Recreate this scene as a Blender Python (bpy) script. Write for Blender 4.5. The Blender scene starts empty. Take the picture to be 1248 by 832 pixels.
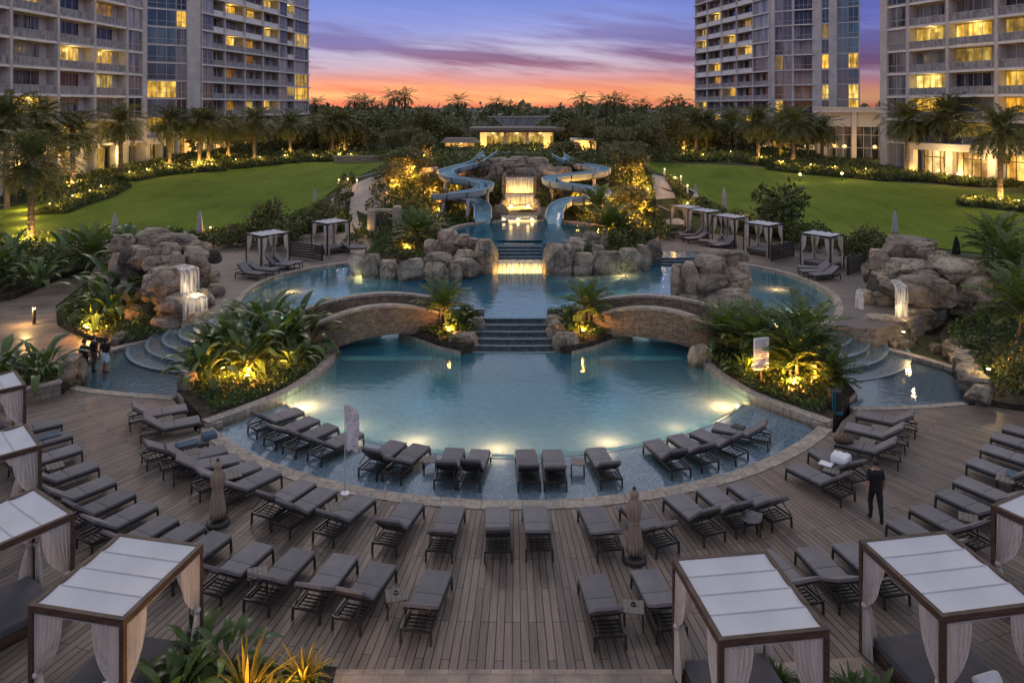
import bpy, bmesh, math, random
import numpy as np
from mathutils import Vector, Matrix, noise as mnoise
from mathutils.geometry import tessellate_polygon

SC = bpy.context.scene
COL = SC.collection
R = math.radians
PI = math.pi
CAM_H, FOC, CX, HZ = 12.0, 900.0, 624.0, 130.0

def W(px, py, z=0.0):
    """world point on the level z that the survey photo shows at px, py"""
    d = FOC * (CAM_H - z) / (py - HZ)
    return Vector(((px - CX) / FOC * d, d, z))

def D(px, py, d):
    """world point at distance d along the survey direction"""
    return Vector(((px - CX) / FOC * d, d, CAM_H - (py - HZ) / FOC * d))

# ------------------------------------------------------------------ mesh builder
class MB:
    def __init__(s):
        s.v, s.f, s.m = [], [], []
        s.M = None
    def add(s, vs, fs, mat=0):
        b = len(s.v)
        if s.M is not None:
            s.v.extend([tuple(s.M @ Vector(p)) for p in vs])
        else:
            s.v.extend([tuple(p) for p in vs])
        for f in fs:
            s.f.append(tuple(i + b for i in f)); s.m.append(mat)
        return s
    def box(s, x0, y0, z0, x1, y1, z1, mat=0):
        vs = [(x0,y0,z0),(x1,y0,z0),(x1,y1,z0),(x0,y1,z0),(x0,y0,z1),(x1,y0,z1),(x1,y1,z1),(x0,y1,z1)]
        return s.add(vs, [(0,3,2,1),(4,5,6,7),(0,1,5,4),(1,2,6,5),(2,3,7,6),(3,0,4,7)], mat)
    def bar(s, a, b, w, h=None, mat=0, up=Vector((0,0,1))):
        a, b = Vector(a), Vector(b); h = h or w
        d = (b - a).normalized()
        if abs(d.dot(up)) > .98: up = Vector((0,1,0))
        r = d.cross(up).normalized() * w/2; u = r.cross(d).normalized() * h/2
        vs = [a-r-u, a+r-u, a+r+u, a-r+u, b-r-u, b+r-u, b+r+u, b-r+u]
        return s.add(vs, [(0,1,2,3),(7,6,5,4),(4,5,1,0),(5,6,2,1),(6,7,3,2),(7,4,0,3)], mat)
    def tube(s, pts, rad, n=8, mat=0, cap=True):
        pts = [Vector(p) for p in pts]
        if not hasattr(rad, '__len__'): rad = [rad]*len(pts)
        vs, fs = [], []
        for i, p in enumerate(pts):
            t = (pts[min(i+1,len(pts)-1)] - pts[max(i-1,0)]).normalized()
            ref = Vector((0,0,1)) if abs(t.z) < .9 else Vector((1,0,0))
            a = t.cross(ref).normalized(); b = t.cross(a).normalized()
            for k in range(n):
                an = 2*PI*k/n
                vs.append(p + (a*math.cos(an) + b*math.sin(an))*rad[i])
        for i in range(len(pts)-1):
            for k in range(n):
                k2 = (k+1) % n
                fs.append((i*n+k, i*n+k2, (i+1)*n+k2, (i+1)*n+k))
        if cap:
            fs.append(tuple(range(n-1,-1,-1))); fs.append(tuple((len(pts)-1)*n + k for k in range(n)))
        return s.add(vs, fs, mat)
    def lathe(s, prof, n=16, mat=0, c=(0,0,0), wob=None):
        vs, fs = [], []
        for i,(r,z) in enumerate(prof):
            for k in range(n):
                an = 2*PI*k/n
                rr = r*(1 + (wob(an,i) if wob else 0))
                vs.append((c[0]+rr*math.cos(an), c[1]+rr*math.sin(an), c[2]+z))
        for i in range(len(prof)-1):
            for k in range(n):
                k2=(k+1)%n
                fs.append((i*n+k,i*n+k2,(i+1)*n+k2,(i+1)*n+k))
        fs.append(tuple(range(n-1,-1,-1))); fs.append(tuple((len(prof)-1)*n+k for k in range(n)))
        return s.add(vs, fs, mat)
    def poly(s, pts, z, mat=0):
        v3 = [Vector((p[0],p[1],0)) for p in pts]
        tris = tessellate_polygon([v3])
        fs = []
        for t in tris:
            a,b,c = [v3[i] for i in t]
            fs.append(tuple(t) if (b-a).cross(c-a).z > 0 else (t[0],t[2],t[1]))
        return s.add([(p[0],p[1],z) for p in pts], fs, mat)
    def prism(s, pts, z0, z1, mat=0, side=None, bottom=False):
        s.poly(pts, z1, mat)
        n = len(pts)
        area = sum(pts[i][0]*pts[(i+1)%n][1]-pts[(i+1)%n][0]*pts[i][1] for i in range(n))
        vs = [(p[0],p[1],z0) for p in pts]+[(p[0],p[1],z1) for p in pts]
        fs = []
        for i in range(n):
            j=(i+1)%n
            fs.append((i,j,n+j,n+i) if area>0 else (j,i,n+i,n+j))
        s.add(vs, fs, mat if side is None else side)
        return s
    def band(s, path, w0, w1, z0, z1, mat=0, closed=False, zf=None):
        """solid strip along path; offsets w0..w1 to the left of travel"""
        P = [Vector((p[0],p[1])) for p in path]; n=len(P)
        L=[]
        for i in range(n):
            if closed: t=(P[(i+1)%n]-P[i-1])
            else: t=(P[min(i+1,n-1)]-P[max(i-1,0)])
            t.normalize(); L.append(Vector((-t.y,t.x)))
        vs=[]
        for i in range(n):
            a=P[i]+L[i]*w0; b=P[i]+L[i]*w1
            dz = zf(i/(n-1)) if zf else 0
            vs += [(a.x,a.y,z0),(b.x,b.y,z0),(b.x,b.y,z1+dz),(a.x,a.y,z1+dz)]
        fs=[]
        m = n if closed else n-1
        for i in range(m):
            j=(i+1)%n
            for k in range(4):
                k2=(k+1)%4
                fs.append((i*4+k, j*4+k, j*4+k2, i*4+k2))
        if not closed:
            fs.append((0,1,2,3)); fs.append(((n-1)*4+3,(n-1)*4+2,(n-1)*4+1,(n-1)*4))
        return s.add(vs, fs, mat)
    def mesh(s, name, mats, smooth=False, bevel=0, fixn=False):
        me = bpy.data.meshes.new(name)
        me.from_pydata(s.v, [], s.f)
        for m in (mats if isinstance(mats,(list,tuple)) else [mats]): me.materials.append(m)
        me.polygons.foreach_set('material_index', s.m)
        if bevel or fixn:
            bm = bmesh.new(); bm.from_mesh(me)
            if fixn: bmesh.ops.recalc_face_normals(bm, faces=bm.faces)
            if bevel:
                bmesh.ops.bevel(bm, geom=[e for e in bm.edges if len(e.link_faces)==2 and e.calc_face_angle(0)>.5], offset=bevel, segments=2, affect='EDGES', profile=.6)
            bm.to_mesh(me); bm.free()
        if smooth: me.polygons.foreach_set('use_smooth', [True]*len(me.polygons))
        me.update()
        return me
    def build(s, name, mats, parent=None, loc=None, **k):
        return link(name, s.mesh(name, mats, **k), parent, loc)

def link(name, me, parent=None, loc=None, rotz=0):
    o = bpy.data.objects.new(name, me); COL.objects.link(o)
    if parent is not None: o.parent = parent
    if loc is not None: o.location = loc
    if rotz: o.rotation_euler.z = rotz
    return o
def tag(o, label=None, cat=None, group=None, kind=None):
    if label: o['label'] = label
    if cat: o['category'] = cat
    if group: o['group'] = group
    if kind: o['kind'] = kind
    return o
def thing(name, label, cat, loc=(0,0,0), rotz=0, group=None):
    o = bpy.data.objects.new(name, None); COL.objects.link(o)
    o.location = loc; o.rotation_euler.z = rotz; o.empty_display_size = .2
    return tag(o, label, cat, group)
def struct(o): return tag(o, kind='structure')
def copy_tree(o, parent=None):
    c = o.copy(); COL.objects.link(c)
    if parent is not None: c.parent = parent
    for ch in list(o.children): copy_tree(ch, c)
    return c
ORD = ['first','second','third','fourth','fifth','sixth','seventh','eighth','ninth','tenth','eleventh','twelfth','thirteenth',
       'fourteenth','fifteenth','sixteenth','seventeenth','eighteenth','nineteenth','twentieth','twenty-first','twenty-second','twenty-third','twenty-fourth','twenty-fifth']

# ------------------------------------------------------------------ materials
def new_mat(name):
    m = bpy.data.materials.new(name); m.use_nodes = True
    nt = m.node_tree; return m, nt, nt.nodes['Principled BSDF']
def nd(nt, typ, **kw):
    n = nt.nodes.new(typ)
    for k, v in kw.items():
        if k.startswith('i_'):
            key = k[2:]; key = int(key) if key.isdigit() else key.replace('_',' ')
            n.inputs[key].default_value = v
        else: setattr(n, k, v)
    return n
def c4(c): return (c[0], c[1], c[2], 1)
def ramp(nt, src, stops, interp='LINEAR'):
    r = nt.nodes.new('ShaderNodeValToRGB'); r.color_ramp.interpolation = interp
    el = r.color_ramp.elements
    while len(el) < len(stops): el.new(.5)
    for e,(p,c) in zip(el, stops): e.position = p; e.color = c4(c) if len(c)==3 else c
    if src is not None: nt.links.new(src, r.inputs[0])
    return r
def coord(nt, kind='obj', scale=None, rot=None):
    if kind == 'pos': out = nd(nt,'ShaderNodeNewGeometry').outputs['Position']
    else: out = nd(nt,'ShaderNodeTexCoord').outputs['Object']
    if scale or rot:
        mp = nd(nt,'ShaderNodeMapping')
        if scale: mp.inputs['Scale'].default_value = scale
        if rot: mp.inputs['Rotation'].default_value = rot
        nt.links.new(out, mp.inputs[0]); out = mp.outputs[0]
    return out
def mixc(nt, fac, a, b, typ='MIX'):
    m = nd(nt,'ShaderNodeMix', data_type='RGBA', blend_type=typ)
    for sock, v in ((m.inputs[0],fac),(m.inputs[6],a),(m.inputs[7],b)):
        if hasattr(v,'links') or hasattr(v,'is_output'): nt.links.new(v, sock)
        elif isinstance(v,(int,float)): sock.default_value = v
        else: sock.default_value = c4(v)
    return m.outputs[2]
def mth(nt, op, a, b=None, clamp=False):
    m = nd(nt,'ShaderNodeMath', operation=op, use_clamp=clamp)
    for sock, v in ((m.inputs[0],a),(m.inputs[1],b)):
        if v is None: continue
        if isinstance(v,(int,float)): sock.default_value = v
        else: nt.links.new(v, sock)
    return m.outputs[0]
def bump(nt, bsdf, h, strength=.3, dist=.02):
    b = nd(nt,'ShaderNodeBump'); b.inputs['Strength'].default_value = strength; b.inputs['Distance'].default_value = dist
    nt.links.new(h, b.inputs['Height']); nt.links.new(b.outputs[0], bsdf.inputs['Normal']); return b
def noise(nt, vec, scale, detail=4, rough=.55):
    n = nd(nt,'ShaderNodeTexNoise'); n.inputs['Scale'].default_value=scale; n.inputs['Detail'].default_value=detail; n.inputs['Roughness'].default_value=rough
    nt.links.new(vec, n.inputs['Vector']); return n.outputs[0]
def mat_noise(name, c1, c2, scale, rough=.8, bmp=0, bscale=None, kind='obj', sc3=None, dist=.02, rnd=0, spec=.3, mid=(.35,.65)):
    m, nt, b = new_mat(name)
    v = coord(nt, kind, sc3)
    n = noise(nt, v, scale)
    col = ramp(nt, n, [(mid[0],c1),(mid[1],c2)]).outputs[0]
    if rnd:
        oi = nd(nt,'ShaderNodeObjectInfo').outputs['Random']
        r2 = ramp(nt, oi, [(0,(1-rnd,)*3),(1,(1+rnd,)*3)]).outputs[0]
        col = mixc(nt, 1.0, col, r2, 'MULTIPLY')
    nt.links.new(col, b.inputs['Base Color'])
    b.inputs['Roughness'].default_value = rough; b.inputs['Specular IOR Level'].default_value = spec
    if bmp: bump(nt, b, noise(nt, v, bscale or scale*4), bmp, dist)
    return m
def mat_plain(name, c, rough=.6, metal=0, spec=.4):
    return mat_noise(name, [x*.88 for x in c], [min(1,x*1.1) for x in c], 6, rough, .12, 40, dist=.004, spec=spec) if not metal else _metal(name,c,rough)
def _metal(name,c,rough):
    m, nt, b = new_mat(name); b.inputs['Base Color'].default_value=c4(c); b.inputs['Metallic'].default_value=1; b.inputs['Roughness'].default_value=rough; return m
def mat_emit(name, c, s):
    m, nt, b = new_mat(name); b.inputs['Base Color'].default_value=c4(c); b.inputs['Emission Color'].default_value=c4(c); b.inputs['Emission Strength'].default_value=s; return m
def mat_leaf(name, c1, c2, scale=1.3, trans=.25, rough=.45, rnd=.12):
    m, nt, b = new_mat(name)
    v = coord(nt,'pos')
    g = nd(nt,'ShaderNodeNewGeometry').outputs['Random Per Island']
    n = noise(nt, v, scale, 2)
    f = mth(nt,'ADD', mth(nt,'MULTIPLY', n, .55), mth(nt,'MULTIPLY', g, .45))
    col = ramp(nt, f, [(.25,c1),(.75,c2)]).outputs[0]
    nt.links.new(col, b.inputs['Base Color']); b.inputs['Roughness'].default_value=rough; b.inputs['Specular IOR Level'].default_value=.35
    t = nd(nt,'ShaderNodeBsdfTranslucent'); nt.links.new(mixc(nt,1.0,col,(1.3,1.35,.6),'MULTIPLY'), t.inputs[0])
    mx = nd(nt,'ShaderNodeMixShader'); mx.inputs[0].default_value = trans
    nt.links.new(b.outputs[0], mx.inputs[1]); nt.links.new(t.outputs[0], mx.inputs[2])
    nt.links.new(mx.outputs[0], nt.nodes['Material Output'].inputs[0])
    return m

M = {}
# radial deck boards: boards run towards the fan centre, butted in rings
def deck_mat(name, center, w, length, c1, c2, gapc, angle=None):
    m, nt, b = new_mat(name)
    pos = coord(nt,'pos'); sp = nd(nt,'ShaderNodeSeparateXYZ'); nt.links.new(pos, sp.inputs[0])
    if angle is None:
        dx = mth(nt,'SUBTRACT', sp.outputs[0], center[0]); dy = mth(nt,'SUBTRACT', center[1], sp.outputs[1])
        ang = mth(nt,'MULTIPLY', mth(nt,'ARCTAN2', dx, dy), 24.0)
        rr = mth(nt,'SQRT', mth(nt,'ADD', mth(nt,'MULTIPLY',dx,dx), mth(nt,'MULTIPLY',dy,dy)))
    else:
        ca, sa = math.cos(angle), math.sin(angle)
        rr = mth(nt,'ADD', mth(nt,'MULTIPLY',sp.outputs[0],ca), mth(nt,'MULTIPLY',sp.outputs[1],sa))
        ang = mth(nt,'SUBTRACT', mth(nt,'MULTIPLY',sp.outputs[1],ca), mth(nt,'MULTIPLY',sp.outputs[0],sa))
    cb = nd(nt,'ShaderNodeCombineXYZ'); nt.links.new(rr, cb.inputs[0]); nt.links.new(ang, cb.inputs[1])
    br = nd(nt,'ShaderNodeTexBrick', offset=.5, offset_frequency=3)
    nt.links.new(cb.outputs[0], br.inputs['Vector'])
    for k,v in (('Scale',1),('Mortar Size',.011),('Mortar Smooth',.25),('Bias',0),('Brick Width',length),('Row Height',w)): br.inputs[k].default_value=v
    br.inputs['Color1'].default_value=c4(c1); br.inputs['Color2'].default_value=c4(c2); br.inputs['Mortar'].default_value=c4(gapc)
    mp = nd(nt,'ShaderNodeMapping'); mp.inputs['Scale'].default_value=(.5,9,1); nt.links.new(cb.outputs[0], mp.inputs[0])
    gr = noise(nt, mp.outputs[0], 2.2, 5, .65)
    big = noise(nt, pos, .23, 3)
    col = mixc(nt, 1.0, br.outputs[0], ramp(nt, gr, [(.3,(.66,.66,.66)),(.7,(1.25,1.22,1.2))]).outputs[0], 'MULTIPLY')
    col = mixc(nt, 1.0, col, ramp(nt, big, [(.33,(.64,.62,.62)),(.5,(.98,.98,.98)),(.68,(1.2,1.19,1.18))]).outputs[0], 'MULTIPLY')
    nt.links.new(col, b.inputs['Base Color'])
    nt.links.new(ramp(nt, big, [(.35,(.42,)*3),(.6,(.7,)*3)]).outputs[0], b.inputs['Roughness'])
    b.inputs['Specular IOR Level'].default_value=.35
    h = mth(nt,'ADD', mth(nt,'MULTIPLY', br.outputs[1], -1.0), mth(nt,'MULTIPLY', gr, .25))
    bump(nt, b, h, .5, .01)
    return m
M['deck'] = deck_mat('deck_boards', (0.2,46), .155, 2.4, (.21,.168,.14), (.128,.103,.088), (.024,.02,.018))
M['deck_l'] = deck_mat('deck_boards_upper_left', (0,0), .2, 2.6, (.20,.165,.145), (.145,.12,.11), (.03,.027,.026), angle=R(28))
M['deck_r'] = deck_mat('deck_boards_upper_right', (0,0), .2, 2.6, (.21,.17,.145), (.15,.125,.11), (.03,.027,.026), angle=R(152))

def mat_brick(name, w, h, c1, c2, mc, kind='obj', mortar=.012, plane='xy', rough=.8, bmp=.6, ns=3):
    m, nt, b = new_mat(name)
    v = coord(nt, kind)
    if plane != 'xy':
        sp = nd(nt,'ShaderNodeSeparateXYZ'); nt.links.new(v, sp.inputs[0])
        cb = nd(nt,'ShaderNodeCombineXYZ')
        if plane=='wall':
            nt.links.new(mth(nt,'ADD', sp.outputs[0], mth(nt,'MULTIPLY',sp.outputs[1],.71)), cb.inputs[0])
        nt.links.new(sp.outputs[2], cb.inputs[1])
        nz = nd(nt,'ShaderNodeTexNoise'); nz.inputs['Scale'].default_value=1.7; nt.links.new(v, nz.inputs['Vector'])
        v2 = nd(nt,'ShaderNodeVectorMath', operation='MULTIPLY_ADD'); nt.links.new(nz.outputs['Color'], v2.inputs[0]); v2.inputs[1].default_value=(.12,.1,0); nt.links.new(cb.outputs[0], v2.inputs[2])
        v = v2.outputs[0]
    br = nd(nt,'ShaderNodeTexBrick', offset=.5, offset_frequency=2, squash=.7, squash_frequency=3); nt.links.new(v, br.inputs['Vector'])
    for k,q in (('Scale',1),('Mortar Size',mortar),('Mortar Smooth',.4),('Bias',0),('Brick Width',w),('Row Height',h)): br.inputs[k].default_value=q
    br.inputs['Color1'].default_value=c4(c1); br.inputs['Color2'].default_value=c4(c2); br.inputs['Mortar'].default_value=c4(mc)
    n = noise(nt, coord(nt,'pos'), ns, 5, .65)
    col = mixc(nt, 1.0, br.outputs[0], ramp(nt, n, [(.3,(.6,.6,.62)),(.7,(1.3,1.27,1.2))]).outputs[0], 'MULTIPLY')
    nt.links.new(col, b.inputs['Base Color']); b.inputs['Roughness'].default_value=rough
    h2 = mth(nt,'ADD', mth(nt,'MULTIPLY', br.outputs[1], -1.0), mth(nt,'MULTIPLY', n, .6)); bump(nt, b, h2, bmp, .03)
    return m
M['coping'] = mat_brick('coping_stone', .62, .5, (.36,.315,.265), (.27,.24,.21), (.14,.12,.1), kind='pos', ns=5, bmp=.3)
M['paver'] = mat_brick('sandstone_paving', .9, .6, (.30,.24,.195), (.25,.2,.165), (.16,.13,.11), kind='pos', ns=2, bmp=.25)
M['path'] = mat_noise('pale_stone_path', (.33,.285,.25), (.42,.37,.33), 1.2, .8, .3, 20, kind='pos')
M['stackstone'] = mat_brick('stacked_stone', .33, .10, (.27,.205,.145), (.14,.112,.085), (.055,.046,.036), kind='pos', plane='wall', ns=4)
M['wallstone'] = mat_brick('block_stone', .7, .3, (.28,.235,.19), (.19,.16,.135), (.07,.06,.05), kind='pos', plane='wall', ns=4)

def rock_mat(name, c1, c2, c3):
    m, nt, b = new_mat(name)
    v = coord(nt,'pos')
    n1 = noise(nt, v, .9, 6, .62); n2 = noise(nt, v, 6, 5, .65)
    vo = nd(nt,'ShaderNodeTexVoronoi', feature='DISTANCE_TO_EDGE'); vo.inputs['Scale'].default_value=.38
    wv = nd(nt,'ShaderNodeVectorMath', operation='MULTIPLY_ADD'); nz=nd(nt,'ShaderNodeTexNoise'); nz.inputs['Scale'].default_value=1.2; nt.links.new(v,nz.inputs['Vector'])
    nt.links.new(nz.outputs['Color'], wv.inputs[0]); wv.inputs[1].default_value=(1,1,.7); nt.links.new(v, wv.inputs[2]); nt.links.new(wv.outputs[0], vo.inputs['Vector'])
    crack = ramp(nt, vo.outputs[0], [(.0,(.16,.15,.14)),(.02,(.6,.58,.56)),(.05,(1,1,1))]).outputs[0]
    col = ramp(nt, n1, [(.3,c1),(.5,c2),(.72,c3)]).outputs[0]
    col = mixc(nt, 1.0, col, ramp(nt, n2, [(.3,(.62,.62,.63)),(.7,(1.25,1.22,1.18))]).outputs[0], 'MULTIPLY')
    col = mixc(nt, .6, col, crack, 'MULTIPLY')
    nrm = nd(nt,'ShaderNodeSeparateXYZ'); nt.links.new(nd(nt,'ShaderNodeNewGeometry').outputs['Normal'], nrm.inputs[0])
    st = nd(nt,'ShaderNodeMapping'); st.inputs['Scale'].default_value=(2.2,2.2,.25); nt.links.new(v, st.inputs[0])
    stain = mth(nt,'MULTIPLY', ramp(nt, noise(nt, st.outputs[0], 1.4, 4), [(.48,(0,0,0)),(.68,(1,1,1))]).outputs[0], mth(nt,'SUBTRACT',.75,mth(nt,'ABSOLUTE',nrm.outputs[2]),True))
    col = mixc(nt, stain, col, (.045,.042,.038))
    oi = nd(nt,'ShaderNodeObjectInfo').outputs['Random']
    col = mixc(nt, 1.0, col, ramp(nt, oi, [(0,(.62,.60,.58)),(1,(1.25,1.2,1.12))]).outputs[0], 'MULTIPLY')
    sz = nd(nt,'ShaderNodeSeparateXYZ'); nt.links.new(v, sz.inputs[0])
    zz = mth(nt,'ADD', sz.outputs[2], mth(nt,'MULTIPLY', mth(nt,'SUBTRACT', n2, .5), .35))
    wet = ramp(nt, mth(nt,'MULTIPLY', zz, .5), [(.0,(.5,.48,.46)),(.07,(.55,.53,.5)),(.12,(1,1,1)),(.40,(1,1,1)),(.43,(.5,.48,.45)),(.52,(.56,.54,.5)),(.58,(1,1,1))]).outputs[0]
    col = mixc(nt, .85, col, wet, 'MULTIPLY')
    nt.links.new(col, b.inputs['Base Color']); b.inputs['Specular IOR Level'].default_value=.4
    nt.links.new(ramp(nt, mth(nt,'MULTIPLY', zz, .5), [(.05,(.35,)*3),(.13,(.75,)*3),(.40,(.75,)*3),(.44,(.35,)*3),(.52,(.4,)*3),(.58,(.75,)*3)]).outputs[0], b.inputs['Roughness'])
    h = mth(nt,'ADD', mth(nt,'MULTIPLY', n2, .35), mth(nt,'ADD', n1, mth(nt,'MULTIPLY', mth(nt,'MINIMUM', vo.outputs[0], .06), 6)))
    bump(nt, b, h, .85, .16)
    return m
M['rock'] = rock_mat('weathered_rock', (.135,.118,.098), (.28,.245,.198), (.44,.395,.325))
M['rock_dark'] = rock_mat('darker_rock', (.07,.06,.052), (.14,.12,.10), (.22,.19,.155))  # darker tones of the same rock

# water
def water_mat(name, tint, rs=.02, amp=.05, sc=1.6, body=None, turb=.5):
    m, nt, b = new_mat(name); nt.nodes.remove(b)
    v = coord(nt,'pos', (1,1.25,1))
    n = mth(nt,'ADD', noise(nt, v, sc, 3, .5), mth(nt,'MULTIPLY', noise(nt, v, sc*5, 2), .22))
    bp = nd(nt,'ShaderNodeBump'); bp.inputs['Strength'].default_value=.5; bp.inputs['Distance'].default_value=amp; nt.links.new(n, bp.inputs['Height'])
    fr = nd(nt,'ShaderNodeFresnel'); fr.inputs['IOR'].default_value=1.36; nt.links.new(bp.outputs[0], fr.inputs['Normal'])
    gl = nd(nt,'ShaderNodeBsdfGlossy'); gl.inputs['Roughness'].default_value=rs; gl.inputs['Color'].default_value=(1,1,1,1); nt.links.new(bp.outputs[0], gl.inputs['Normal'])
    tr = nd(nt,'ShaderNodeBsdfTransparent'); tr.inputs[0].default_value=c4(tint)
    under = tr.outputs[0]
    if body:
        df = nd(nt,'ShaderNodeBsdfDiffuse'); df.inputs[0].default_value=c4(body)
        tl = nd(nt,'ShaderNodeBsdfTranslucent'); tl.inputs[0].default_value=c4((.82,.80,.74))
        m1 = nd(nt,'ShaderNodeMixShader'); m1.inputs[0].default_value=.35; nt.links.new(df.outputs[0],m1.inputs[1]); nt.links.new(tl.outputs[0],m1.inputs[2])
        m2 = nd(nt,'ShaderNodeMixShader'); m2.inputs[0].default_value=turb; nt.links.new(tr.outputs[0],m2.inputs[1]); nt.links.new(m1.outputs[0],m2.inputs[2]); under = m2.outputs[0]
    mx = nd(nt,'ShaderNodeMixShader'); nt.links.new(mth(nt,'MULTIPLY',fr.outputs[0],1.15,True), mx.inputs[0]); nt.links.new(under, mx.inputs[1]); nt.links.new(gl.outputs[0], mx.inputs[2])
    nt.links.new(mx.outputs[0], nt.nodes['Material Output'].inputs[0])
    return m
M['water'] = water_mat('pool_water', (.50,.86,.92), .03, .030, 2.2, (.02,.235,.40), .42)
M['water_up'] = water_mat('upper_pool_water', (.48,.85,.92), .035, .034, 2.0, (.02,.225,.385), .42)
M['water_shallow'] = water_mat('shallow_water', (.9,.96,.98), .04, .012, 2.5)
def mosaic(name, c1, c2, sc=16, rough=.35, big=None):
    m, nt, b = new_mat(name)
    v = coord(nt,'pos')
    vo = nd(nt,'ShaderNodeTexVoronoi'); vo.inputs['Scale'].default_value=sc; nt.links.new(v, vo.inputs['Vector'])
    sp = nd(nt,'ShaderNodeSeparateColor'); nt.links.new(vo.outputs['Color'], sp.inputs[0])
    col = ramp(nt, sp.outputs[0], [(.1,c1),(.9,c2)]).outputs[0]
    n = noise(nt, v, .5, 3)
    col = mixc(nt, 1.0, col, ramp(nt, n, [(.3,(.82,.84,.86)),(.7,(1.14,1.12,1.1))]).outputs[0], 'MULTIPLY')
    nt.links.new(col, b.inputs['Base Color']); b.inputs['Roughness'].default_value=rough
    return m
M['pool_tile'] = mosaic('pool_floor_tile', (.08,.27,.37), (.19,.40,.50), 5)
M['shelf_tile'] = mosaic('shelf_mosaic', (.20,.28,.36), (.46,.55,.66), 17)
M['basin_tile'] = mosaic('basin_mosaic', (.10,.16,.20), (.22,.29,.34), 17)
M['basin_step'] = mosaic('basin_step_tile', (.055,.085,.105), (.115,.155,.185), 14, .25)
M['step_tile'] = mosaic('dark_step_tile', (.035,.048,.055), (.075,.095,.105), 8, .2)
M['basin_edge'] = mosaic('basin_step_edge', (.11,.17,.20), (.18,.25,.28), 10, .25)
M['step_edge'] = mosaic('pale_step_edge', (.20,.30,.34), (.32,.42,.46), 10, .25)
def falls_mat(name, sc=(9,9,.7)):
    m, nt, b = new_mat(name)
    v = coord(nt,'pos', sc)
    n = noise(nt, v, 1.5, 4, .6)
    b.inputs['Base Color'].default_value=(.85,.87,.88,1); b.inputs['Roughness'].default_value=.25
    tl = nd(nt,'ShaderNodeBsdfTranslucent'); tl.inputs[0].default_value=(.85,.87,.88,1)
    m1 = nd(nt,'ShaderNodeMixShader'); m1.inputs[0].default_value=.5; nt.links.new(b.outputs[0],m1.inputs[1]); nt.links.new(tl.outputs[0],m1.inputs[2])
    tr = nd(nt,'ShaderNodeBsdfTransparent')
    mx = nd(nt,'ShaderNodeMixShader'); nt.links.new(ramp(nt,n,[(.36,(.12,)*3),(.6,(.95,)*3)]).outputs[0], mx.inputs[0])
    nt.links.new(tr.outputs[0], mx.inputs[1]); nt.links.new(m1.outputs[0], mx.inputs[2]); nt.links.new(mx.outputs[0], nt.nodes['Material Output'].inputs[0])
    return m
M['falls'] = falls_mat('falling_water',(15,15,.6)); M['falls_side'] = falls_mat('falling_white_water',(4.5,4.5,.5))

M['lawn'] = None
def lawn_mat():
    m, nt, b = new_mat('mown_lawn')
    v = coord(nt,'pos')
    n1 = noise(nt, v, .12, 3); n2 = noise(nt, v, 3.2, 5, .7); n3 = noise(nt, v, 26, 2, .6)
    n4 = noise(nt, coord(nt,'pos',(.9,.16,1)), 1.1, 3, .6)
    f = mth(nt,'ADD', mth(nt,'ADD', mth(nt,'MULTIPLY',n1,.32), mth(nt,'MULTIPLY',n4,.24)), mth(nt,'ADD', mth(nt,'MULTIPLY',n2,.24), mth(nt,'MULTIPLY',n3,.20)))
    col = ramp(nt, f, [(.36,(.058,.098,.010)),(.5,(.108,.160,.016)),(.64,(.17,.218,.034))]).outputs[0]
    nt.links.new(col, b.inputs['Base Color']); b.inputs['Roughness'].default_value=.9; b.inputs['Specular IOR Level'].default_value=.1
    bump(nt, b, mth(nt,'ADD',n3,n2), .8, .05)
    return m
M['lawn'] = lawn_mat()
M['soil'] = mat_noise('mulch_soil', (.02,.016,.012), (.06,.048,.034), 3, .95, .6, 12, kind='pos', dist=.05)
M['ground'] = mat_noise('planted_ground', (.02,.028,.012), (.05,.06,.022), .5, .95, .5, 6, kind='pos', dist=.1)

def fabric(name, c, weave=160, rough=.9, rnd=.0):
    m, nt, b = new_mat(name)
    v = coord(nt,'obj'); n = noise(nt, v, 2.2, 4); n2 = noise(nt, v, weave, 2)
    col = mixc(nt, 1.0, c, ramp(nt, n, [(.3,(.84,.84,.85)),(.7,(1.14,1.13,1.12))]).outputs[0], 'MULTIPLY')
    if rnd:
        oi = nd(nt,'ShaderNodeObjectInfo').outputs['Random']
        col = mixc(nt, 1.0, col, ramp(nt, oi, [(0,(1-rnd,)*3),(1,(1+rnd,)*3)]).outputs[0], 'MULTIPLY')
    nt.links.new(col, b.inputs['Base Color']); b.inputs['Roughness'].default_value=rough; b.inputs['Specular IOR Level'].default_value=.2
    b.inputs['Sheen Weight'].default_value=.15
    bump(nt, b, mth(nt,'ADD', n, mth(nt,'MULTIPLY',n2,.2)), .25, .03)
    return m
M['cush'] = fabric('charcoal_cushion', (.152,.143,.150), rnd=.16)
M['cush2'] = fabric('charcoal_mattress', (.085,.08,.085), rnd=.1)
M['frame'] = mat_plain('dark_metal_frame', (.030,.027,.026), .45)
M['brown'] = mat_noise('brown_wood_frame', (.05,.03,.02), (.10,.062,.042), 3, .5, .3, 20, sc3=(1,1,6))
M['tablew'] = mat_noise('weathered_table_wood', (.12,.105,.095), (.20,.175,.16), 4, .7, .4, 20, sc3=(1,7,1), rnd=.15)
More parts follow.
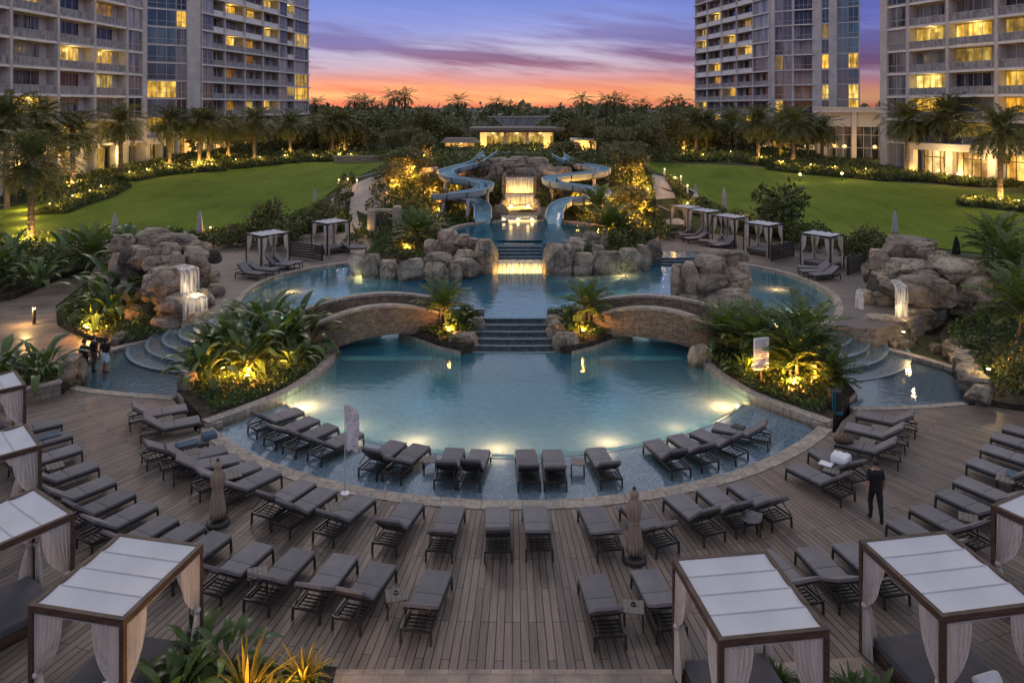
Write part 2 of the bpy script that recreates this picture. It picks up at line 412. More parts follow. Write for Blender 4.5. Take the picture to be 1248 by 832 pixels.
def canvas_mat():
    m, nt, b = new_mat('white_canvas')
    v = coord(nt,'obj'); n = noise(nt, v, 1.1, 4)
    nt.links.new(ramp(nt, n, [(.3,(.56,.57,.60)),(.7,(.66,.66,.69))]).outputs[0], b.inputs['Base Color']); b.inputs['Roughness'].default_value=.85; b.inputs['Specular IOR Level'].default_value=.15
    tl = nd(nt,'ShaderNodeBsdfTranslucent'); tl.inputs[0].default_value=(.7,.7,.68,1)
    mx = nd(nt,'ShaderNodeMixShader'); mx.inputs[0].default_value=.15; nt.links.new(b.outputs[0],mx.inputs[1]); nt.links.new(tl.outputs[0],mx.inputs[2])
    nt.links.new(mx.outputs[0], nt.nodes['Material Output'].inputs[0]); bump(nt,b,n,.2,.05)
    return m
M['canvas'] = canvas_mat()
M['canvas_dark'] = mat_plain('canvas_seam', (.36,.365,.39), .9)  # darker cloth strip along each roof seam
def curtain_mat(name, c):
    m, nt, b = new_mat(name)
    v = coord(nt,'obj',(14,14,.6)); n = noise(nt, v, 1.2, 3)
    col = ramp(nt, n, [(.3,[x*.72 for x in c]),(.65,c)]).outputs[0]
    nt.links.new(col, b.inputs['Base Color']); b.inputs['Roughness'].default_value=.9; b.inputs['Specular IOR Level'].default_value=.1
    tl = nd(nt,'ShaderNodeBsdfTranslucent'); nt.links.new(col, tl.inputs[0])
    mx = nd(nt,'ShaderNodeMixShader'); mx.inputs[0].default_value=.35; nt.links.new(b.outputs[0],mx.inputs[1]); nt.links.new(tl.outputs[0],mx.inputs[2])
    nt.links.new(mx.outputs[0], nt.nodes['Material Output'].inputs[0])
    return m
M['curtain'] = curtain_mat('cream_curtain', (.78,.72,.66))
M['umb_beige'] = curtain_mat('beige_umbrella_cloth', (.46,.37,.29))
M['umb_white'] = curtain_mat('pale_umbrella_cloth', (.62,.60,.60))
M['white'] = mat_plain('white_paint', (.75,.75,.76), .5)
M['towel'] = fabric('white_towel', (.74,.74,.76), 90)
M['bluetowel'] = fabric('blue_towel', (.075,.115,.15), 90)
M['concrete'] = mat_noise('pale_concrete', (.64,.625,.61), (.76,.74,.72), .6, .8, .2, 15, kind='pos')
M['concrete_d'] = mat_noise('darker_concrete', (.43,.415,.405), (.56,.545,.53), .6, .85, .2, 15, kind='pos')  # darker tone for tower walls, piers and cores
M['render_w'] = mat_noise('white_render', (.62,.57,.52), (.70,.65,.60), .5, .8, .1, 10, kind='pos')
M['railm'] = mat_plain('pale_rail_metal', (.42,.42,.43), .45)
M['railglass'] = mat_noise('railing_mesh_panel', (.16,.165,.17), (.36,.36,.365), 2.5, .35, kind='pos', sc3=(1,1,.4))
def glass_mat(name, dark, light, stripe=1.0, rough=.06):
    m, nt, b = new_mat(name)
    v = coord(nt,'pos')
    oi = nd(nt,'ShaderNodeObjectInfo').outputs['Random']
    sp = nd(nt,'ShaderNodeSeparateXYZ'); nt.links.new(v, sp.inputs[0])
    a = mth(nt,'ADD', mth(nt,'ADD', mth(nt,'MULTIPLY',sp.outputs[0],stripe), mth(nt,'MULTIPLY',sp.outputs[1],stripe*.8)), mth(nt,'MULTIPLY',oi,57))
    cb = nd(nt,'ShaderNodeCombineXYZ'); nt.links.new(a, cb.inputs[0]); nt.links.new(mth(nt,'MULTIPLY',sp.outputs[2],.08), cb.inputs[1])
    n = noise(nt, cb.outputs[0], .9, 3, .6)
    thr = mth(nt,'ADD', n, mth(nt,'MULTIPLY', mth(nt,'SUBTRACT',oi,.5), .35))
    nt.links.new(ramp(nt, thr, [(.42,dark),(.5,[(x+y)/2.2 for x,y in zip(dark,light)]),(.62,light)]).outputs[0], b.inputs['Base Color'])
    b.inputs['Roughness'].default_value=rough; b.inputs['Specular IOR Level'].default_value=.7
    return m
M['glass'] = glass_mat('curtained_window_glass', (.025,.03,.036), (.24,.245,.26), 1.6)
M['glass_blue'] = glass_mat('blue_grey_curtain_wall', (.05,.085,.115), (.13,.19,.235), .35, .05)
M['glass_roof'] = glass_mat('pale_blue_roof_glass', (.22,.30,.38), (.50,.58,.66), .9, .1)
M['glass_teal'] = glass_mat('teal_curtain_wall', (.02,.07,.10), (.08,.20,.26), .8, .05)
M['glass_pale'] = glass_mat('pale_curtain_wall', (.10,.105,.115), (.38,.38,.39), 1.2, .1)
def lit_mat(name, strength, c1=(.55,.27,.02), c2=(1.0,.62,.09), sc=1.7):
    m, nt, b = new_mat(name)
    v = coord(nt,'pos', (1,.8,.12)); n = noise(nt, v, sc, 4, .6)
    n2 = noise(nt, coord(nt,'pos'), .8, 2)
    col = ramp(nt, n, [(.32,[x*.35 for x in c1]),(.46,c1),(.62,c2)]).outputs[0]
    oi = nd(nt,'ShaderNodeObjectInfo').outputs['Random']
    tint = ramp(nt, oi, [(0,(1.0,.72,.35)),(.5,(1.0,1.0,1.0)),(1,(1.0,1.22,2.6))]).outputs[0]
    nt.links.new(mixc(nt,1.0,col,tint,'MULTIPLY'), b.inputs['Emission Color'])
    sv = mth(nt,'ADD', mth(nt,'MULTIPLY', mth(nt,'FRACT', mth(nt,'MULTIPLY',oi,7.31)), .75), .5)
    nt.links.new(mth(nt,'MULTIPLY', mth(nt,'MULTIPLY', ramp(nt,n2,[(.3,(.4,)*3),(.65,(1.15,)*3)]).outputs[0], sv), strength), b.inputs['Emission Strength'])
    b.inputs['Base Color'].default_value=(.05,.04,.03,1); b.inputs['Roughness'].default_value=.1
    return m
M['lit'] = lit_mat('lit_window', 1.5)
M['lit_dim'] = lit_mat('dim_lit_window', .55)
M['lit_hall'] = lit_mat('lit_lobby_glass', 1.6, (.42,.2,.03), (1.0,.6,.14), 1.1)
M['warmwall'] = mat_emit('warm_washed_wall', (.95,.52,.16), 1.1)  # lamp wash on walls and pavilion columns is put in as their own glow
M['lens'] = mat_emit('lamp_lens', (1.0,.72,.30), 7)
M['lens_soft'] = mat_emit('soft_lamp_globe', (1.0,.66,.28), 4)
M['poollens'] = mat_emit('pool_lamp_lens', (1.0,.9,.6), 9)

M['palm'] = mat_leaf('date_palm_leaf', (.05,.064,.026), (.145,.16,.07), .5, .25)
M['palm2'] = mat_leaf('young_palm_leaf', (.045,.078,.02), (.135,.18,.052), .8, .25)
M['broad'] = mat_leaf('broad_glossy_leaf', (.03,.062,.018), (.105,.165,.044), 1.0, .25, .35)
M['shrub'] = mat_leaf('shrub_leaf', (.042,.06,.02), (.12,.15,.048), 1.2, .2)
M['shrub2'] = mat_leaf('olive_shrub_leaf', (.06,.07,.026), (.16,.165,.062), 1.0, .2)
M['cover'] = mat_leaf('ground_cover_leaf', (.032,.056,.015), (.105,.155,.038), 1.5, .2)
M['tree'] = mat_leaf('tree_leaf', (.062,.07,.036), (.19,.195,.10), .45, .2)
M['tree2'] = mat_leaf('olive_tree_leaf', (.058,.068,.028), (.165,.172,.072), .5, .2)
M['gold'] = mat_leaf('yellow_strap_leaf', (.14,.11,.02), (.34,.26,.05), 2, .3)
M['bark'] = mat_noise('palm_bark', (.085,.065,.048), (.20,.16,.12), 3, .9, .9, 7, sc3=(1,1,2.5), dist=.06)
M['bark2'] = mat_noise('tree_bark', (.05,.04,.032), (.12,.10,.08), 3, .9, .6, 10, dist=.04)
M['skin'] = mat_noise('skin', (.30,.17,.115), (.36,.21,.145), 3, .55)
M['hair'] = mat_noise('dark_hair', (.015,.011,.009), (.04,.03,.024), 30, .6)
M['black'] = mat_noise('black_cloth', (.012,.012,.014), (.024,.024,.027), 4, .9)
M['greyc'] = mat_noise('grey_cloth', (.06,.055,.05), (.09,.08,.075), 4, .9)
M['bluec'] = mat_noise('pale_blue_cloth', (.34,.48,.56), (.48,.60,.68), 3, .9)
M['teal'] = mat_plain('teal_plastic', (.02,.16,.19), .45)
M['slide'] = mat_noise('slide_fibreglass', (.15,.31,.39), (.27,.45,.53), 1.2, .18, spec=.6)
M['slide_out'] = mat_noise('slide_outer_shell', (.20,.29,.34), (.34,.42,.46), .7, .45, .2, 6)
M['sign'] = mat_plain('sign_board', (.66,.66,.70), .5)
M['ink'] = mat_plain('sign_ink', (.10,.10,.12), .7)
# ------------------------------------------------------------------ camera, world, sun
cam = bpy.data.cameras.new('camera'); cam.sensor_width = 36; cam.lens = FOC/1248*36
cam.shift_y = -(416-HZ)/1248; cam.clip_start=.1; cam.clip_end = 6000
co = bpy.data.objects.new('camera', cam); COL.objects.link(co)
co.location = (0,0,CAM_H); co.rotation_euler = (R(90),0,0); SC.camera = co

wd = bpy.data.worlds.new('World'); SC.world = wd; wd.use_nodes = True
nt = wd.node_tree; bg = nt.nodes['Background']; wo = nt.nodes['World Output']
SUN_EL, SUN_AZ = R(37), R(-14)       # azimuth from +Y towards +X
sky = nd(nt,'ShaderNodeTexSky', sky_type='NISHITA', sun_disc=False, sun_elevation=R(-2.5), sun_rotation=SUN_AZ)
bgs = nd(nt,'ShaderNodeBackground'); nt.links.new(sky.outputs[0], bgs.inputs[0]); bgs.inputs[1].default_value=.05
tc = nd(nt,'ShaderNodeTexCoord'); vn = nd(nt,'ShaderNodeVectorMath', operation='NORMALIZE'); nt.links.new(tc.outputs['Generated'], vn.inputs[0])
sp = nd(nt,'ShaderNodeSeparateXYZ'); nt.links.new(vn.outputs[0], sp.inputs[0])
def lin(*c): return tuple(((x/255+.055)/1.055)**2.4 if x>10 else x/255/12.92 for x in c)
# slow waviness so that the bands are not level
mpw = nd(nt,'ShaderNodeMapping'); mpw.inputs['Scale'].default_value=(1.6,1.6,5); nt.links.new(vn.outputs[0], mpw.inputs[0])
wav = noise(nt, mpw.outputs[0], 1.5, 3)
el = mth(nt,'ADD', sp.outputs[2], mth(nt,'MULTIPLY', mth(nt,'SUBTRACT', wav, .5), .035))
zr = mth(nt,'MULTIPLY', el, 1.0)
base = ramp(nt, zr, [(0,lin(226,118,92)),(.010,lin(252,184,122)),(.021,lin(249,168,118)),(.034,lin(216,146,138)),(.050,lin(198,172,188)),(.072,lin(184,176,204)),(.10,lin(142,150,210)),(.14,lin(112,132,206)),(.24,lin(176,190,228)),(.40,lin(222,226,238)),(.6,lin(196,197,204)),(1,lin(176,176,182))]).outputs[0]
# streaky cloud banks
mpr = nd(nt,'ShaderNodeMapping'); mpr.inputs['Rotation'].default_value=(0,R(-6),0); nt.links.new(vn.outputs[0], mpr.inputs[0])
mp = nd(nt,'ShaderNodeMapping'); mp.inputs['Scale'].default_value=(2.0,2.0,20); mp.inputs['Location'].default_value=(.35,0,.13); nt.links.new(mpr.outputs[0], mp.inputs[0])
cl = noise(nt, mp.outputs[0], 1.25, 6, .55)
mask = ramp(nt, cl, [(.46,(0,0,0)),(.58,(1,1,1))]).outputs[0]
ccol = ramp(nt, zr, [(0,lin(236,146,104)),(.018,lin(232,132,102)),(.034,lin(190,106,106)),(.047,lin(158,98,114)),(.062,lin(128,92,128)),(.085,lin(122,114,168)),(.14,lin(112,124,190)),(.3,lin(160,166,200)),(1,lin(170,172,190))]).outputs[0]
colr = mixc(nt, mth(nt,'MULTIPLY',mask,.95), base, ccol)
mp2 = nd(nt,'ShaderNodeMapping'); mp2.inputs['Scale'].default_value=(5,5,80); nt.links.new(mpr.outputs[0], mp2.inputs[0])
fine = ramp(nt, noise(nt, mp2.outputs[0], 1.2, 4), [(.35,(.89,.87,.91)),(.65,(1.11,1.09,1.05))]).outputs[0]
low = ramp(nt, zr, [(.0,(1,1,1)),(.1,(.6,.6,.6)),(.18,(0,0,0))]).outputs[0]
colr = mixc(nt, mth(nt,'MULTIPLY', low, .9), colr, mixc(nt,1.0,colr,fine,'MULTIPLY'))
# deeper, bluer away from the afterglow
az = ramp(nt, sp.outputs[0], [(.14,(0,0,0)),(.42,(1,1,1))]).outputs[0]
lowz = ramp(nt, zr, [(.12,(1,1,1)),(.3,(0,0,0))]).outputs[0]
azf = mth(nt,'MULTIPLY', az, lowz)
colr = mixc(nt, mth(nt,'MULTIPLY',azf,.85), colr, mixc(nt, 1.0, colr, (.42,.46,.68), 'MULTIPLY'))
below = ramp(nt, sp.outputs[2], [(.0,(1,1,1)),(.001,(1,1,1))]).outputs[0]
nt.links.new(colr, bg.inputs[0]); bg.inputs[1].default_value=1.15
ad = nd(nt,'ShaderNodeAddShader'); nt.links.new(bg.outputs[0], ad.inputs[0]); nt.links.new(bgs.outputs[0], ad.inputs[1]); nt.links.new(ad.outputs[0], wo.inputs[0])
sun = bpy.data.lights.new('sun','SUN'); sun.energy=.42; sun.angle=R(14); sun.color=(1,.80,.68)
so = bpy.data.objects.new('sun', sun); COL.objects.link(so)
sd = Vector((math.sin(SUN_AZ)*math.cos(SUN_EL), math.cos(SUN_AZ)*math.cos(SUN_EL), math.sin(SUN_EL)))
so.rotation_euler = sd.to_track_quat('Z','Y').to_euler()

SC.view_settings.view_transform='Standard'; SC.view_settings.look='None'; SC.view_settings.exposure=0
cy = SC.cycles; cy.use_denoising=True; cy.max_bounces=6; cy.diffuse_bounces=2; cy.glossy_bounces=3; cy.transmission_bounces=3; cy.transparent_max_bounces=10
cy.use_adaptive_sampling=True; cy.adaptive_threshold=.02; cy.caustics_reflective=False; cy.caustics_refractive=False; cy.sample_clamp_indirect=3

def plight(loc, power, color=(1,.62,.2), radius=.12, spot=None, aim=None):
    l = bpy.data.lights.new('warm_light', 'SPOT' if spot else 'POINT')
    l.energy=power; l.color=color; l.shadow_soft_size=radius
    o = bpy.data.objects.new('warm_light', l); COL.objects.link(o); o.location=loc
    if spot:
        l.spot_size=R(spot); l.spot_blend=.5
        d = Vector(aim)-Vector(loc); o.rotation_euler=(-d).to_track_quat('Z','Y').to_euler()
    return o

# ------------------------------------------------------------------ terrain
def sm(x): x=max(0,min(1,x)); return x*x*(3-2*x)
def gz(x, y):
    k=10*sm((-x-18)/4)*sm((60+x)/10)
    if y<62: b=-.12+1.0*sm((y-40-k)/8)
    elif y<110: b=.88+2.5*(y-62)/48
    elif y<150: b=3.38+1.2*(y-110)/40
    else: b=4.58
    w = sm((23-abs(x))/9)*sm((y-65)/9)*sm((150-y)/15)
    b += (5.1-b)*w
    if 55<y<110: b += .25*math.sin(x*.13+y*.09)*sm((y-55)/10)*(1-w)*sm((112-y)/10)
    pit = sm((19-abs(x))/3)*sm((y-18)/2)*sm((64-y)/4)
    return b*(1-pit) + (-2.6)*pit
xs = [-3000,-1200,-500,-250]+list(range(-140,141,2))+[250,500,1200,3000]
ys = [-60,-20]+list(range(0,172,2))+[190,230,300,450,800,1600,4000]
mb = MB(); nx=len(xs)
vs=[(x,y,gz(x,y)) for y in ys for x in xs]
mb.add(vs, [(j*nx+i,j*nx+i+1,(j+1)*nx+i+1,(j+1)*nx+i) for j in range(len(ys)-1) for i in range(nx-1)])
struct(mb.build('ground', M['ground'], smooth=True))

def drape(name, pts, mat, off=.06, step=2, zf=gz):
    bm = bmesh.new()
    v3=[Vector((p[0],p[1],0)) for p in pts]
    vv=[bm.verts.new(p) for p in v3]
    for t in tessellate_polygon([v3]):
        try: bm.faces.new([vv[i] for i in t])
        except ValueError: pass
    x0=min(p[0] for p in pts); x1=max(p[0] for p in pts); y0=min(p[1] for p in pts); y1=max(p[1] for p in pts)
    x=math.ceil(x0/step)*step
    while x<x1:
        bmesh.ops.bisect_plane(bm, geom=bm.verts[:]+bm.edges[:]+bm.faces[:], plane_co=(x,0,0), plane_no=(1,0,0)); x+=step
    y=math.ceil(y0/step)*step
    while y<y1:
        bmesh.ops.bisect_plane(bm, geom=bm.verts[:]+bm.edges[:]+bm.faces[:], plane_co=(0,y,0), plane_no=(0,1,0)); y+=step
    for v in bm.verts: v.co.z = zf(v.co.x,v.co.y)+off
    bmesh.ops.recalc_face_normals(bm, faces=bm.faces)
    for f in bm.faces:
        if f.normal.z<0: f.normal_flip()
    me=bpy.data.meshes.new(name); bm.to_mesh(me); bm.free(); me.materials.append(mat)
    me.polygons.foreach_set('use_smooth',[True]*len(me.polygons))
    return link(name, me)
def smooth_poly(pts, n=6, closed=True):
    P=[Vector((p[0],p[1])) for p in pts]; out=[]; m=len(P)
    for i in range(m if closed else m-1):
        if closed: a,b,c,d=P[i-1],P[i],P[(i+1)%m],P[(i+2)%m]
        else: a,b,c,d=P[max(i-1,0)],P[i],P[i+1],P[min(i+2,m-1)]
        for k in range(n):
            t=k/n
            q=.5*((2*b)+(-a+c)*t+(2*a-5*b+4*c-d)*t*t+(-a+3*b-3*c+d)*t**3)
            out.append((q.x,q.y))
    if not closed: out.append((P[-1].x,P[-1].y))
    return out
def G(px, py):
    """world x,y where the surveyed pixel meets the terrain"""
    z=1.5
    for _ in range(30):
        w=W(px,py,z); z=.5*z+.5*gz(w.x,w.y)
    return (w.x,w.y)

lawnL = smooth_poly([(-46,58),(-33,62),(-25,66),(-17.5,74),(-15.5,86),(-17,98),(-20,108),(-24,113),(-32,112),(-40,108),(-44,101),(-50,96),(-53,88),(-50,82),(-52,74),(-54,64)],5)
struct(tag(drape('lawn_left', lawnL, M['lawn'])))
lawnR = smooth_poly([(17,74),(23,67),(31,60),(40,52),(52,46),(66,46),(68,60),(66,74),(58,82),(52,88),(44,93),(39,100),(33,107),(27,110),(21,110),(18,100),(16,88)],5)
struct(drape('lawn_right', lawnR, M['lawn']))
# stone paths up both sides of the central garden
pL=[G(455,232),G(441,243),G(432,255),G(432,270),G(438,285),G(440,300)]
pR=[G(800,226),G(812,236),G(822,248),G(818,262),G(806,274),G(796,288)]
def path_strip(name, c, w):
    c=smooth_poly(c,5,False); P=[Vector(p) for p in c]; l=[];r=[]
    for i,p in enumerate(P):
        t=(P[min(i+1,len(P)-1)]-P[max(i-1,0)]).normalized(); nrm=Vector((-t.y,t.x))*(w[0]+(w[1]-w[0])*i/(len(P)-1))
        l.append(tuple(p+nrm)); r.append(tuple(p-nrm))
    return struct(drape(name, l+r[::-1], M['path'], .10, 2))
path_strip('path_left', pL, (1.3,3.0)); path_strip('path_right', pR, (1.5,3.2))

# ------------------------------------------------------------------ pools
def arc(cx,cy,r,a0,a1,n=40): return [(cx+r*math.cos(R(a0+(a1-a0)*i/n)), cy+r*math.sin(R(a0+(a1-a0)*i/n))) for i in range(n+1)]
PC=(0.1,37.5); RO=15.0; RI=11.9; AX=.2
mir = lambda pts: [(AX*2-x,y) for x,y in pts]
curbL = smooth_poly([(-11.35,27.6),(-9.45,30.2),(-8.65,32.5),(-8.4,34.6),(-8.6,36.1)],5,False)
curbR = mir(curbL)
oarc = arc(*PC,RO,-139.2,-40.8,56); iarc0 = arc(*PC,RI-.02,-142.2,-37.8,56)
WL=-.06
low = iarc0 + curbR[5:] + [(9.6,37.5),(11,41.0),(-11,41.0),(-9.5,37.5)] + curbL[:4:-1]
mb=MB(); mb.poly(low, WL); struct(mb.build('pool_water', M['water']))
mb=MB(); mb.prism([(-13,22),(13,22),(13,41.2),(-13,41.2)], -1.75, -1.5); struct(mb.build('pool_floor', M['pool_tile']))
iarc = arc(*PC,RI,-142.2,-37.8,56)
shelf = arc(*PC,RO+.1,-139.6,-40.4,56) + [(curbR[5][0]+.4,curbR[5][1])] + iarc[::-1] + [(curbL[5][0]-.4,curbL[5][1])]
mb=MB(); mb.poly(shelf, WL+.003); struct(mb.build('sun_shelf_water', M['water_shallow']))
mb=MB(); mb.prism(shelf, -1.6, -.19); struct(mb.build('sun_shelf_floor', M['shelf_tile']))
mb=MB(); mb.band(arc(*PC,RI+.02,-142.2,-37.8,56), 0, .09, -.3, -.165); struct(mb.build('shelf_edge_trim', M['step_edge']))
mb=MB(); mb.band(arc(*PC,RO,-139.6,-40.4,70), -.52, 0, -.4, .03); struct(mb.build('pool_coping', M['coping'], bevel=.012))

UW=.86
upper = smooth_poly([(-15.2,41.4),(-15.6,44.6),(-15.0,48),(-12.8,50.9),(-9,53),(0,53),(9,53.5),(12.8,52.6),(16.4,51),(18.3,47.8),(18.7,44.2),(17.9,41),(16.5,38.4),(14.9,37.4)],4)[:-4]
upper = upper + [(11.2,38.9),(9.8,40.9),(1.95,40.9),(1.85,38.9),(-1.45,38.9),(-1.55,40.9),(-9.4,40.9),(-11.2,38.9)]
mb=MB(); mb.poly(upper, UW); struct(mb.build('upper_pool_water', M['water_up']))
mb=MB(); mb.prism([(-17,37),(20,37),(20,56),(-17,56)][::1], -.7,-.5) ; struct(mb.build('upper_pool_floor', M['pool_tile'])).location.z=.0
mb=MB()
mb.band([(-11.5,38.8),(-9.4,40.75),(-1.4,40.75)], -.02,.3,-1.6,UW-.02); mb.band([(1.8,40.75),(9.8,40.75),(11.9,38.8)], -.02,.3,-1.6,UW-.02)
struct(mb.build('pool_dam_wall', M['step_edge'], fixn=True))  # pale tile colour stands in for sky mirrored in water behind the arches

# broad steps between the two pools
mb=MB(); edge=MB()
ty=[38.9,38.35,37.8,37.25,36.75,36.3]; tz=[.85,.67,.49,.31,.13,-.045]
for i in range(6):
    hw=1.75+.17*i+.25
    fr=[( AX+hw*(k/8*2-1), ty[i]-.18*i/5*(1-((k/8*2-1)**2))) for k in range(9)]
    mb.prism(fr+[(AX+hw,39.3),(AX-hw,39.3)], -1.5, tz[i]-(.02 if i==0 else 0))
    edge.band(fr, .012,.09, tz[i]-.03, tz[i]+.006)
st=thing('cascade_steps','dark tiled cascade steps between the two pools flanked by boulders','steps',(AX,37.6,0))
def build_at(mb,name,mat,root,**k):
    off=root.location
    mb.v=[(v[0]-off[0],v[1]-off[1],v[2]-off[2]) for v in mb.v]
    return mb.build(name,mat,root,**k)
build_at(mb,'treads',M['step_tile'],st,fixn=True); build_at(edge,'nosing',M['step_edge'],st,fixn=True)

# planters beside the pool: curbs and soil
def planter(name, side):
    f=(lambda p:p) if side<0 else mir
    body=f([(-11.4,27.7),(-9.5,30.25),(-8.7,32.5),(-8.45,34.6),(-8.65,36.1),(-9.7,38.2),(-11.3,39.2),(-14.4,39.4),(-14.6,36.5),(-14.2,33),(-13.9,30.75)])
    mb=MB(); mb.prism(body,-1.6,.16); struct(mb.build(name+'_bed', M['soil'],fixn=True))
    mb=MB(); p=curbL if side<0 else curbR
    if side<0: mb.band(p, 0,.46,-1.7,.20)
    else: mb.band(p[::1], -.46,0,-1.7,.20)
    q=f([(-11.45,27.55),(-12.5,29.2),(-13.95,30.65)])
    q=smooth_poly(q,5,False)
    mb.band(q, *((-.62,0) if side<0 else (0,.62)), -.3,.12)
    struct(mb.build(name+'_curb', M['coping'], bevel=.02, fixn=True))
    return body
plL=planter('planter_left',-1); plR=planter('planter_right',1)
# centre islands beside the steps
islL=[(-6.1,40.9),(-6.0,39.3),(-4.8,37.9),(-3.6,36.7),(-2.5,35.95),(-1.95,36.2),(-1.6,38.5),(-1.6,40.9)]
for s,f in (('left',lambda p:p),('right',mir)):
    b=f(islL); mb=MB(); mb.prism(b,-1.6,.35); struct(mb.build('island_'+s+'_bed',M['soil'],fixn=True))
    c=smooth_poly(f([(-6.0,39.3),(-4.8,37.9),(-3.6,36.7),(-2.5,35.95)]),5,False)
    mb=MB(); mb.band(c,*((-.05,.3) if s=='left' else (-.3,.05)),-1.6,.10); struct(mb.build('island_'+s+'_curb',M['coping'],bevel=.02,fixn=True))

# shallow basins with curved steps
def basin(side, outline, cc, radii, a0, a1, wz=-.05):
    nm='basin_'+('left' if side<0 else 'right')
    mb=MB(); mb.prism(outline,-.6,-.17); struct(mb.build(nm+'_floor',M['basin_tile'],fixn=True))
    mb=MB(); mb.poly(outline,wz); struct(mb.build(nm+'_water',M['water_shallow']))
    t=thing('basin_steps','curved blue-grey steps climbing out of the '+('left basin where three people stand' if side<0 else 'right basin below the big rocks'),'steps',(cc[0],cc[1],0))
    mb=MB(); ed=MB()
    for i,r in enumerate(radii):
        z=-.03+.175*i; pa=arc(cc[0],cc[1],r,a0,a1,24)
        mb.prism(pa+[cc],-.5,z)
        ed.band(pa,-.0,.16,z-.05,z+.008)
    build_at(mb,'treads',M['basin_step'],t,fixn=True); build_at(ed,'nosing',M['basin_edge'],t,fixn=True)
basL=smooth_poly([(-14.0,30.75),(-16.3,31.0),(-18.6,31.7),(-19.9,33.2),(-20.0,35.0),(-19.5,36.6)],4,False)+[(-18.4,38.2),(-17,39.6),(-14.4,39.4),(-14.2,33)]
basin(-1,basL,(-14.4,38.6),[5.15,4.3,3.55,2.8,2.1,1.4],150,282)
basR=smooth_poly([(13.55,29.5),(16,29.6),(18.3,30.0),(19.6,31.2),(20.3,33.2)],4,False)+[(19.2,35.4),(18.2,37.6),(15,39),(14.4,37),(14.5,33)]
basin(1,basR,(14.0,38.2),[5.9,4.9,4.1,3.3,2.6,1.9],-100,-15)
for nm,p,sg in (('left',smooth_poly([(-13.9,30.6),(-16.3,31.0),(-18.6,31.7),(-19.9,33.2),(-20.0,35.0),(-19.5,36.6),(-18.2,38.4)],5,False),1),('right',smooth_poly([(13.5,29.5),(16,29.6),(18.3,30.0)],5,False),-1)):
    mb=MB(); mb.band(p,*((0,.38) if sg>0 else (-.3,0)),-.4,.035); struct(mb.build('basin_coping_'+nm,M['coping'],bevel=.012,fixn=True))
mb=MB(); mb.band(smooth_poly([(20.3,33.2),(19.3,35.0),(18.2,36.3),(16.9,37.6)],4,False),-.35,0.05,-.4,.12); struct(mb.build('basin_curb_right',M['coping'],bevel=.02,fixn=True))

# ------------------------------------------------------------------ decks
left_edge=[(-11.75,27.35),(-12.6,28.7),(-14.0,30.4)]
dk = [(-46,1),(46,1),(46,31),(26,28.6),(22.6,28.9),(18.2,29.75),(16,29.35),(13.6,29.25),(12.6,28.2),(11.9,27.2)] + arc(*PC,RO+.5,-41.5,-138.5,60) + left_edge + smooth_poly([(-16.3,30.75),(-18.7,31.45),(-20.2,33.0),(-20.3,35.0),(-19.8,36.9)],4,False) + [(-22.3,38.2),(-25.0,40.6),(-27.5,44.5),(-29,50),(-30,56),(-35,56),(-36,50),(-46,44)]
mb=MB(); mb.prism(dk,-.3,0); struct(mb.build('pool_deck',M['deck'],fixn=True))
dl=[(-15.3,41.2),(-15.8,44.6),(-15.25,48.1),(-13.0,51.1),(-11.0,52.2),(-10.4,54),(-10.2,57),(-11.5,61),(-14,65),(-26,65),(-31,56),(-27,47),(-20,41),(-17,39.5),(-15.6,39.2)]
mb=MB(); mb.prism(dl,-.6,1.0,0,1); struct(mb.build('upper_deck_left',[M['deck_l'],M['wallstone']],fixn=True))
dr=[(15.3,37.3),(16.7,38.1),(18.15,40.9),(18.95,44.2),(18.55,48.0),(16.6,51.35),(13.6,52.7),(11.8,54.2),(10.2,56),(9.8,60),(11,65),(20,66),(28,61),(33,53),(28,44),(21,38.5),(18,36.5)]
mb=MB(); mb.prism(dr,-.6,1.0,0,1); struct(mb.build('upper_deck_right',[M['deck_r'],M['wallstone']],fixn=True))
mb=MB(); mb.band(smooth_poly([(-15.2,41.3),(-15.7,44.6),(-15.15,48.05),(-12.9,51.0),(-11,52.1)],6,False),0.02,.35,.3,1.035); mb.band(smooth_poly([(15.0,37.3),(16.6,38.3),(18.0,41),(18.8,44.2),(18.4,47.9),(16.5,51.2),(13.6,52.6)],6,False),-.35,.05,.3,1.035)
struct(mb.build('upper_pool_coping',M['coping'],bevel=.012,fixn=True))
# steps at the far right corner of the upper pool
t=thing('pool_steps','dark tiled steps leading from upper pool to the cabana terrace','steps',(12,52.5,0))
mb=MB()
for i in range(4): mb.box(9.3+.1*i,51.3+.55*i,0,14.6-.2*i,55.5,.84+.11*i)
build_at(mb,'treads',M['step_tile'],t)
# paved apron at the near edge
mb=MB(); mb.prism([(-3.75,15.75),(-3.7,14.9),(-3.7,9),(3.4,9),(3.4,15.75)],-.2,.012); struct(mb.build('near_pavement',M['paver'],fixn=True))
mb=MB(); mb.prism([(5.3,15.9),(5.3,14.0),(7.6,14.0),(7.6,16.1)],-.2,.014); struct(mb.build('flagstone_pavement',M['paver'],fixn=True))
mb=MB(); mb.prism([(-7.0,16.0),(-3.75,15.8),(-3.75,9),(-12,9),(-12,14.6),(-9.6,14.2)],-.2,.03); mb.prism([(5.2,15.5),(8.4,15.5),(8.4,9),(5.2,9)],-.2,.03)
struct(mb.build('near_planting_bed',M['soil'],fixn=True))

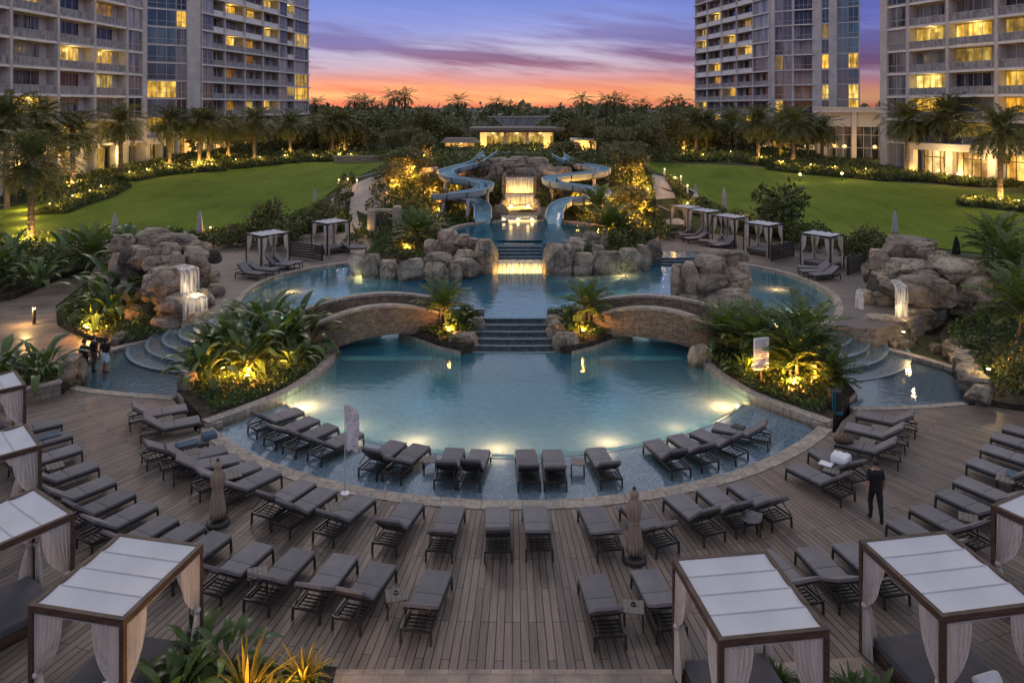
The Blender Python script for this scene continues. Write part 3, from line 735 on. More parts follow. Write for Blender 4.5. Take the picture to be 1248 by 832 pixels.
# ------------------------------------------------------------------ stone bridges
def bridge(side):
    A=0 if side<0 else -.45
    f=(lambda x,y:(x,y)) if side<0 else (lambda x,y:(AX*2-x,y+A))
    t=thing('stone_bridge','arched stone footbridge '+('left' if side<0 else 'right')+' of the cascade steps over pool','bridge',(*f(-7,38.2),0))
    N=24
    fp=[Vector((-10.1+6.3*i/N, 35.9+2.9*(i/N)-.25*math.sin(PI*i/N))) for i in range(N+1)]
    bp=[Vector((-11.6+8.0*i/N, 38.8+2.5*(i/N)-.2*math.sin(PI*i/N))) for i in range(N+1)]
    def ztop(u): return .86+1.0*math.sin(PI*(.06+.86*u))
    def zbot(u):
        q=(u-.56)/.37
        return -1.6 if abs(q)>1 else -.28+.72*math.sqrt(max(0,1-q*q*.98))
    mb=MB(); cp=MB(); dkm=MB()
    for P,offs in ((fp,(0,.34)),(bp,(-.34,0))):
        L=[]
        for i in range(N+1):
            tt=(P[min(i+1,N)]-P[max(i-1,0)]).normalized(); L.append(Vector((-tt.y,tt.x)))
        vs=[]
        for i in range(N+1):
            u=i/N
            for o in offs:
                q=P[i]+L[i]*o; q=f(q.x,q.y)
                vs.append((q[0],q[1],zbot(u))); vs.append((q[0],q[1],ztop(u)))
        fs=[]
        for i in range(N):
            a=i*4; b=a+4
            fs += [(a,b,b+1,a+1),(a+2,a+3,b+3,b+2),(a,a+2,b+2,b)]
        fs += [(0,1,3,2),(N*4,N*4+2,N*4+3,N*4+1)]
        mb.add(vs,fs)
        vs=[];fs=[]
        for i in range(N+1):
            u=i/N
            for o,zz in ((offs[0]-.06,0.003),(offs[1]+.06,.003),(offs[1]+.06,.13),(offs[0]-.06,.13)):
                q=P[i]+L[i]*o; q=f(q.x,q.y); vs.append((q[0],q[1],ztop(u)+zz))
        for i in range(N):
            for k in range(4): fs.append((i*4+k,i*4+(k+1)%4,i*4+4+(k+1)%4,i*4+4+k))
        fs+=[(0,1,2,3),(N*4+3,N*4+2,N*4+1,N*4)]
        cp.add(vs,fs)
    vs=[];fs=[]
    for i in range(N+1):
        u=i/N; a=f(fp[i].x,fp[i].y+.2); b=f(bp[i].x,bp[i].y-.2)
        zw=ztop(u)-.8
        vs+=[(a[0],a[1],zw),(b[0],b[1],zw),(a[0],a[1],min(zw-.1,max(zbot(u),-1.5))),(b[0],b[1],min(zw-.1,max(zbot(u),-1.5)))]
    for i in range(N):
        a=i*4;b=a+4; fs+=[(a,b,b+1,a+1),(a+2,a+3,b+3,b+2)]
    dkm.add(vs,fs)
    build_at(mb,'parapet_wall',M['stackstone'],t,fixn=True); build_at(cp,'coping',M['coping'],t,fixn=True); build_at(dkm,'walkway',M['path'],t)
bridge(-1); bridge(1)

# ------------------------------------------------------------------ third pool
TC=(1.35,57.4)
ring=[(TC[0]+6.1*math.cos(2*PI*k/48),TC[1]+4.9*math.sin(2*PI*k/48)) for k in range(48)]
mb=MB(); mb.prism(ring,-.6,1.5); struct(mb.build('splash_pool_floor',M['pool_tile'],fixn=True))
mb=MB(); mb.poly(ring,2.30); mb.poly([(-.9,51.7),(2.0,51.7),(2.3,53.6),(-1.2,53.6)],2.3); struct(mb.build('splash_pool_water',M['water_up']))
rr=ring[40:48]+ring[0:33]
back=[p for p in ring if not(-2.2<p[0]<3.3 and p[1]<55)]
k0=next(i for i in range(48) if (-2.2<ring[i-1][0]<3.3 and ring[i-1][1]<55) and not(-2.2<ring[i][0]<3.3 and ring[i][1]<55))
seq=[ring[(k0+i)%48] for i in range(len(back))]
mb=MB(); mb.band(seq,-.35,.02,-.6,2.44); struct(mb.build('splash_pool_coping',M['coping'],bevel=.02,fixn=True))
t=thing('weir_steps','narrow dark steps spilling from the splash pool above the front waterfall','steps',(.5,51,0))
mb=MB();e=MB()
for i in range(4):
    mb.box(-1.05,50.35-.0+.38*i,0,2.1,53.4,1.78+.165*i); e.box(-1.05,50.34+.38*i,1.75+.165*i,2.1,50.42+.38*i,1.787+.165*i)
mb.box(-1.25,49.78,1.45,2.25,50.35,1.7); mb.box(-1.05,50.0,-.5,2.1,50.5,1.45)
build_at(mb,'treads',M['step_tile'],t); build_at(e,'nosing',M['step_edge'],t)
# ------------------------------------------------------------------ boulders
def boulder_mesh(seed, sub=5):
    rng=random.Random(seed); bm=bmesh.new(); bmesh.ops.create_icosphere(bm,subdivisions=sub,radius=1)
    planes=[]
    for _ in range(13):
        n=Vector((rng.uniform(-1,1),rng.uniform(-1,1),rng.uniform(-.6,.8))).normalized(); planes.append((n,rng.uniform(.62,.90)))
    planes += [(Vector((0,0,1)),rng.uniform(.66,.8)),(Vector((rng.uniform(-.2,.2),-1,.15)).normalized(),rng.uniform(.7,.85))]
    off=Vector((seed*7.3,seed*3.1,seed*1.7))
    for v in bm.verts:
        p=v.co.copy()
        e=.5
        p=Vector([math.copysign(abs(c)**e,c) for c in p])
        p*=.82
        for n,d in planes:
            k=p.dot(n)-d
            if k>0: p-=n*k*.95
        dirn=v.co
        p*=1+.085*mnoise.noise(dirn*1.6+off)+.05*mnoise.noise(dirn*4+off)+.028*mnoise.noise(dirn*9+off)+.012*mnoise.noise(dirn*22+off)
        # bedding seams
        s=math.sin(p.z*5.2+mnoise.noise(dirn*1.3+off)*2.0+seed)
        if s>.88: p-=Vector((p.x,p.y,0))*.12*(s-.88)/.12
        v.co=p
    lo=Vector([min(v.co[i] for v in bm.verts) for i in range(3)]); hi=Vector([max(v.co[i] for v in bm.verts) for i in range(3)])
    for v in bm.verts: v.co=Vector([(v.co[i]-lo[i])/(hi[i]-lo[i])-.5 for i in range(3)])
    me=bpy.data.meshes.new('boulder'); bm.to_mesh(me); bm.free(); me.materials.append(M['rock'])
    me.polygons.foreach_set('use_smooth',[True]*len(me.polygons)); return me
BOULD=[boulder_mesh(i+1) for i in range(9)]
BOULD_D=[]
for m_ in BOULD[:3]:
    q=m_.copy(); q.materials[0]=M['rock_dark']; BOULD_D.append(q)
brng=random.Random(5)
def boulder(x,y,z0,z1,w,dep,parent=None,rot=None,dark=False,name='boulder',k=None):
    me=(BOULD_D if dark else BOULD)[(brng.randrange(99) if k is None else k)%(3 if dark else 9)]
    o=link(name,me,parent)
    off=parent.location if parent is not None else Vector((0,0,0))
    o.location=(x-off[0],y-off[1],(z0+z1)/2-off[2]); o.scale=(w,dep,z1-z0)
    o.rotation_euler.z=brng.uniform(-.35,.35)+(PI if brng.random()<.5 else 0) if rot is None else rot
    return o
def rocks(t, lst, ox, oy, s, sink=.25):
    for e in lst:
        x0,y0,x1,y1,d=e[:5]; dp=e[5] if len(e)>5 else .85; dk_=len(e)>6
        px0,py0,px1,py1=ox+x0/s,oy+y0/s,ox+x1/s,oy+y1/s
        w=(px1-px0)/FOC*d; a=D((px0+px1)/2,py0,d); b=D((px0+px1)/2,py1,d)
        # what shows above the front edge is the top face seen from above
        top=a.z-.30*w*dp*.4
        dep=max(w*dp,.5)
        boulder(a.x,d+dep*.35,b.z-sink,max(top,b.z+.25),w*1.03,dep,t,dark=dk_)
rl=thing('rock_waterfall','tall stacked boulders on the left with one lit waterfall pouring down','rock formation',(-18.5,41.5,0))
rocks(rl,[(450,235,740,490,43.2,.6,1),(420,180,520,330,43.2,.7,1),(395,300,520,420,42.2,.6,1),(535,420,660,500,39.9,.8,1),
 (380,130,480,190,44.5),(470,105,615,165,45,.9),(490,128,690,195,44,.6),(430,165,560,235,43.4),(545,160,640,220,42.9),(640,150,740,225,44,.8),(635,175,740,250,43.2),(465,185,550,250,42.5),(600,195,662,250,42.3),
 (505,210,605,270,41.8),(500,245,645,332,40.8),(504,300,642,392,40.7),(385,190,470,320,44,.8),(400,310,520,400,41.8),(435,382,555,450,40.6),(550,345,720,450,39.3),(675,215,750,275,43.6),
 (700,262,785,325,43.8),(735,310,805,365,43),(650,412,762,485,38.8),(530,430,650,495,39.0),(592,238,692,290,41.3),(690,332,765,400,40.6),(640,290,700,360,41.8,.7,1)],0,240,2.971)
t=thing('boulder_rock','low rounded boulder at the edge of the left basin','boulder',W(142,424,0)); rocks(t,[(385,488,462,542,37.6,.8)],0,240,2.971)
t=thing('dark_boulder','dark flat stone lying alone on the left terrace behind the waterfall','boulder',D(257,312,48.5)); rocks(t,[(735,185,798,230,48.5,.7,1)],0,240,2.971)
rr_=thing('rock_waterfall','massive pile of rounded boulders on the right with a small waterfall','rock formation',(19.5,41,0))
rocks(rr_,[(940,430,1110,610,41.8,.7,1),(860,555,1000,655,38.6,.8,1),(690,330,800,480,42.6,.6,1),(1030,440,1140,580,41.5,.8,1),
 (700,245,772,325,43.2),(755,215,880,310,43.8),(770,195,945,255,44.8,.6),(830,215,942,295,43.8),(740,275,832,345,42.8),(705,325,792,405,42.6),(665,295,718,358,43.6),
 (780,280,957,355,42.2,.6),(905,250,992,300,43.3),(935,275,1130,365,41.8,.6),(1035,335,1145,435,41.2),(765,335,1025,452,39.8,.7),(690,398,792,480,41),(790,445,952,553,39.4,.8),
 (985,408,1070,492,40.7),(648,480,872,585,37.7,.7),(690,548,882,648,37.0,.75),(655,550,738,645,37.0),(970,600,1130,680,35.9,.7),(555,522,700,582,38.6,.6),(1000,470,1100,600,40.6,.6,1),(1100,300,1150,400,42),(652,392,706,478,41.2,.9),(975,575,1062,672,34.9,.8,1),(1025,610,1100,690,34.0,.8,1),(1050,560,1120,640,35.8,.8,1),(905,590,985,650,36.2,.7,1)],828,220,2.971)
ri=thing('rock_island','clustered boulder island standing in the upper pool beside right bridge','rock formation',(11,41,0))
rocks(ri,[(95,300,230,420,42.3,.5,1),(0,290,82,425,41.0),(85,240,267,322,42.4,.7),(60,265,178,352,41.2),(130,310,268,385,41.4,.7),(75,380,277,474,40.1,.55),(0,410,85,474,40.2),(172,338,265,405,40.8),(68,330,192,405,40.6),(-28,300,22,470,41,.8),(200,290,265,380,41.8)],828,220,2.971,.35)
cl_=thing('rock_ring_wall','long left rim of square boulders holding the planting round the splash pool','rock formation',(-6,48.5,0))
rocks(cl_,[(65,552,132,640,48.6),(110,560,172,648,48.0),(165,578,232,650,47.6),(222,572,317,650,47.2,.8),(293,555,402,602,48.1,.7),(308,585,397,650,47.2,.8),(388,580,442,636,47.6),(404,545,492,588,48.7),(404,572,492,620,47.9),(474,510,556,616,48.9,.8),(310,512,366,562,50.2),(408,495,466,532,51),(355,478,422,522,52.6),(350,520,412,560,50)],400,100,2.685,.5)
cr_=thing('rock_ring_wall','long right rim of square boulders holding the planting round the splash pool','rock formation',(7,49,0))
rocks(cr_,[(703,520,812,630,48.9,.8),(803,555,872,602,49),(803,588,868,632,48.4),(862,545,963,632,48.9,.8),(943,540,1042,628,49.6,.8),(1003,528,1062,608,50.6),(1043,510,1096,578,52.4),(778,505,842,542,51.3),(835,488,892,532,53.3),(886,500,925,540,52.5),(860,530,905,560,51)],400,100,2.685,.5)
hill=thing('waterfall_rocks','rocky outcrop carrying the golden central waterfall between both slides','rock formation',(.5,68,3))
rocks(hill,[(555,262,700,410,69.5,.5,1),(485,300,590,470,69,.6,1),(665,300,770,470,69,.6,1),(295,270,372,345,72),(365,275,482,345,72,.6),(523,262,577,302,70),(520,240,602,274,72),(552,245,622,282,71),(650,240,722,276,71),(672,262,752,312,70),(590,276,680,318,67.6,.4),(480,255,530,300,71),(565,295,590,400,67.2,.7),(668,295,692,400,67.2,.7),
 (528,398,588,470,63.4),(675,405,737,470,63.4),(735,270,800,330,71),(583,398,684,420,65.2,.5),(583,425,684,448,64.0,.4),(555,380,600,420,65.5),(665,380,700,420,65.5),(440,300,500,370,71,.6,1),(745,300,860,370,72,.6,1),(590,236,660,268,73)],400,100,2.685,.4)
for nm,lst,lb in (('left',[(390,222,488,300,36.6,.8),(455,175,525,225,38.3,.9),(355,262,420,305,37.2,.6)],'two boulders and planted stones left of the cascade steps'),('right',[(700,168,775,222,38.6,.9),(712,190,780,240,37.6),(735,222,820,305,36.2,.8)],'stepped boulders right of the cascade steps')):
    t=thing('step_boulders',lb,'boulders',(W(560 if nm=='left' else 690,415,0))); rocks(t,lst,400,320,2.685,.6)
for lb,px,b,w,h,d in (('round boulder where the left bridge meets the planter',397,440,28,24,35.4),('stubby boulder where the right bridge meets the planter',858,457,34,33,34.2),('squat stone block post on the left planter corner by the basin',226,484,19,29,30.9)):
    p=D(px,b,d); boulder(p.x,p.y+.3,p.z-.3,p.z+h/FOC*d,w/FOC*d*1.1,.95)
    o=[o for o in COL.objects if o.name.startswith('boulder') and o.parent is None][-1]; o.name='pool_boulder'; tag(o,lb,'boulder')

# ------------------------------------------------------------------ falling water
def sheet(top, bot, n=14, bulge=.15, k=8):
    """top, bot: lists of points along the lip and along the foot"""
    vs=[];fs=[]
    m=len(top)
    for j in range(k+1):
        t=j/k
        for i in range(m):
            a=Vector(top[i]);b=Vector(bot[i]); th=PI/2*min(1,t/.45); h=math.sin(th); dz=(1-math.cos(th))*.16 if t<.45 else .16+.84*(t-.45)/.55
            p=Vector((a.x+(b.x-a.x)*h,a.y+(b.y-a.y)*h,a.z+(b.z-a.z)*dz+.02*math.sin(i*1.9)*(1-t)))
            vs.append(p)
    for j in range(k):
        for i in range(m-1): fs.append((j*m+i,j*m+i+1,(j+1)*m+i+1,(j+1)*m+i))
    return vs,fs
def waterfall(label, tiers, name='waterfall', mat='falls'):
    c=Vector(tiers[0][1][0]); t=thing(name,label,'waterfall',c)
    for a,b in tiers:
        mb=MB(); vs,fs=sheet(a,b); mb.add(vs,fs); build_at(mb,'water_sheet',M[mat],t,smooth=True)
    return t
def strip_light(p,aim,w,h,power,col):
    l=bpy.data.lights.new('strip_light','AREA'); l.shape='RECTANGLE'; l.size=w; l.size_y=h; l.energy=power; l.color=col
    o=bpy.data.objects.new('strip_light',l); COL.objects.link(o); o.location=p; o.rotation_euler=(Vector(p)-Vector(aim)).to_track_quat('Z','Y').to_euler(); return o
def seg(x0,x1,y,z,n=12): return [(x0+(x1-x0)*i/n,y,z) for i in range(n+1)]
def cseg(cx,cy,r,a0,a1,z,n=12): return [(cx+r*math.cos(R(a0+(a1-a0)*i/n)),cy+r*math.sin(R(a0+(a1-a0)*i/n)),z) for i in range(n+1)]
p=D(216,322,41.2)
waterfall('curved waterfall spilling from the tall left rock pile in two tiers',[(cseg(p.x-.05,41.0,.30,-70,25,3.22),cseg(p.x+.25,40.85,1.05,-62,20,1.72)),(cseg(p.x+.9,40.2,.3,-95,0,1.95),cseg(p.x+1.25,39.9,1.0,-85,0,.75))],mat='falls_side')
p=D(1092,345,39.3)
waterfall('slim waterfall sliding off the largest right rock slab',[(seg(p.x-.25,p.x+.3,39.5,2.75),seg(p.x-.45,p.x+.25,38.55,1.02))],mat='falls_side')
p=D(1055,350,40.2)
waterfall('short foaming spout beside the right rock pile above the terrace',[(cseg(p.x+.05,40.95,.08,-170,-105,1.95,6),cseg(p.x-.05,40.5,.42,-170,-105,.98,6))],mat='falls_side')
waterfall('wide golden front waterfall under the weir steps',[(seg(-1.1,2.15,49.7,1.68,20),seg(-1.1,2.15,49.3,.86,20))])
waterfall('tall golden two tier waterfall at the heart of the rocks',[(seg(-.55,1.9,66.35,5.62,18),seg(-.55,1.9,66.1,4.25,18)),(seg(-.6,1.95,65.75,4.2,18),seg(-.6,1.95,65.45,3.1,18))])
waterfall('low spill between two boulders at the back of the splash pool',[(seg(-.9,2.1,62.9,2.75,14),seg(-.9,2.1,62.6,2.3,14))])
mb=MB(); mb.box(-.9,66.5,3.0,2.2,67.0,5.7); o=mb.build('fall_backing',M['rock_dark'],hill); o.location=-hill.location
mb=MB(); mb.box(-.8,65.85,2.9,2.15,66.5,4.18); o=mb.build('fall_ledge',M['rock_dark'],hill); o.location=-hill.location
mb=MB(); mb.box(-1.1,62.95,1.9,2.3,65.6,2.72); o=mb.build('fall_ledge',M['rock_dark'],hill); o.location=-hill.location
strip_light((.52,48.85,.95),(.52,49.6,1.35),3.1,.12,85,(1,.60,.17))
strip_light((.67,65.62,4.35),(.67,66.3,5.0),2.3,.1,75,(1,.56,.13)); strip_light((.67,64.9,3.1),(.67,65.7,3.7),2.4,.12,110,(1,.56,.13))
strip_light((.6,62.1,2.38),(.6,62.9,2.7),2.8,.08,30,(1,.64,.2))
WL_=[]
t=thing('waterfall_lamp','row of warm lamps at the foot of the tall golden waterfall','lamp',(.6,65.1,3.1))
for x in (-.1,1.4):
    mb=MB(); mb.lathe([(.02,-.02),(.14,0),(.15,.12),(.09,.2),(.02,.22)],10,c=(x-.6,0,0)); mb.build('lamp_lens',M['lens'],t)
t=thing('waterfall_lamp','three glowing lamps under the low spill of the splash pool','lamp',(.6,62.3,2.4))
for x in (-.7,.5,1.7):
    mb=MB(); mb.lathe([(.02,-.02),(.12,0),(.13,.1),(.08,.16),(.02,.18)],10,c=(x-.6,0,0)); mb.build('lamp_lens',M['lens'],t)
plight((-16.9,39.5,1.2),70,(1,.70,.32),.1); plight((-16.9,39.6,2.1),60,(1,.72,.34),.1)
plight((20.4,38.0,1.4),40,(1,.7,.3),.1)

# ------------------------------------------------------------------ slides
def slide(label, pts, sup):
    P=[Vector(p) for p in pts]
    C=[]
    n=9
    for i in range(len(P)-1):
        a=P[max(i-1,0)];b=P[i];c=P[i+1];d=P[min(i+2,len(P)-1)]
        for k in range(n):
            t=k/n; C.append(.5*((2*b)+(-a+c)*t+(2*a-5*b+4*c-d)*t*t+(-a+3*b-3*c+d)*t**3))
    C.append(P[-1])
    t=thing('water_slide',label,'water slide',(P[-1].x,P[-1].y,0))
    prof=[(-.68,.55),(-.65,.27),(-.53,.07),(-.31,-.05),(0,-.09),(.31,-.05),(.53,.07),(.65,.27),(.68,.55)]
    inn=MB();out=MB();rim=MB()
    for mbx,sc,dz in ((inn,1.0,0),(out,1.09,-.05)):
        vs=[];fs=[];m=len(prof)
        for i,c in enumerate(C):
            tt=(C[min(i+1,len(C)-1)]-C[max(i-1,0)]).normalized(); s=Vector((tt.y,-tt.x,0)).normalized()
            for u,v in prof: vs.append(c+s*u*sc+Vector((0,0,v+dz)))
        for i in range(len(C)-1):
            for k in range(m-1): fs.append((i*m+k,i*m+k+1,(i+1)*m+k+1,(i+1)*m+k))
        mbx.add(vs,fs)
    for sgn in (-1,1):
        pa=[]
        for i,c in enumerate(C):
            tt=(C[min(i+1,len(C)-1)]-C[max(i-1,0)]).normalized(); s=Vector((tt.y,-tt.x,0)).normalized(); pa.append(c+s*.715*sgn+Vector((0,0,.53)))
        rim.tube(pa,.065,6)
    for i in range(6,len(C)-2,8):
        c=C[i];tt=(C[i+1]-C[i-1]).normalized(); s=Vector((tt.y,-tt.x,0)).normalized()
        pa=[c+s*u*1.12+Vector((0,0,v-.06)) for u,v in prof]; out.tube(pa,.05,5,1)
    build_at(inn,'chute',M['slide'],t,smooth=True); build_at(out,'shell',[M['slide_out'],M['frame']],t,smooth=True); build_at(rim,'rim',M['slide_out'],t,smooth=True)
    for x,y,z in sup:
        mb=MB(); mb.tube([(x,y,1.5),(x,y,z)],.16,10); mb.box(x-.5,y-.06,z-.12,x+.5,y+.06,z); build_at(mb,'support_post',M['railm'],t)
    # thin film of running water at the foot
    return t
def sp_(px,d,z): return ((px-CX)/FOC*d,d,z)
slide('pale blue water slide on the left winding down in three tight bends',[sp_(597,74.5,6.95),sp_(592,73.2,6.75),sp_(580,71.8,6.15),sp_(560,70.3,5.8),sp_(543,68.6,5.5),sp_(552,67.0,5.15),sp_(575,66.9,4.85),sp_(592,66.0,4.6),sp_(583,64.6,4.25),sp_(560,64.1,4.05),sp_(540,64.4,3.85),sp_(536,65.6,3.65),sp_(550,66.3,3.45),sp_(574,65.6,3.3),sp_(587,63.6,3.0),sp_(588.5,62.0,2.55),sp_(588.3,60.8,2.25)],[((543-CX)/FOC*68.6,68.6,5.4),((594-CX)/FOC*66,66,4.5),((540-CX)/FOC*64.6,64.6,3.8),((570-CX)/FOC*63.7,63.7,4.1)])
slide('pale blue water slide on the right curling behind the palms',[sp_(680,75,6.7),sp_(687,74,6.4),sp_(703,72.8,5.95),sp_(725,71.5,5.7),sp_(735,70.0,5.5),sp_(720,68.8,5.36),sp_(692,67.9,5.22),sp_(670,67.0,5.0),sp_(680,65.9,4.75),sp_(706,65.8,4.45),sp_(728,65.4,4.2),sp_(734,64.2,3.95),sp_(718,63.7,3.75),sp_(695,64.0,3.5),sp_(681,63.0,3.15),sp_(676,61.8,2.65),sp_(675.4,60.8,2.25)],[((724-CX)/FOC*68.9,68.9,6.3),((672-CX)/FOC*66.6,66.6,4.9),((733-CX)/FOC*64.3,64.3,3.9)])

# ------------------------------------------------------------------ furniture
def lounger_proto():
    t=thing('sun_lounger','x','sun lounger')
    f=MB(); L=1.98; w=.345; zt=.31
    for s in (-1,1): f.bar((s*w,-L/2,zt),(s*w,L/2,zt),.045,.055)
    for y in (-L/2,-.35,.28,L/2): f.bar((-w+.02,y,zt),(w-.02,y,zt),.04,.05)
    for k in range(5): f.bar((-w+.02,.36+.12*k,zt-.09),(w-.02,.36+.12*k,zt-.09),.03,.02)
    f.bar((-w+.03,.32,zt-.09),(-w+.03,.9,zt-.09),.03); f.bar((w-.03,.32,zt-.09),(w-.03,.9,zt-.09),.03)
    f.build('frame',M['frame'],t)
    for sx in (-1,1):
        for y in (-L/2+.03,L/2-.03):
            l=MB(); l.bar((sx*w,y,zt),(sx*(w+.008),y+math.copysign(.015,y),0),.048,.048); l.build('leg',M['frame'],t)
    c=MB(); c.box(-.345,-1.0,.338,.345,-.125,.425); c.box(-.345,-.118,.338,.345,.30,.425)
    c.build('seat_cushion',M['cush'],t,bevel=.028,smooth=False)
    a=R(38); c=MB(); c.box(-.345,0,0,.345,.76,.088); me=c.mesh('back_cushion',M['cush'],bevel=.028)
    o=link('back_cushion',me,t,(0,.30,.355)); o.rotation_euler.x=a
    b=MB()
    for s in (-1,1): b.bar((s*.31,0,-.03),(s*.31,.74,-.03),.035)
    for k in range(7): b.bar((-.31,.06+.11*k,-.03),(.31,.06+.11*k,-.03),.03,.015)
    for s in (-1,1): b.bar((s*.28,.45,-.03),(s*.28,.62,-.42),.025)
    o=b.build('back_frame',M['frame'],t,(0,.30,.345)); o.rotation_euler.x=a
    return t
LP=lounger_proto(); used=[False]; lrng=random.Random(17)
DIRS={}
def lounger(label, group, x, y, ang, z=0):
    """ang: heading of the head end, measured from -Y towards -X, radians"""
    t=LP if not used[0] else copy_tree(LP); used[0]=True
    # local +y is the head end
    t.location=(x,y,z); t.rotation_euler.z=PI-ang
    t['label']=label; t['group']=group; t['category']='sun lounger'
    t.rotation_euler.z+=R(lrng.uniform(-1.8,1.8)); da=R(lrng.choice((30,34,38,38,41,44)))
    for ch in t.children:
        if ch.name.startswith('back_'): ch.rotation_euler.x=da
        if ch.name.startswith('back_cushion'): ch.rotation_euler.z=R(lrng.uniform(-1.5,1.5)); ch.location.x=lrng.uniform(-.012,.012)
        if ch.name.startswith('seat_cushion'): ch.location.y=lrng.uniform(-.02,.015); ch.rotation_euler.z=R(lrng.uniform(-.6,.6))
    DIRS[label]=(x,y,ang,z); return t
def place(label,group,fx,fy,hx=None,hy=None,ang=None,z=0,hz=0):
    f=W(fx,fy,z+.40)
    if ang is None:
        h=W(hx,hy,z+hz); v=Vector((h.x-f.x,h.y-f.y)).normalized()
        # the body cannot be more slanted than its neighbours
    else: v=Vector((-math.sin(ang),-math.cos(ang)))
    c=Vector((f.x,f.y))+v*.99
    a=math.atan2(-v.x,-v.y)
    return lounger(label,group,c.x,c.y,a,z)
gW='loungers standing in the shallow water'
wat=[(365.7,499,314.4,529),(383.4,509.5,338.8,541.4),(406,518,361.5,551.5),(435.5,526,389.3,562.5),(486,538,452.4,580),(513.6,542,486.4,580.7),(554.6,546.4,543.4,592),(585,548,574,595),(641.3,548,644,595),(672,548,677.5,594),(725,546,742.6,590.8),(793.7,537,826.5,579),(822.3,530.5,858.4,569),(847.5,525.4,898,560.8),(869.4,518,930,543)]
wl=['leftmost of the row in the shallow water, nearest the lit planter']+['%s from the left in the shallow water row'%ORD[i] for i in range(1,14)]+['rightmost of the row in the shallow water, holding a folded dark towel']
wl[4]='beside the white flag in the shallow water row, fifth from the left'
wl[8]='left one of the centre pair in the shallow water, square to the camera'
wl[9]='right one of the centre pair in the shallow water, beside small table'
for q,l in zip(wat,wl): place('grey lounger '+l,gW,*q,z=-.17)
gA='loungers along the deck edge by the water'
dkA=[(227.4,495,171.9,518.8),(243.4,510.4,181,534.8),(251,534,190.4,564.2),(274.5,545.7,202,577.7),(291.3,556.7,216.5,586),(314,565,244,604),(336,573,278,616),(376,586,325.4,635),(400,596,351.4,646),(445.5,604.3,403.5,656.5),(502.7,612,473.3,670.8),(553,617.8,535.5,681),(607,618,606,682),(651.8,616.5,656.5,678.5),(719.8,617,740.6,679.5),(768.6,613.9,804,667.7),(821.2,603,863.3,657.6),(860,594.5,904.5,648.3),(897,588.6,949,642.5),(966.2,565.8,1029.3,613),(994.8,548,1047.8,596),(1019,535.5,1086.5,566),(1031,518,1098,547),(1044.4,502.7,1107.5,529)]
al=['back one of the pair at the corner of the left planter','front one of the pair at the corner of the left planter','strewn with dark blue towels, beside the left curved coping','third before the beige umbrella in the left coping row','second before the beige umbrella in the left coping row','just behind the closed beige umbrella on the left','just right of the closed beige umbrella on the left',
 'left one of the pair behind the white flag pole','right one of the pair behind the white flag pole','touching the base of the white flag pole on the deck','first alone to the right of the flag pole along coping','second alone to the right of the flag pole along coping','left one of the deck pair facing the pool squarely','right one of the deck pair facing the pool squarely','just left of the closed umbrella at the right of centre','half hidden behind the closed umbrella right of centre',
 'first to the right of the umbrella right of centre','left of the round grey hat on the deck','right of the round grey hat with rumpled back cushion','closest to the walking man, with plain cushion','carrying the white towel roll, near the walking man','with a brown bag lying on its seat','middle of the far right trio by the teal bin','last at the right end, next to the teal bin']
for q,l in zip(dkA,al): place('grey lounger '+l,gA,*q)
gB='loungers in the outer rows by the cabanas'
an=lambda d: R(d)
outer=[(74,512.5,None,None,an(49)),(85.8,527.6,None,None,an(46)),(96.8,544.4,None,None,an(43)),(116,564.3,None,None,an(39)),(135.5,582.8,None,None,an(35)),(158.2,598.8,None,None,an(32)),(184.3,613,None,None,an(30)),(209,630,None,None,an(28)),(241,638,None,None,an(26)),(271,650.5,None,None,an(24)),(320.3,662.6,262,732,None),(369,670,316,746,None),(422,677,375,754,None),(467.4,686.8,425,767,None),(534.6,696.3,507.7,780.5,None),(721.4,701.4,743.3,789,None),(787,694.6,815.7,779,None),
 (926,672,None,None,an(-17)),(983,667,1037.5,743.5,None),(1028.8,662,1094,741,None),(1090.5,632.7,None,None,an(-23)),(1116.7,616.7,None,None,an(-26)),(1147.6,598.4,None,None,an(-29)),(1168,583.6,None,None,an(-32)),(1183,560.8,None,None,an(-35)),(1199,543.6,None,None,an(-38)),(1210.3,530,None,None,an(-42)),(1224,519.7,None,None,an(-45))]
ol=['farthest back in the left outer row by cabana curtains','second from the back in the left outer row, near blue towel','third from the back in the left outer row','fourth from the back in the left outer row','fifth from the back in the left outer row','sixth from the back in the left outer row','seventh from the back in the left outer row','eighth from the back in the left outer row','ninth in the left outer row, partly behind the front cabana','tenth in the left outer row, right behind the front left cabana',
 'left of the little wooden table, right of the front left cabana','right of the little wooden table, near front left cabana','left one of the close pair above the yellow strap plants','right one of the close pair, left of a small table','right of the small table in the front row, left of centre','left of the small table in the front row, right of centre','right of the small table, cut off by the front canopy curtain',
 'mostly hidden behind the front right of centre cabana roof','left one of the pair between the two front right cabanas','right one of the pair, behind the front right cabana post','at the feet of the walking man, behind front right cabana','second nearest in the right outer row, past the walking man','third nearest in the right outer row','fourth nearest in the right outer row','fifth nearest in the right outer row, beside wooden table','sixth nearest in the right outer row','seventh nearest in the right outer row','farthest back in the right outer row']
for q,l in zip(outer,ol): place('grey lounger '+l,gB,q[0],q[1],q[2],q[3],q[4])
gC='loungers on the upper cabana terraces'
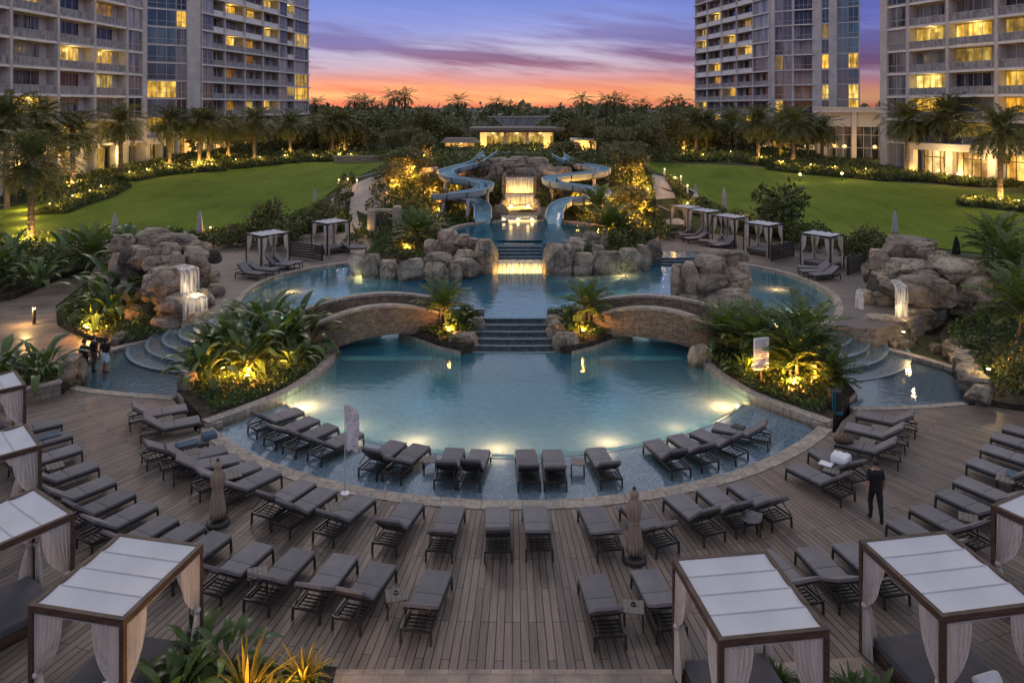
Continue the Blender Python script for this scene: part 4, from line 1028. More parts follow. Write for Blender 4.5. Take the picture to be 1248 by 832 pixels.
up=[(320,333,300,322,'nearest to the pool on the upper left terrace'),(337,328,313.6,318.4,'second on the upper left terrace, under the canopy edge'),(355.6,322,335.4,312.5,'third on the upper left terrace beside cabana curtain'),(367.4,319,345.5,311,'fourth and farthest right by the first upper left cabana'),(446.5,301,432,294,'to the right of the second upper left cabana'),
 (972.7,324.3,1003,317.6,'back one of three by the nearest upper right cabana'),(976,329.4,1011.4,321,'middle one of three by the nearest upper right cabana'),(989.6,334.4,1021.5,322.7,'front one of three by the nearest upper right cabana'),
 (804.6,279,824,277,'farthest along the upper right cabana row'),(813.8,282.4,835.7,277.3,'second farthest along the upper right cabana row'),(829,285.7,847,279,'third farthest along the upper right cabana row'),(835.7,290,854,282,'fourth farthest along the upper right cabana row'),(852.5,292.5,871,286,'fifth along the upper right cabana row'),(864,295,881,287.4,'sixth along the upper right cabana row'),(871,298.3,888,289,'nearest to the rock island along the upper right cabana row')]
for q in up: place('grey lounger '+q[4],gC,q[0],q[1],q[2],q[3],z=1.0,hz=.85)

def table_proto():
    t=thing('side_table','x','side table'); m=MB()
    for k in range(4): m.box(-.24+.122*k,-.24,.40,-.24+.122*k+.114,.24,.435)
    m.build('table_top',M['tablew'],t,bevel=.006)
    for sx in (-1,1):
        for sy in (-1,1):
            l=MB(); l.bar((sx*.205,sy*.205,.40),(sx*.215,sy*.215,0),.04); l.build('leg',M['frame'],t)
    return t
TP=table_proto(); tu=[False]
for px,py,z,rz,lb in [(524,559,-.17,12,'in the water between the left loungers, small and square'),(704,562,-.17,-4,'in the water right of the centre pair of loungers'),(202,510,0,35,'between the pair of loungers at the left planter corner'),(234,550,0,33,'covered by dark towels in the left coping row'),(284,578,0,30,'hidden behind the beige umbrella on the left'),(407,617,0,20,'beside the white flag pole'),(918,628,0,-25,'under the round grey hat'),(1014,572,0,-35,'below the white towel roll'),(1057,537,0,-40,'next to the lounger with the brown bag'),(1071,521,0,-42,'at the right end of the coping row near teal bin'),
    (314,697,0,20,'between loungers beside the front left cabana'),(482.5,724,0,14,'in the front row left of centre holding a small dark ashtray'),(772,738.5,0,-8,'in the front row right of centre with an ashtray'),(67,567,0,40,'in the left outer row near the cabana curtains'),(1225,583,0,-38,'in the right outer row near picture edge'),(1180,630,0,-30,'in the right outer row nearest the front cabana')]:
    o=TP if not tu[0] else copy_tree(TP); tu[0]=True
    p=W(px,py,z+.43); o.location=(p.x,p.y,z); o.rotation_euler.z=R(rz); tag(o,'wooden table '+lb,'side table','small side tables between the loungers')
for px,py,lb in ((482.5,722,'left'),(772,736.5,'right')):
    p=W(px,py,.44); m=MB(); m.lathe([(.02,0),(.06,0),(.065,.035),(.05,.035),(.045,.012),(.01,.012)],14); o=m.build('ashtray',M['frame'],None,(p.x,p.y,.437)); tag(o,'small dark ashtray on the front row wooden table '+lb+' of centre','ashtray')

def towel_roll(loc,rz,mat,w,d,h,label,name='towel',cat='towel'):
    m=MB(); n=10
    for i in range(3):
        pts=[]
        y0=-d/2+d*i/3
        vs=[];fs=[]
        for k in range(9):
            x=-w/2+w*k/8
            for j in range(n):
                a=2*PI*j/n
                vs.append((x+.01*math.sin(j*3+k),y0+d/6+math.cos(a)*d/5.2,h*.5+math.sin(a)*h*.5*(1+.1*math.sin(k*2+i))))
        for k in range(8):
            for j in range(n): fs.append((k*n+j,k*n+(j+1)%n,(k+1)*n+(j+1)%n,(k+1)*n+j))
        fs.append(tuple(range(n))[::-1]); fs.append(tuple(8*n+j for j in range(n)))
        m.add(vs,fs)
    o=m.build(name,mat,None,loc,smooth=True); o.rotation_euler.z=rz; return tag(o,label,cat)
p=W(1025,563,.46); towel_roll((p.x,p.y,.43),R(-40),M['towel'],.5,.5,.3,'bulky white towel bundle with dark band on a lounger near the walking man')
p=W(1007,566,.44); towel_roll((p.x,p.y,.437),R(-40),M['towel'],.4,.3,.06,'flat white towel on the wooden table beside the towel bundle')
p=W(900,521,.25); towel_roll((p.x,p.y,.255),R(-40),M['cush2'],.42,.32,.07,'folded dark towel on the rightmost lounger in the water')
p=W(255,533,.46); towel_roll((p.x,p.y,.43),R(35),M['bluetowel'],.45,.4,.22,'crumpled dark blue towel on the far end of a left lounger')
p=W(228,541,.46); towel_roll((p.x,p.y,.43),R(35),M['bluetowel'],.7,.4,.1,'long dark blue towel spread over a left lounger seat')
p=W(57,531,.46); towel_roll((p.x,p.y,.43),R(42),M['bluetowel'],.8,.42,.06,'blue towel spread on the left outer row lounger')
p=W(1238,578,.46); towel_roll((p.x,p.y,.43),R(-35),M['bluetowel'],.5,.45,.06,'blue towel on a right outer row lounger at picture edge')
p=W(1028,537,.46); m=MB(); m.lathe([(.02,0),(.26,0),(.31,.07),(.30,.16),(.22,.22),(.08,.25),(.02,.25)],18,wob=lambda a,i:.12*math.sin(2*a)+.03*math.sin(5*a+i))
t=thing('beach_bag','brown soft beach bag lying on a right lounger seat','bag',(p.x,p.y,.428),R(-35)); o=m.build('bag_body',M['brown'],t,smooth=True); m=MB(); m.tube([(-.16,0,.2),(-.1,.02,.36),(.1,.02,.36),(.16,0,.2)],.018,6); m.build('handle',M['brown'],t)
p=W(915,624,.6); m=MB(); m.lathe([(.01,.14),(.10,.145),(.15,.12),(.16,.03),(.29,.0),(.29,.012),(.17,.045),(.165,.13),(.11,.165),(.01,.17)],24); o=m.build('sun_hat',fabric('grey_straw',(.16,.155,.16)),None,(p.x,p.y,.437),smooth=True); tag(o,'round grey sun hat on the small table between two right loungers','hat')

# ---- cabanas
def curtain_mesh(H, w=.62, hw=.10, tie=1.15, seed=0):
    m=MB(); nu,nv=34,26; rng=random.Random(seed); vs=[];fs=[]
    ph=rng.uniform(0,6)
    for j in range(nv+1):
        v=j/nv; z=H*(1-v)
        tv=(H-tie)/H
        if v<tv: k=(v/tv); ww=w+(hw-w)*(k**2.1)
        else: k=(v-tv)/(1-tv); ww=hw+(.34-hw)*math.sin(k*PI/2)**.8
        amp=.035+.02*v
        x0=.045
        for i in range(nu+1):
            u=i/nu
            x=x0+u*ww
            y=amp*math.sin(u*2*PI*6.5+ph)*(.55+.45*math.sin(3*u+ph))*(1 if v>.03 else .8)
            zz=z+.02
            if j==0: zz += .035*(1 if math.sin(u*2*PI*6.5+ph)>.2 else -.4)
            if v<tv: zz -= .18*(u**1.6)*math.sin(PI*min(1,v/tv))*0.6
            vs.append((x,y,zz))
    for j in range(nv):
        for i in range(nu): fs.append((j*(nu+1)+i,j*(nu+1)+i+1,(j+1)*(nu+1)+i+1,(j+1)*(nu+1)+i))
    m.add(vs,fs)
    return m.mesh('curtain',M['curtain'],smooth=True)
CH=2.24
CURT=[curtain_mesh(CH,.60,.10,1.1,i) for i in range(4)]
tieb=MB(); tieb.lathe([(.058,-.05),(.075,0),(.058,.05)],10); TIE=tieb.mesh('tie_band',M['curtain'],smooth=True)
def cabana(label, c, rz, z, w, l, H=2.45, wood=True, group=None, near=True):
    t=thing('cabana',label,'cabana',(c[0],c[1],z),rz,group)
    fm=M['brown'] if wood else M['frame']
    hw,hl=w/2,l/2
    for sx in (-1,1):
        for sy in (-1,1):
            p=MB(); p.box(sx*(hw-.05)-.05,sy*(hl-.05)-.05,0,sx*(hw-.05)+.05,sy*(hl-.05)+.05,H-(.14 if wood else .07)); p.build('post',fm,t,bevel=.006)
    f=MB(); bh=.14 if wood else .07
    f.box(-hw,-hl,H-bh,hw,-hl+.1,H); f.box(-hw,hl-.1,H-bh,hw,hl,H); f.box(-hw,-hl+.1,H-bh,-hw+.1,hl-.1,H); f.box(hw-.1,-hl+.1,H-bh,hw,hl-.1,H)
    for k in (1,2,3): f.box(-hw+.1,-hl+l*k/4-.02,H-.11,hw-.1,-hl+l*k/4+.02,H-.075)
    f.build('roof_frame',fm,t,bevel=.006)
    # canvas roof in four strips, each sagging between the battens
    m=MB(); nx_,ny_=8,8
    for s in range(4):
        y0=-hl+.09+(l-.18)*s/4; y1=-hl+.09+(l-.18)*(s+1)/4
        vs=[];fs=[]
        for j in range(ny_+1):
            for i in range(nx_+1):
                u,v=i/nx_,j/ny_
                vs.append((-hw+.09+(w-.18)*u,y0+(y1-y0)*v,H-.012-.10*math.sin(PI*v**.62)*(.30+.70*math.sin(PI*u)**.8)+.004*math.sin(9*u+s)*math.sin(PI*v)))
        for j in range(ny_):
            for i in range(nx_): fs.append((j*(nx_+1)+i,j*(nx_+1)+i+1,(j+1)*(nx_+1)+i+1,(j+1)*(nx_+1)+i))
        m.add(vs,fs)
    for s in (1,2,3):
        y0=-hl+.09+(l-.18)*s/4; m.add([(-hw+.09,y0-.014,H-.006),(hw-.09,y0-.014,H-.006),(hw-.09,y0+.014,H-.006),(-hw+.09,y0+.014,H-.006)],[(0,1,2,3)],1)
    m.build('roof_canvas',[M['canvas'],M['canvas_dark']],t,smooth=True)
    k=0
    rl_=MB()
    for y in (-hl+.05,hl-.05): rl_.bar((-hw+.1,y,H-.18),(hw-.1,y,H-.18),.02)
    for x in (-hw+.05,hw-.05): rl_.bar((x,-hl+.1,H-.18),(x,hl-.1,H-.18),.02)
    rl_.build('curtain_rail',M['railm'],t)
    for sx in (-1,1):
        for sy in (-1,1):
            px_,py_=sx*(hw-.05),sy*(hl-.05)
            for ax in (0,1):
                cu=link('curtain',CURT[k%4],t); k+=1
                cu.location=(px_,py_,0); cu.scale=(1 if near else .62,1,(H-.21)/CH)
                cu.rotation_euler.z = (0 if sx<0 else PI) if ax==0 else (PI/2 if sy<0 else -PI/2)
                if near:
                    tb=link('tie_band',TIE,cu); tb.location=(.10,0,1.1)
    return t
def daybed(label,c,rz,z,w,l,group=None,pillow=True):
    t=thing('daybed',label,'daybed',(c[0],c[1],z),rz,group)
    hw,hl=w/2,l/2
    m=MB(); m.box(-hw,-hl,.05,hw,hl,.24); m.box(-hw+.12,-hl+.12,0,hw-.12,hl-.12,.05); m.build('base',M['brown'],t,bevel=.01)
    m=MB(); m.box(-hw+.02,-hl+.25,.245,hw-.02,hl-.02,.44); m.box(-hw+.02,-hl+.02,.245,-.005,-hl+.24,.46); m.box(.005,-hl+.02,.245,hw-.02,-hl+.24,.46)
    m.build('mattress',M['cush2'],t,bevel=.045)
    if pillow:
        m=MB(); m.box(-.3,-.09,-.18,.3,.09,.18); me=m.mesh('pillow',M['towel'],bevel=.07)
        o=link('pillow',me,t,(hw*.45,-hl+.36,.56)); o.rotation_euler=(R(-35),0,R(8))
    return t
def cab(label,dlabel,c,rz,w=2.1,l=2.5,**k):
    cabana(label,c,rz,0,w,l,group='cabanas at the near deck edge',**k); daybed(dlabel,c,rz,0,w-.32,l-.42,'daybeds inside the near cabanas')
def ctr(far_l, rz, w, l):
    a=rz; return (far_l[0]+math.cos(a)*w/2+math.sin(a)*l/2, far_l[1]+math.sin(a)*w/2-math.cos(a)*l/2)
def farR(far_r, rz, w, l):
    a=rz; return (far_r[0]-math.cos(a)*w/2+math.sin(a)*l/2, far_r[1]-math.sin(a)*w/2-math.cos(a)*l/2)
z_=R(-11.5); cab('front left cabana, largest white canopy in the lower left corner','dark daybed inside the front left cabana',ctr((-8.8,16.56),z_,2.1,2.45),z_,2.1,2.45)
z_=R(-35); cab('second cabana along the left edge, behind the front left one','dark daybed inside the second cabana of the left edge',farR((-11.9,18.56),z_,2.05,2.5) if False else ((-11.96-10.28)/2-math.sin(R(35))*1.25,(18.56+17.36)/2-math.cos(R(35))*1.25),z_,2.05,2.5)
z_=R(-46); cab('third cabana along the left edge, mid way up','dark daybed inside the third cabana of the left edge',((-14.64-13.3)/2-math.sin(R(46))*1.2,(22.3+20.86)/2-math.cos(R(46))*1.2),z_,1.98,2.4)
z_=R(-47); cab('farthest cabana on the left edge beside the low planter wall','dark daybed inside the farthest left edge cabana',((-18-16.7)/2-math.sin(R(47))*1.2,(26.8+25.4)/2-math.cos(R(47))*1.2),z_,1.9,2.4)
z_=R(7.5); cab('front cabana right of centre with square white canopy','dark daybed inside the front cabana right of centre',ctr((3.39,15.65),z_,2.12,2.45),z_,2.12,2.45)
z_=R(9.5); cab('front right corner cabana beyond the flagstones','dark daybed inside the front right corner cabana',ctr((7.65,16.3),z_,2.18,2.5),z_,2.18,2.5)
z_=R(27); cab('cabana cut by the right picture edge behind the front right one','dark daybed inside the cabana at the right picture edge',ctr((11.5,17.75),z_,2.1,2.5),z_,2.1,2.5)
gU='cabanas on the upper terraces'
for lb,c,rz,w,l,db in (('small cabana on the upper left terrace nearest the pool',(-16.8,50.8),-40,1.95,2.2,0),('small cabana on the upper left terrace beside the path',(-13.75,56),-40,2.0,2.1,1),('small cabana nearest to the camera on the upper right terrace',(21.2,50.5),40,1.9,2.2,1),('second small cabana from the near end of upper right terrace',(18.75,55.1),38,1.9,2.2,1),('middle small cabana on the upper right terrace',(17.4,58.7),36,1.9,2.2,0),('fourth small cabana from the near end of upper right terrace',(16.2,61.9),34,1.9,2.2,0),('farthest small cabana on the upper right terrace',(15.2,64.2),32,1.9,2.2,0)):
    cabana(lb,c,R(rz),1.0,w,l,2.35,wood=False,group=gU,near=False)
    if db: daybed('low dark daybed under the '+lb,c,R(rz)+(0 if rz<0 else PI),1.0,w-.3,l-.3,'daybeds on the upper terraces',False)

# ---- closed umbrellas
def umbrella(label,loc,h,mat,wide=.26,base=True):
    t=thing('closed_umbrella',label,'umbrella',loc,0,'closed umbrellas')
    if base:
        m=MB(); m.lathe([(.05,0),(.30,0),(.33,.03),(.32,.10),(.26,.14),(.08,.15),(.03,.15)],20); m.build('base',M['frame'],t,smooth=False)
    m=MB(); m.tube([(0,0,.1),(0,0,h-.05)],.028,8); m.build('pole',M['brown'],t)
    wob=lambda a,i:(.17*math.sin(13*a+.2*i)+.09*math.sin(3*a+.8*i))*(1 if i<10 else .5)
    g=wide/.27; pr=[(g*a,b*h) for a,b in ((.15,.12),(.25,.125),(.245,.22),(.215,.36),(.175,.50),(.15,.545),(.195,.60),(.225,.70),(.21,.79),(.135,.845),(.105,.87),(.145,.91),(.14,.95),(.07,.985),(.02,1.0))]
    if not base: pr=[(.16,.16*h),(.25,.165*h),(.235,.3*h),(.20,.5*h),(.165,.68*h),(.12,.82*h),(.07,.93*h),(.02,h)]
    m=MB(); m.lathe(pr,56,wob=wob); m.build('canopy',mat,t,smooth=True)
    m=MB(); m.lathe([(wide*.60,.535*h),(wide*.68,.55*h),(wide*.60,.565*h)],20); m.build('strap',mat,t)
    m=MB(); m.lathe([(.035,0),(.06,.03),(.02,.09)],10,c=(0,0,h-.02)); m.build('finial',M['frame'],t)
    return t
p=W(265.5,639,0); umbrella('closed beige umbrella on a dark round base in the left lounger rows',p,1.84,M['umb_beige'],.215)
p=W(773,683,0); umbrella('closed beige umbrella on a dark round base right of centre',p,1.9,M['umb_beige'],.215)
for px,py,z,h,mt,lb in ((243.5,290,1.1,2.4,'umb_white','folded white umbrella on the lawn edge behind the left rocks'),(140,290,1.0,2.2,'umb_white','folded white umbrella peeking over the left rock top'),(384,256,1.3,2.2,'umb_white','folded white umbrella behind the second upper left cabana'),(416,251,1.5,1.5,'umb_white','small folded white umbrella beside the left garden path'),(847.5,252,1.5,2.5,'umb_white','folded white umbrella farthest along upper right cabanas'),(882.5,261,1.4,2.7,'umb_white','folded white umbrella behind the middle upper right cabana'),(1090.5,291,1.0,2.4,'umb_white','folded white umbrella above the right rock pile'),(1165.5,314,1.0,1.6,'black','dark folded umbrella behind right rocks')):
    umbrella(lb,W(px,py,z),h,M[mt],.24,False)

# ---- white flag banner on a pole
p=W(420.5,602,0); t=thing('feather_flag','white printed feather flag on a thin pole at the pool edge','flag',p)
m=MB(); m.tube([(0,0,0),(0,0,2.75)],.018,8); m.build('pole',M['railm'],t)
m=MB(); m.lathe([(.02,0),(.14,0),(.14,.05),(.03,.08)],14); m.build('base',M['white'],t)
def flag_mat():
    mm,nt,b=new_mat('printed_flag_cloth'); v=coord(nt,'obj'); n=noise(nt,v,5,3)
    sp=nd(nt,'ShaderNodeSeparateXYZ'); nt.links.new(v,sp.inputs[0])
    band=mth(nt,'MULTIPLY',ramp(nt,noise(nt,coord(nt,'obj',(5,5,9)),1.6,4),[(.56,(0,0,0)),(.60,(1,1,1))]).outputs[0],.55)
    nt.links.new(mixc(nt,band,ramp(nt,n,[(.3,(.50,.49,.52)),(.7,(.66,.64,.66))]).outputs[0],(.17,.16,.20)),b.inputs['Base Color']); b.inputs['Roughness'].default_value=.9; return mm
m=MB(); vs=[];fs=[]
for j in range(15):
    v=j/14
    for i in range(6):
        u=i/5; zt=2.78-.16*u; zb=1.42-.12*u
        vs.append((.02+u*(.40+.03*math.sin(5*v)),.06*math.sin(u*5+v*3),zb+(zt-zb)*(1-v)-(.05*math.sin(9*u) if j==14 else 0)))
for j in range(14):
    for i in range(5): fs.append((j*6+i,j*6+i+1,(j+1)*6+i+1,(j+1)*6+i))
m.add(vs,fs); m.build('banner',flag_mat(),t,smooth=True)

# ---- rules sign in the right planter
p=W(927,468,.2); t=thing('rules_sign','white pool notice board with lines of small text in right planter','sign',(p.x,p.y,.1),R(14))
m=MB(); m.box(-.04,-.03,0,.04,.03,.8); m.box(-.02,-.034,.7,.02,-.03,.8); m.build('post',M['brown'],t)
m=MB(); m.box(-.36,-.055,.72,.36,-.031,2.1); m.build('board',M['sign'],t,bevel=.006)
def text(s,size,loc,parent,mat):
    cu=bpy.data.curves.new('lettering','FONT'); cu.body=s; cu.size=size; cu.extrude=.002; cu.align_x='CENTER'
    o=bpy.data.objects.new('lettering',cu); COL.objects.link(o); dg=bpy.context.evaluated_depsgraph_get()
    me=bpy.data.meshes.new_from_object(o.evaluated_get(dg)); bpy.data.objects.remove(o)
    me.materials.clear(); me.materials.append(mat); q=link('lettering',me,parent,loc); q.rotation_euler=(R(90),0,0); return q
rng=random.Random(3); ls=MB()
# the small print cannot be read in the photograph: broken strokes only
for k in range(11):
    z=1.99-.072*k; x=-.29
    end=.29-rng.uniform(0,.12 if k%3 else .02)
    while x<end:
        w_=rng.uniform(.03,.11); x2=min(x+w_,end); ls.box(x,-.0585,z-.016,x2,-.0555,z+.014+rng.uniform(-.006,.006)); x=x2+.018
for k in range(3):
    z=.93-.06*k; ls.box(-.28,-.0585,z-.017,.05+.1*k,-.0555,z+.017)
ls.box(.08,-.0585,1.10,.20,-.0555,1.20)
ls.build('small_print',M['ink'],t); text('TVTO',.13,(-.12,-.0575,1.1),t,M['ink'])

# ---- teal bin and cleaning gear in the corner of the right planter
p=W(1017,503,0); t=thing('litter_bin','dark litter bin with teal base beside the right planter corner','bin',(p.x,p.y,0))
m=MB(); m.box(-.2,-.2,.12,.2,.2,.84); m.build('bin_body',M['frame'],t,bevel=.03)
m=MB(); m.box(-.22,-.22,.843,.22,.22,.9); m.build('lid',M['frame'],t,bevel=.02)
m=MB(); m.box(-.3,-.26,.0,.24,.24,.12); m.build('base',M['teal'],t,bevel=.03)
m=MB()
for x in (-.17,-.08): m.tube([(x,-.25,.1),(x-.02,-.24,.86)],.022,8)
m.build('handle',M['teal'],t)

# ------------------------------------------------------------------ people
def skin_body(nodes, edges, name, sub=1):
    me=bpy.data.meshes.new(name); me.from_pydata([n[0] for n in nodes],edges,[])
    o=bpy.data.objects.new(name,me); COL.objects.link(o)
    md=o.modifiers.new('s','SKIN'); 
    for i,n in enumerate(nodes):
        sv=me.skin_vertices[0].data[i]; r=n[1]; sv.radius=(r,r) if not isinstance(r,tuple) else r
        sv.use_root=(i==0)
    ss=o.modifiers.new('u','SUBSURF'); ss.levels=sub; ss.render_levels=sub
    dg=bpy.context.evaluated_depsgraph_get(); m2=bpy.data.meshes.new_from_object(o.evaluated_get(dg)); bpy.data.objects.remove(o); bpy.data.meshes.remove(me)
    return m2
def person(label, loc, rz, h, top, bottom, stride=.25, armswing=.15, sleeve=1.18, skirt=None, longhair=False, shorts=False, headturn=0, lean=0.0):
    """local -y is the way the person faces; heights are for 1.75 m and scaled"""
    s=h/1.75
    t=thing('person',label,'person',loc,rz)
    n=[];e=[]
    def N(p,r,par=None):
        g=1.0 if (not isinstance(r,tuple) and r<.02) else 1.0 if p[2]>1.53 else 1.26
        r=tuple(q*g for q in r) if isinstance(r,tuple) else r*g
        n.append((p,r)); i=len(n)-1
        if par is not None: e.append((par,i))
        return i
    pel=N((0,0,.95),(.155,.11)); ab=N((0,-.01,1.08),(.14,.10),pel); ch=N((0,0,1.28),(.165,.115),ab); sh=N((0,.01,1.42),(.12,.085),ch); nk=N((0,0,1.50),.055,sh); hd0=N((0,-.01,1.56),.062,nk); hd1=N((0,-.015,1.65),(.078,.095),hd0); hd2=N((0,-.005,1.72),(.06,.075),hd1)
    for sx in (-1,1):
        f=-sx*stride
        hip=N((sx*.09,0,.90),.088,pel); th=N((sx*.10,f*.30-.01,.70),.082,hip); kn=N((sx*.105,f*.52-.02,.49),.058,th); cf=N((sx*.105,f*.60+.02*(f<0)+.03,.33),.055,kn); an_=N((sx*.105,f*.75+.05,.085),.037,cf)
        he=N((sx*.108,f*.75+.05,.035),.036,an_); to=N((sx*.125,f*.75-.13,.026),(.042,.026),he)
    for sx in (-1,1):
        a=sx*armswing
        s1=N((sx*.175,.01,1.41),.062,sh); el_=N((sx*.235,a*.35+.03,1.13),.042,s1); wr=N((sx*.255,a*.9-.03,.89),.028,el_); pm=N((sx*.258,a*1.0-.045,.82),(.024,.036),wr)
        for k,(dy,dz,ln) in enumerate(((-.028,-.0,.075),(-.01,0,.085),(.010,0,.08),(.027,.005,.062))):
            b=N((sx*.258,a-.05+dy,.785),.0105,pm); c=N((sx*(.254),a-.055+dy,.785-ln*.55),.0095,b); N((sx*.247,a-.05+dy,.785-ln),.008,c)
        th1=N((sx*.247,a-.09,.81),.0115,pm); N((sx*.243,a-.10,.765),.009,th1)
    me=skin_body(n,e,'body',1)
    for v in me.vertices: v.co=Vector((v.co.x,v.co.y+lean*max(0,v.co.z-.9),v.co.z))*s
    me.materials.clear()
    for mm in (M['skin'],top,bottom,M['black']): me.materials.append(mm)
    for p in me.polygons:
        c=p.center/s; k=0
        arm=abs(c.x)>.19 and c.z<1.40
        if c.z<.075: k=3
        elif not arm and c.z<.97: k=2 if not(shorts and c.z<.5) else 0
        elif not arm and c.z<1.475: k=1
        elif arm and c.z>sleeve: k=1
        p.material_index=k
    me.polygons.foreach_set('use_smooth',[True]*len(me.polygons))
    link('body',me,t)
    # face, ears, hair
    m=MB()
    m.lathe([(.008,-.02),(.016,-.008),(.012,.02),(.004,.035)],8,c=(0,-.108,1.635))
    m.v=[(a*s,(b+lean*(c-.9))*s,c*s) for a,b,c in m.v]; m.build('nose',M['skin'],t,smooth=True)
    for sx in (-1,1):
        m=MB(); m.lathe([(.006,-.032),(.018,-.012),(.02,.012),(.008,.03)],8,c=(sx*.082,.0,1.64)); m.v=[(a*s,(b+lean*(c-.9))*s,c*s) for a,b,c in m.v]; m.build('ear',M['skin'],t,smooth=True)
    for sx in (-1,1):
        m=MB(); m.lathe([(.004,-.008),(.011,0),(.004,.008)],8,c=(sx*.032,-.094,1.665)); m.v=[(a*s,(b+lean*(c-.9))*s,c*s) for a,b,c in m.v]; m.build('eye',M['hair'],t)
    m=MB(); m.box(-.024,-.102,1.596,.024,-.094,1.602); m.v=[(a*s,(b+lean*(c-.9))*s,c*s) for a,b,c in m.v]; m.build('mouth',M['hair'],t)
    bm=bmesh.new(); bmesh.ops.create_icosphere(bm,subdivisions=3,radius=1)
    for v in bm.verts:
        q=v.co.copy(); v.co=Vector((q.x*.094,q.y*.112+.012,q.z*.098+1.69))
        if q.y<-.15 and q.z<.35: v.co=Vector((q.x*.07,q.y*.06+.0,q.z*.05+1.70))
        if q.z<-.2 and q.y>-.1: v.co.z=1.69+q.z*(.098 if not longhair else .30)
    hm=bpy.data.meshes.new('hair'); 
    for v in bm.verts: v.co=Vector((v.co.x,v.co.y+lean*(v.co.z-.9),v.co.z))*s
    bm.to_mesh(hm); bm.free(); hm.materials.append(M['hair']); hm.polygons.foreach_set('use_smooth',[True]*len(hm.polygons)); link('hair',hm,t)
    if skirt:
        m=MB(); m.lathe([(.15,1.02),(.175,.9),(.20,.75),(.225,.55),(.22,.55),(.17,.78),(.14,1.0)],24,wob=lambda a,i:.07*math.sin(6*a+i)); m.v=[(a*s,b*s*.8,c*s) for a,b,c in m.v]; m.build('skirt',skirt,t,smooth=True)
    return t
p=W(1067,634,0); person('walking man in black T-shirt and black trousers seen from behind on the right deck',(p.x,p.y,0),R(172),1.76,M['black'],M['black'],.20,.16,lean=-.02)
p=W(103,459,-.1); person('man in dark shirt and trousers standing leftmost in the left basin',(p.x,p.y,-.17),R(160),1.74,M['black'],M['black'],.08,.1)
p=W(114.5,451,-.1); person('person in grey clothes standing between two others in the left basin',(p.x,p.y,-.17),R(150),1.66,M['black'],M['greyc'],.06,.08)
p=W(128.5,452,-.1); person('woman in dark top and pale blue wrap standing rightmost in the left basin',(p.x,p.y,-.17),R(170),1.62,M['black'],M['bluec'],.07,.1,skirt=M['bluec'],longhair=True,shorts=True)
# ------------------------------------------------------------------ vegetation
def np_mesh(name, V, F, mats, midx=None):
    me=bpy.data.meshes.new(name); V=np.asarray(V,dtype=np.float32); F=np.asarray(F,dtype=np.int32)
    k=F.shape[1]
    me.vertices.add(len(V)); me.vertices.foreach_set('co',V.ravel())
    me.loops.add(F.size); me.loops.foreach_set('vertex_index',F.ravel())
    me.polygons.add(len(F)); me.polygons.foreach_set('loop_start',np.arange(0,F.size,k,dtype=np.int32)); me.polygons.foreach_set('loop_total',np.full(len(F),k,dtype=np.int32))
    for m in (mats if isinstance(mats,(list,tuple)) else [mats]): me.materials.append(m)
    if midx is not None: me.polygons.foreach_set('material_index',np.asarray(midx,dtype=np.int32))
    me.update(calc_edges=True); return me
def leaf_cards(P, size, rng, aspect=.45, up=.25, out=None):
    """one kite-shaped leaf per point"""
    n=len(P)
    d=rng.normal(size=(n,3)); d[:,2]+=up
    if out is not None: d+=out*1.1
    d/=np.linalg.norm(d,axis=1)[:,None]
    q=rng.normal(size=(n,3)); s=np.cross(d,q); s/=np.linalg.norm(s,axis=1)[:,None]+1e-9
    L=size*rng.uniform(.65,1.35,size=(n,1))
    nrm=np.cross(s,d)
    A=P; B=P+d*L*.5+s*L*aspect*.5+nrm*L*.06; C=P+d*L-nrm*L*.12; E=P+d*L*.5-s*L*aspect*.5+nrm*L*.06
    V=np.stack([A,B,C,E],axis=1).reshape(-1,3); F=np.arange(4*n).reshape(n,4)
    return V,F
def blob_points(n, rng, lobes, shell=.55):
    """points spread through overlapping lobes, denser toward their skins; also outward dirs"""
    w=np.array([l[3]*l[4]*l[5] for l in lobes])**.67; w/=w.sum()
    idx=rng.choice(len(lobes),size=n,p=w); lb=np.array([l[:6] for l in lobes])[idx]
    u=rng.normal(size=(n,3)); u/=np.linalg.norm(u,axis=1)[:,None]
    r=(shell+(1-shell)*rng.uniform(size=n)**.6)[:,None]
    r*= (1+.18*rng.normal(size=n))[:,None]
    return lb[:,:3]+u*r*lb[:,3:6], u
def crown_lobes(rng, w, h, n, z0):
    out=[(0,0,z0+h*.5,w*.34,w*.34,h*.40)]
    for _ in range(n):
        a=rng.uniform(0,2*PI); rr=rng.uniform(.35,1)**.7*w*.36; zz=z0+h*rng.uniform(.2,.85); k=rng.uniform(.14,.26)
        out.append((rr*math.cos(a),rr*math.sin(a),zz,w*k,w*k*rng.uniform(.8,1.2),h*k*rng.uniform(.8,1.2)))
    return out
def leafy(name,seed,w,h,z0,nl,nleaf,size,mat,aspect=.5,squash=None):
    rng=np.random.default_rng(seed); P,u=blob_points(nleaf,rng,crown_lobes(rng,w,h,nl,z0)); P[:,2]=np.maximum(P[:,2],.03)
    V,F=leaf_cards(P,size,rng,aspect,.2,u); return np_mesh(name,V,F,mat)
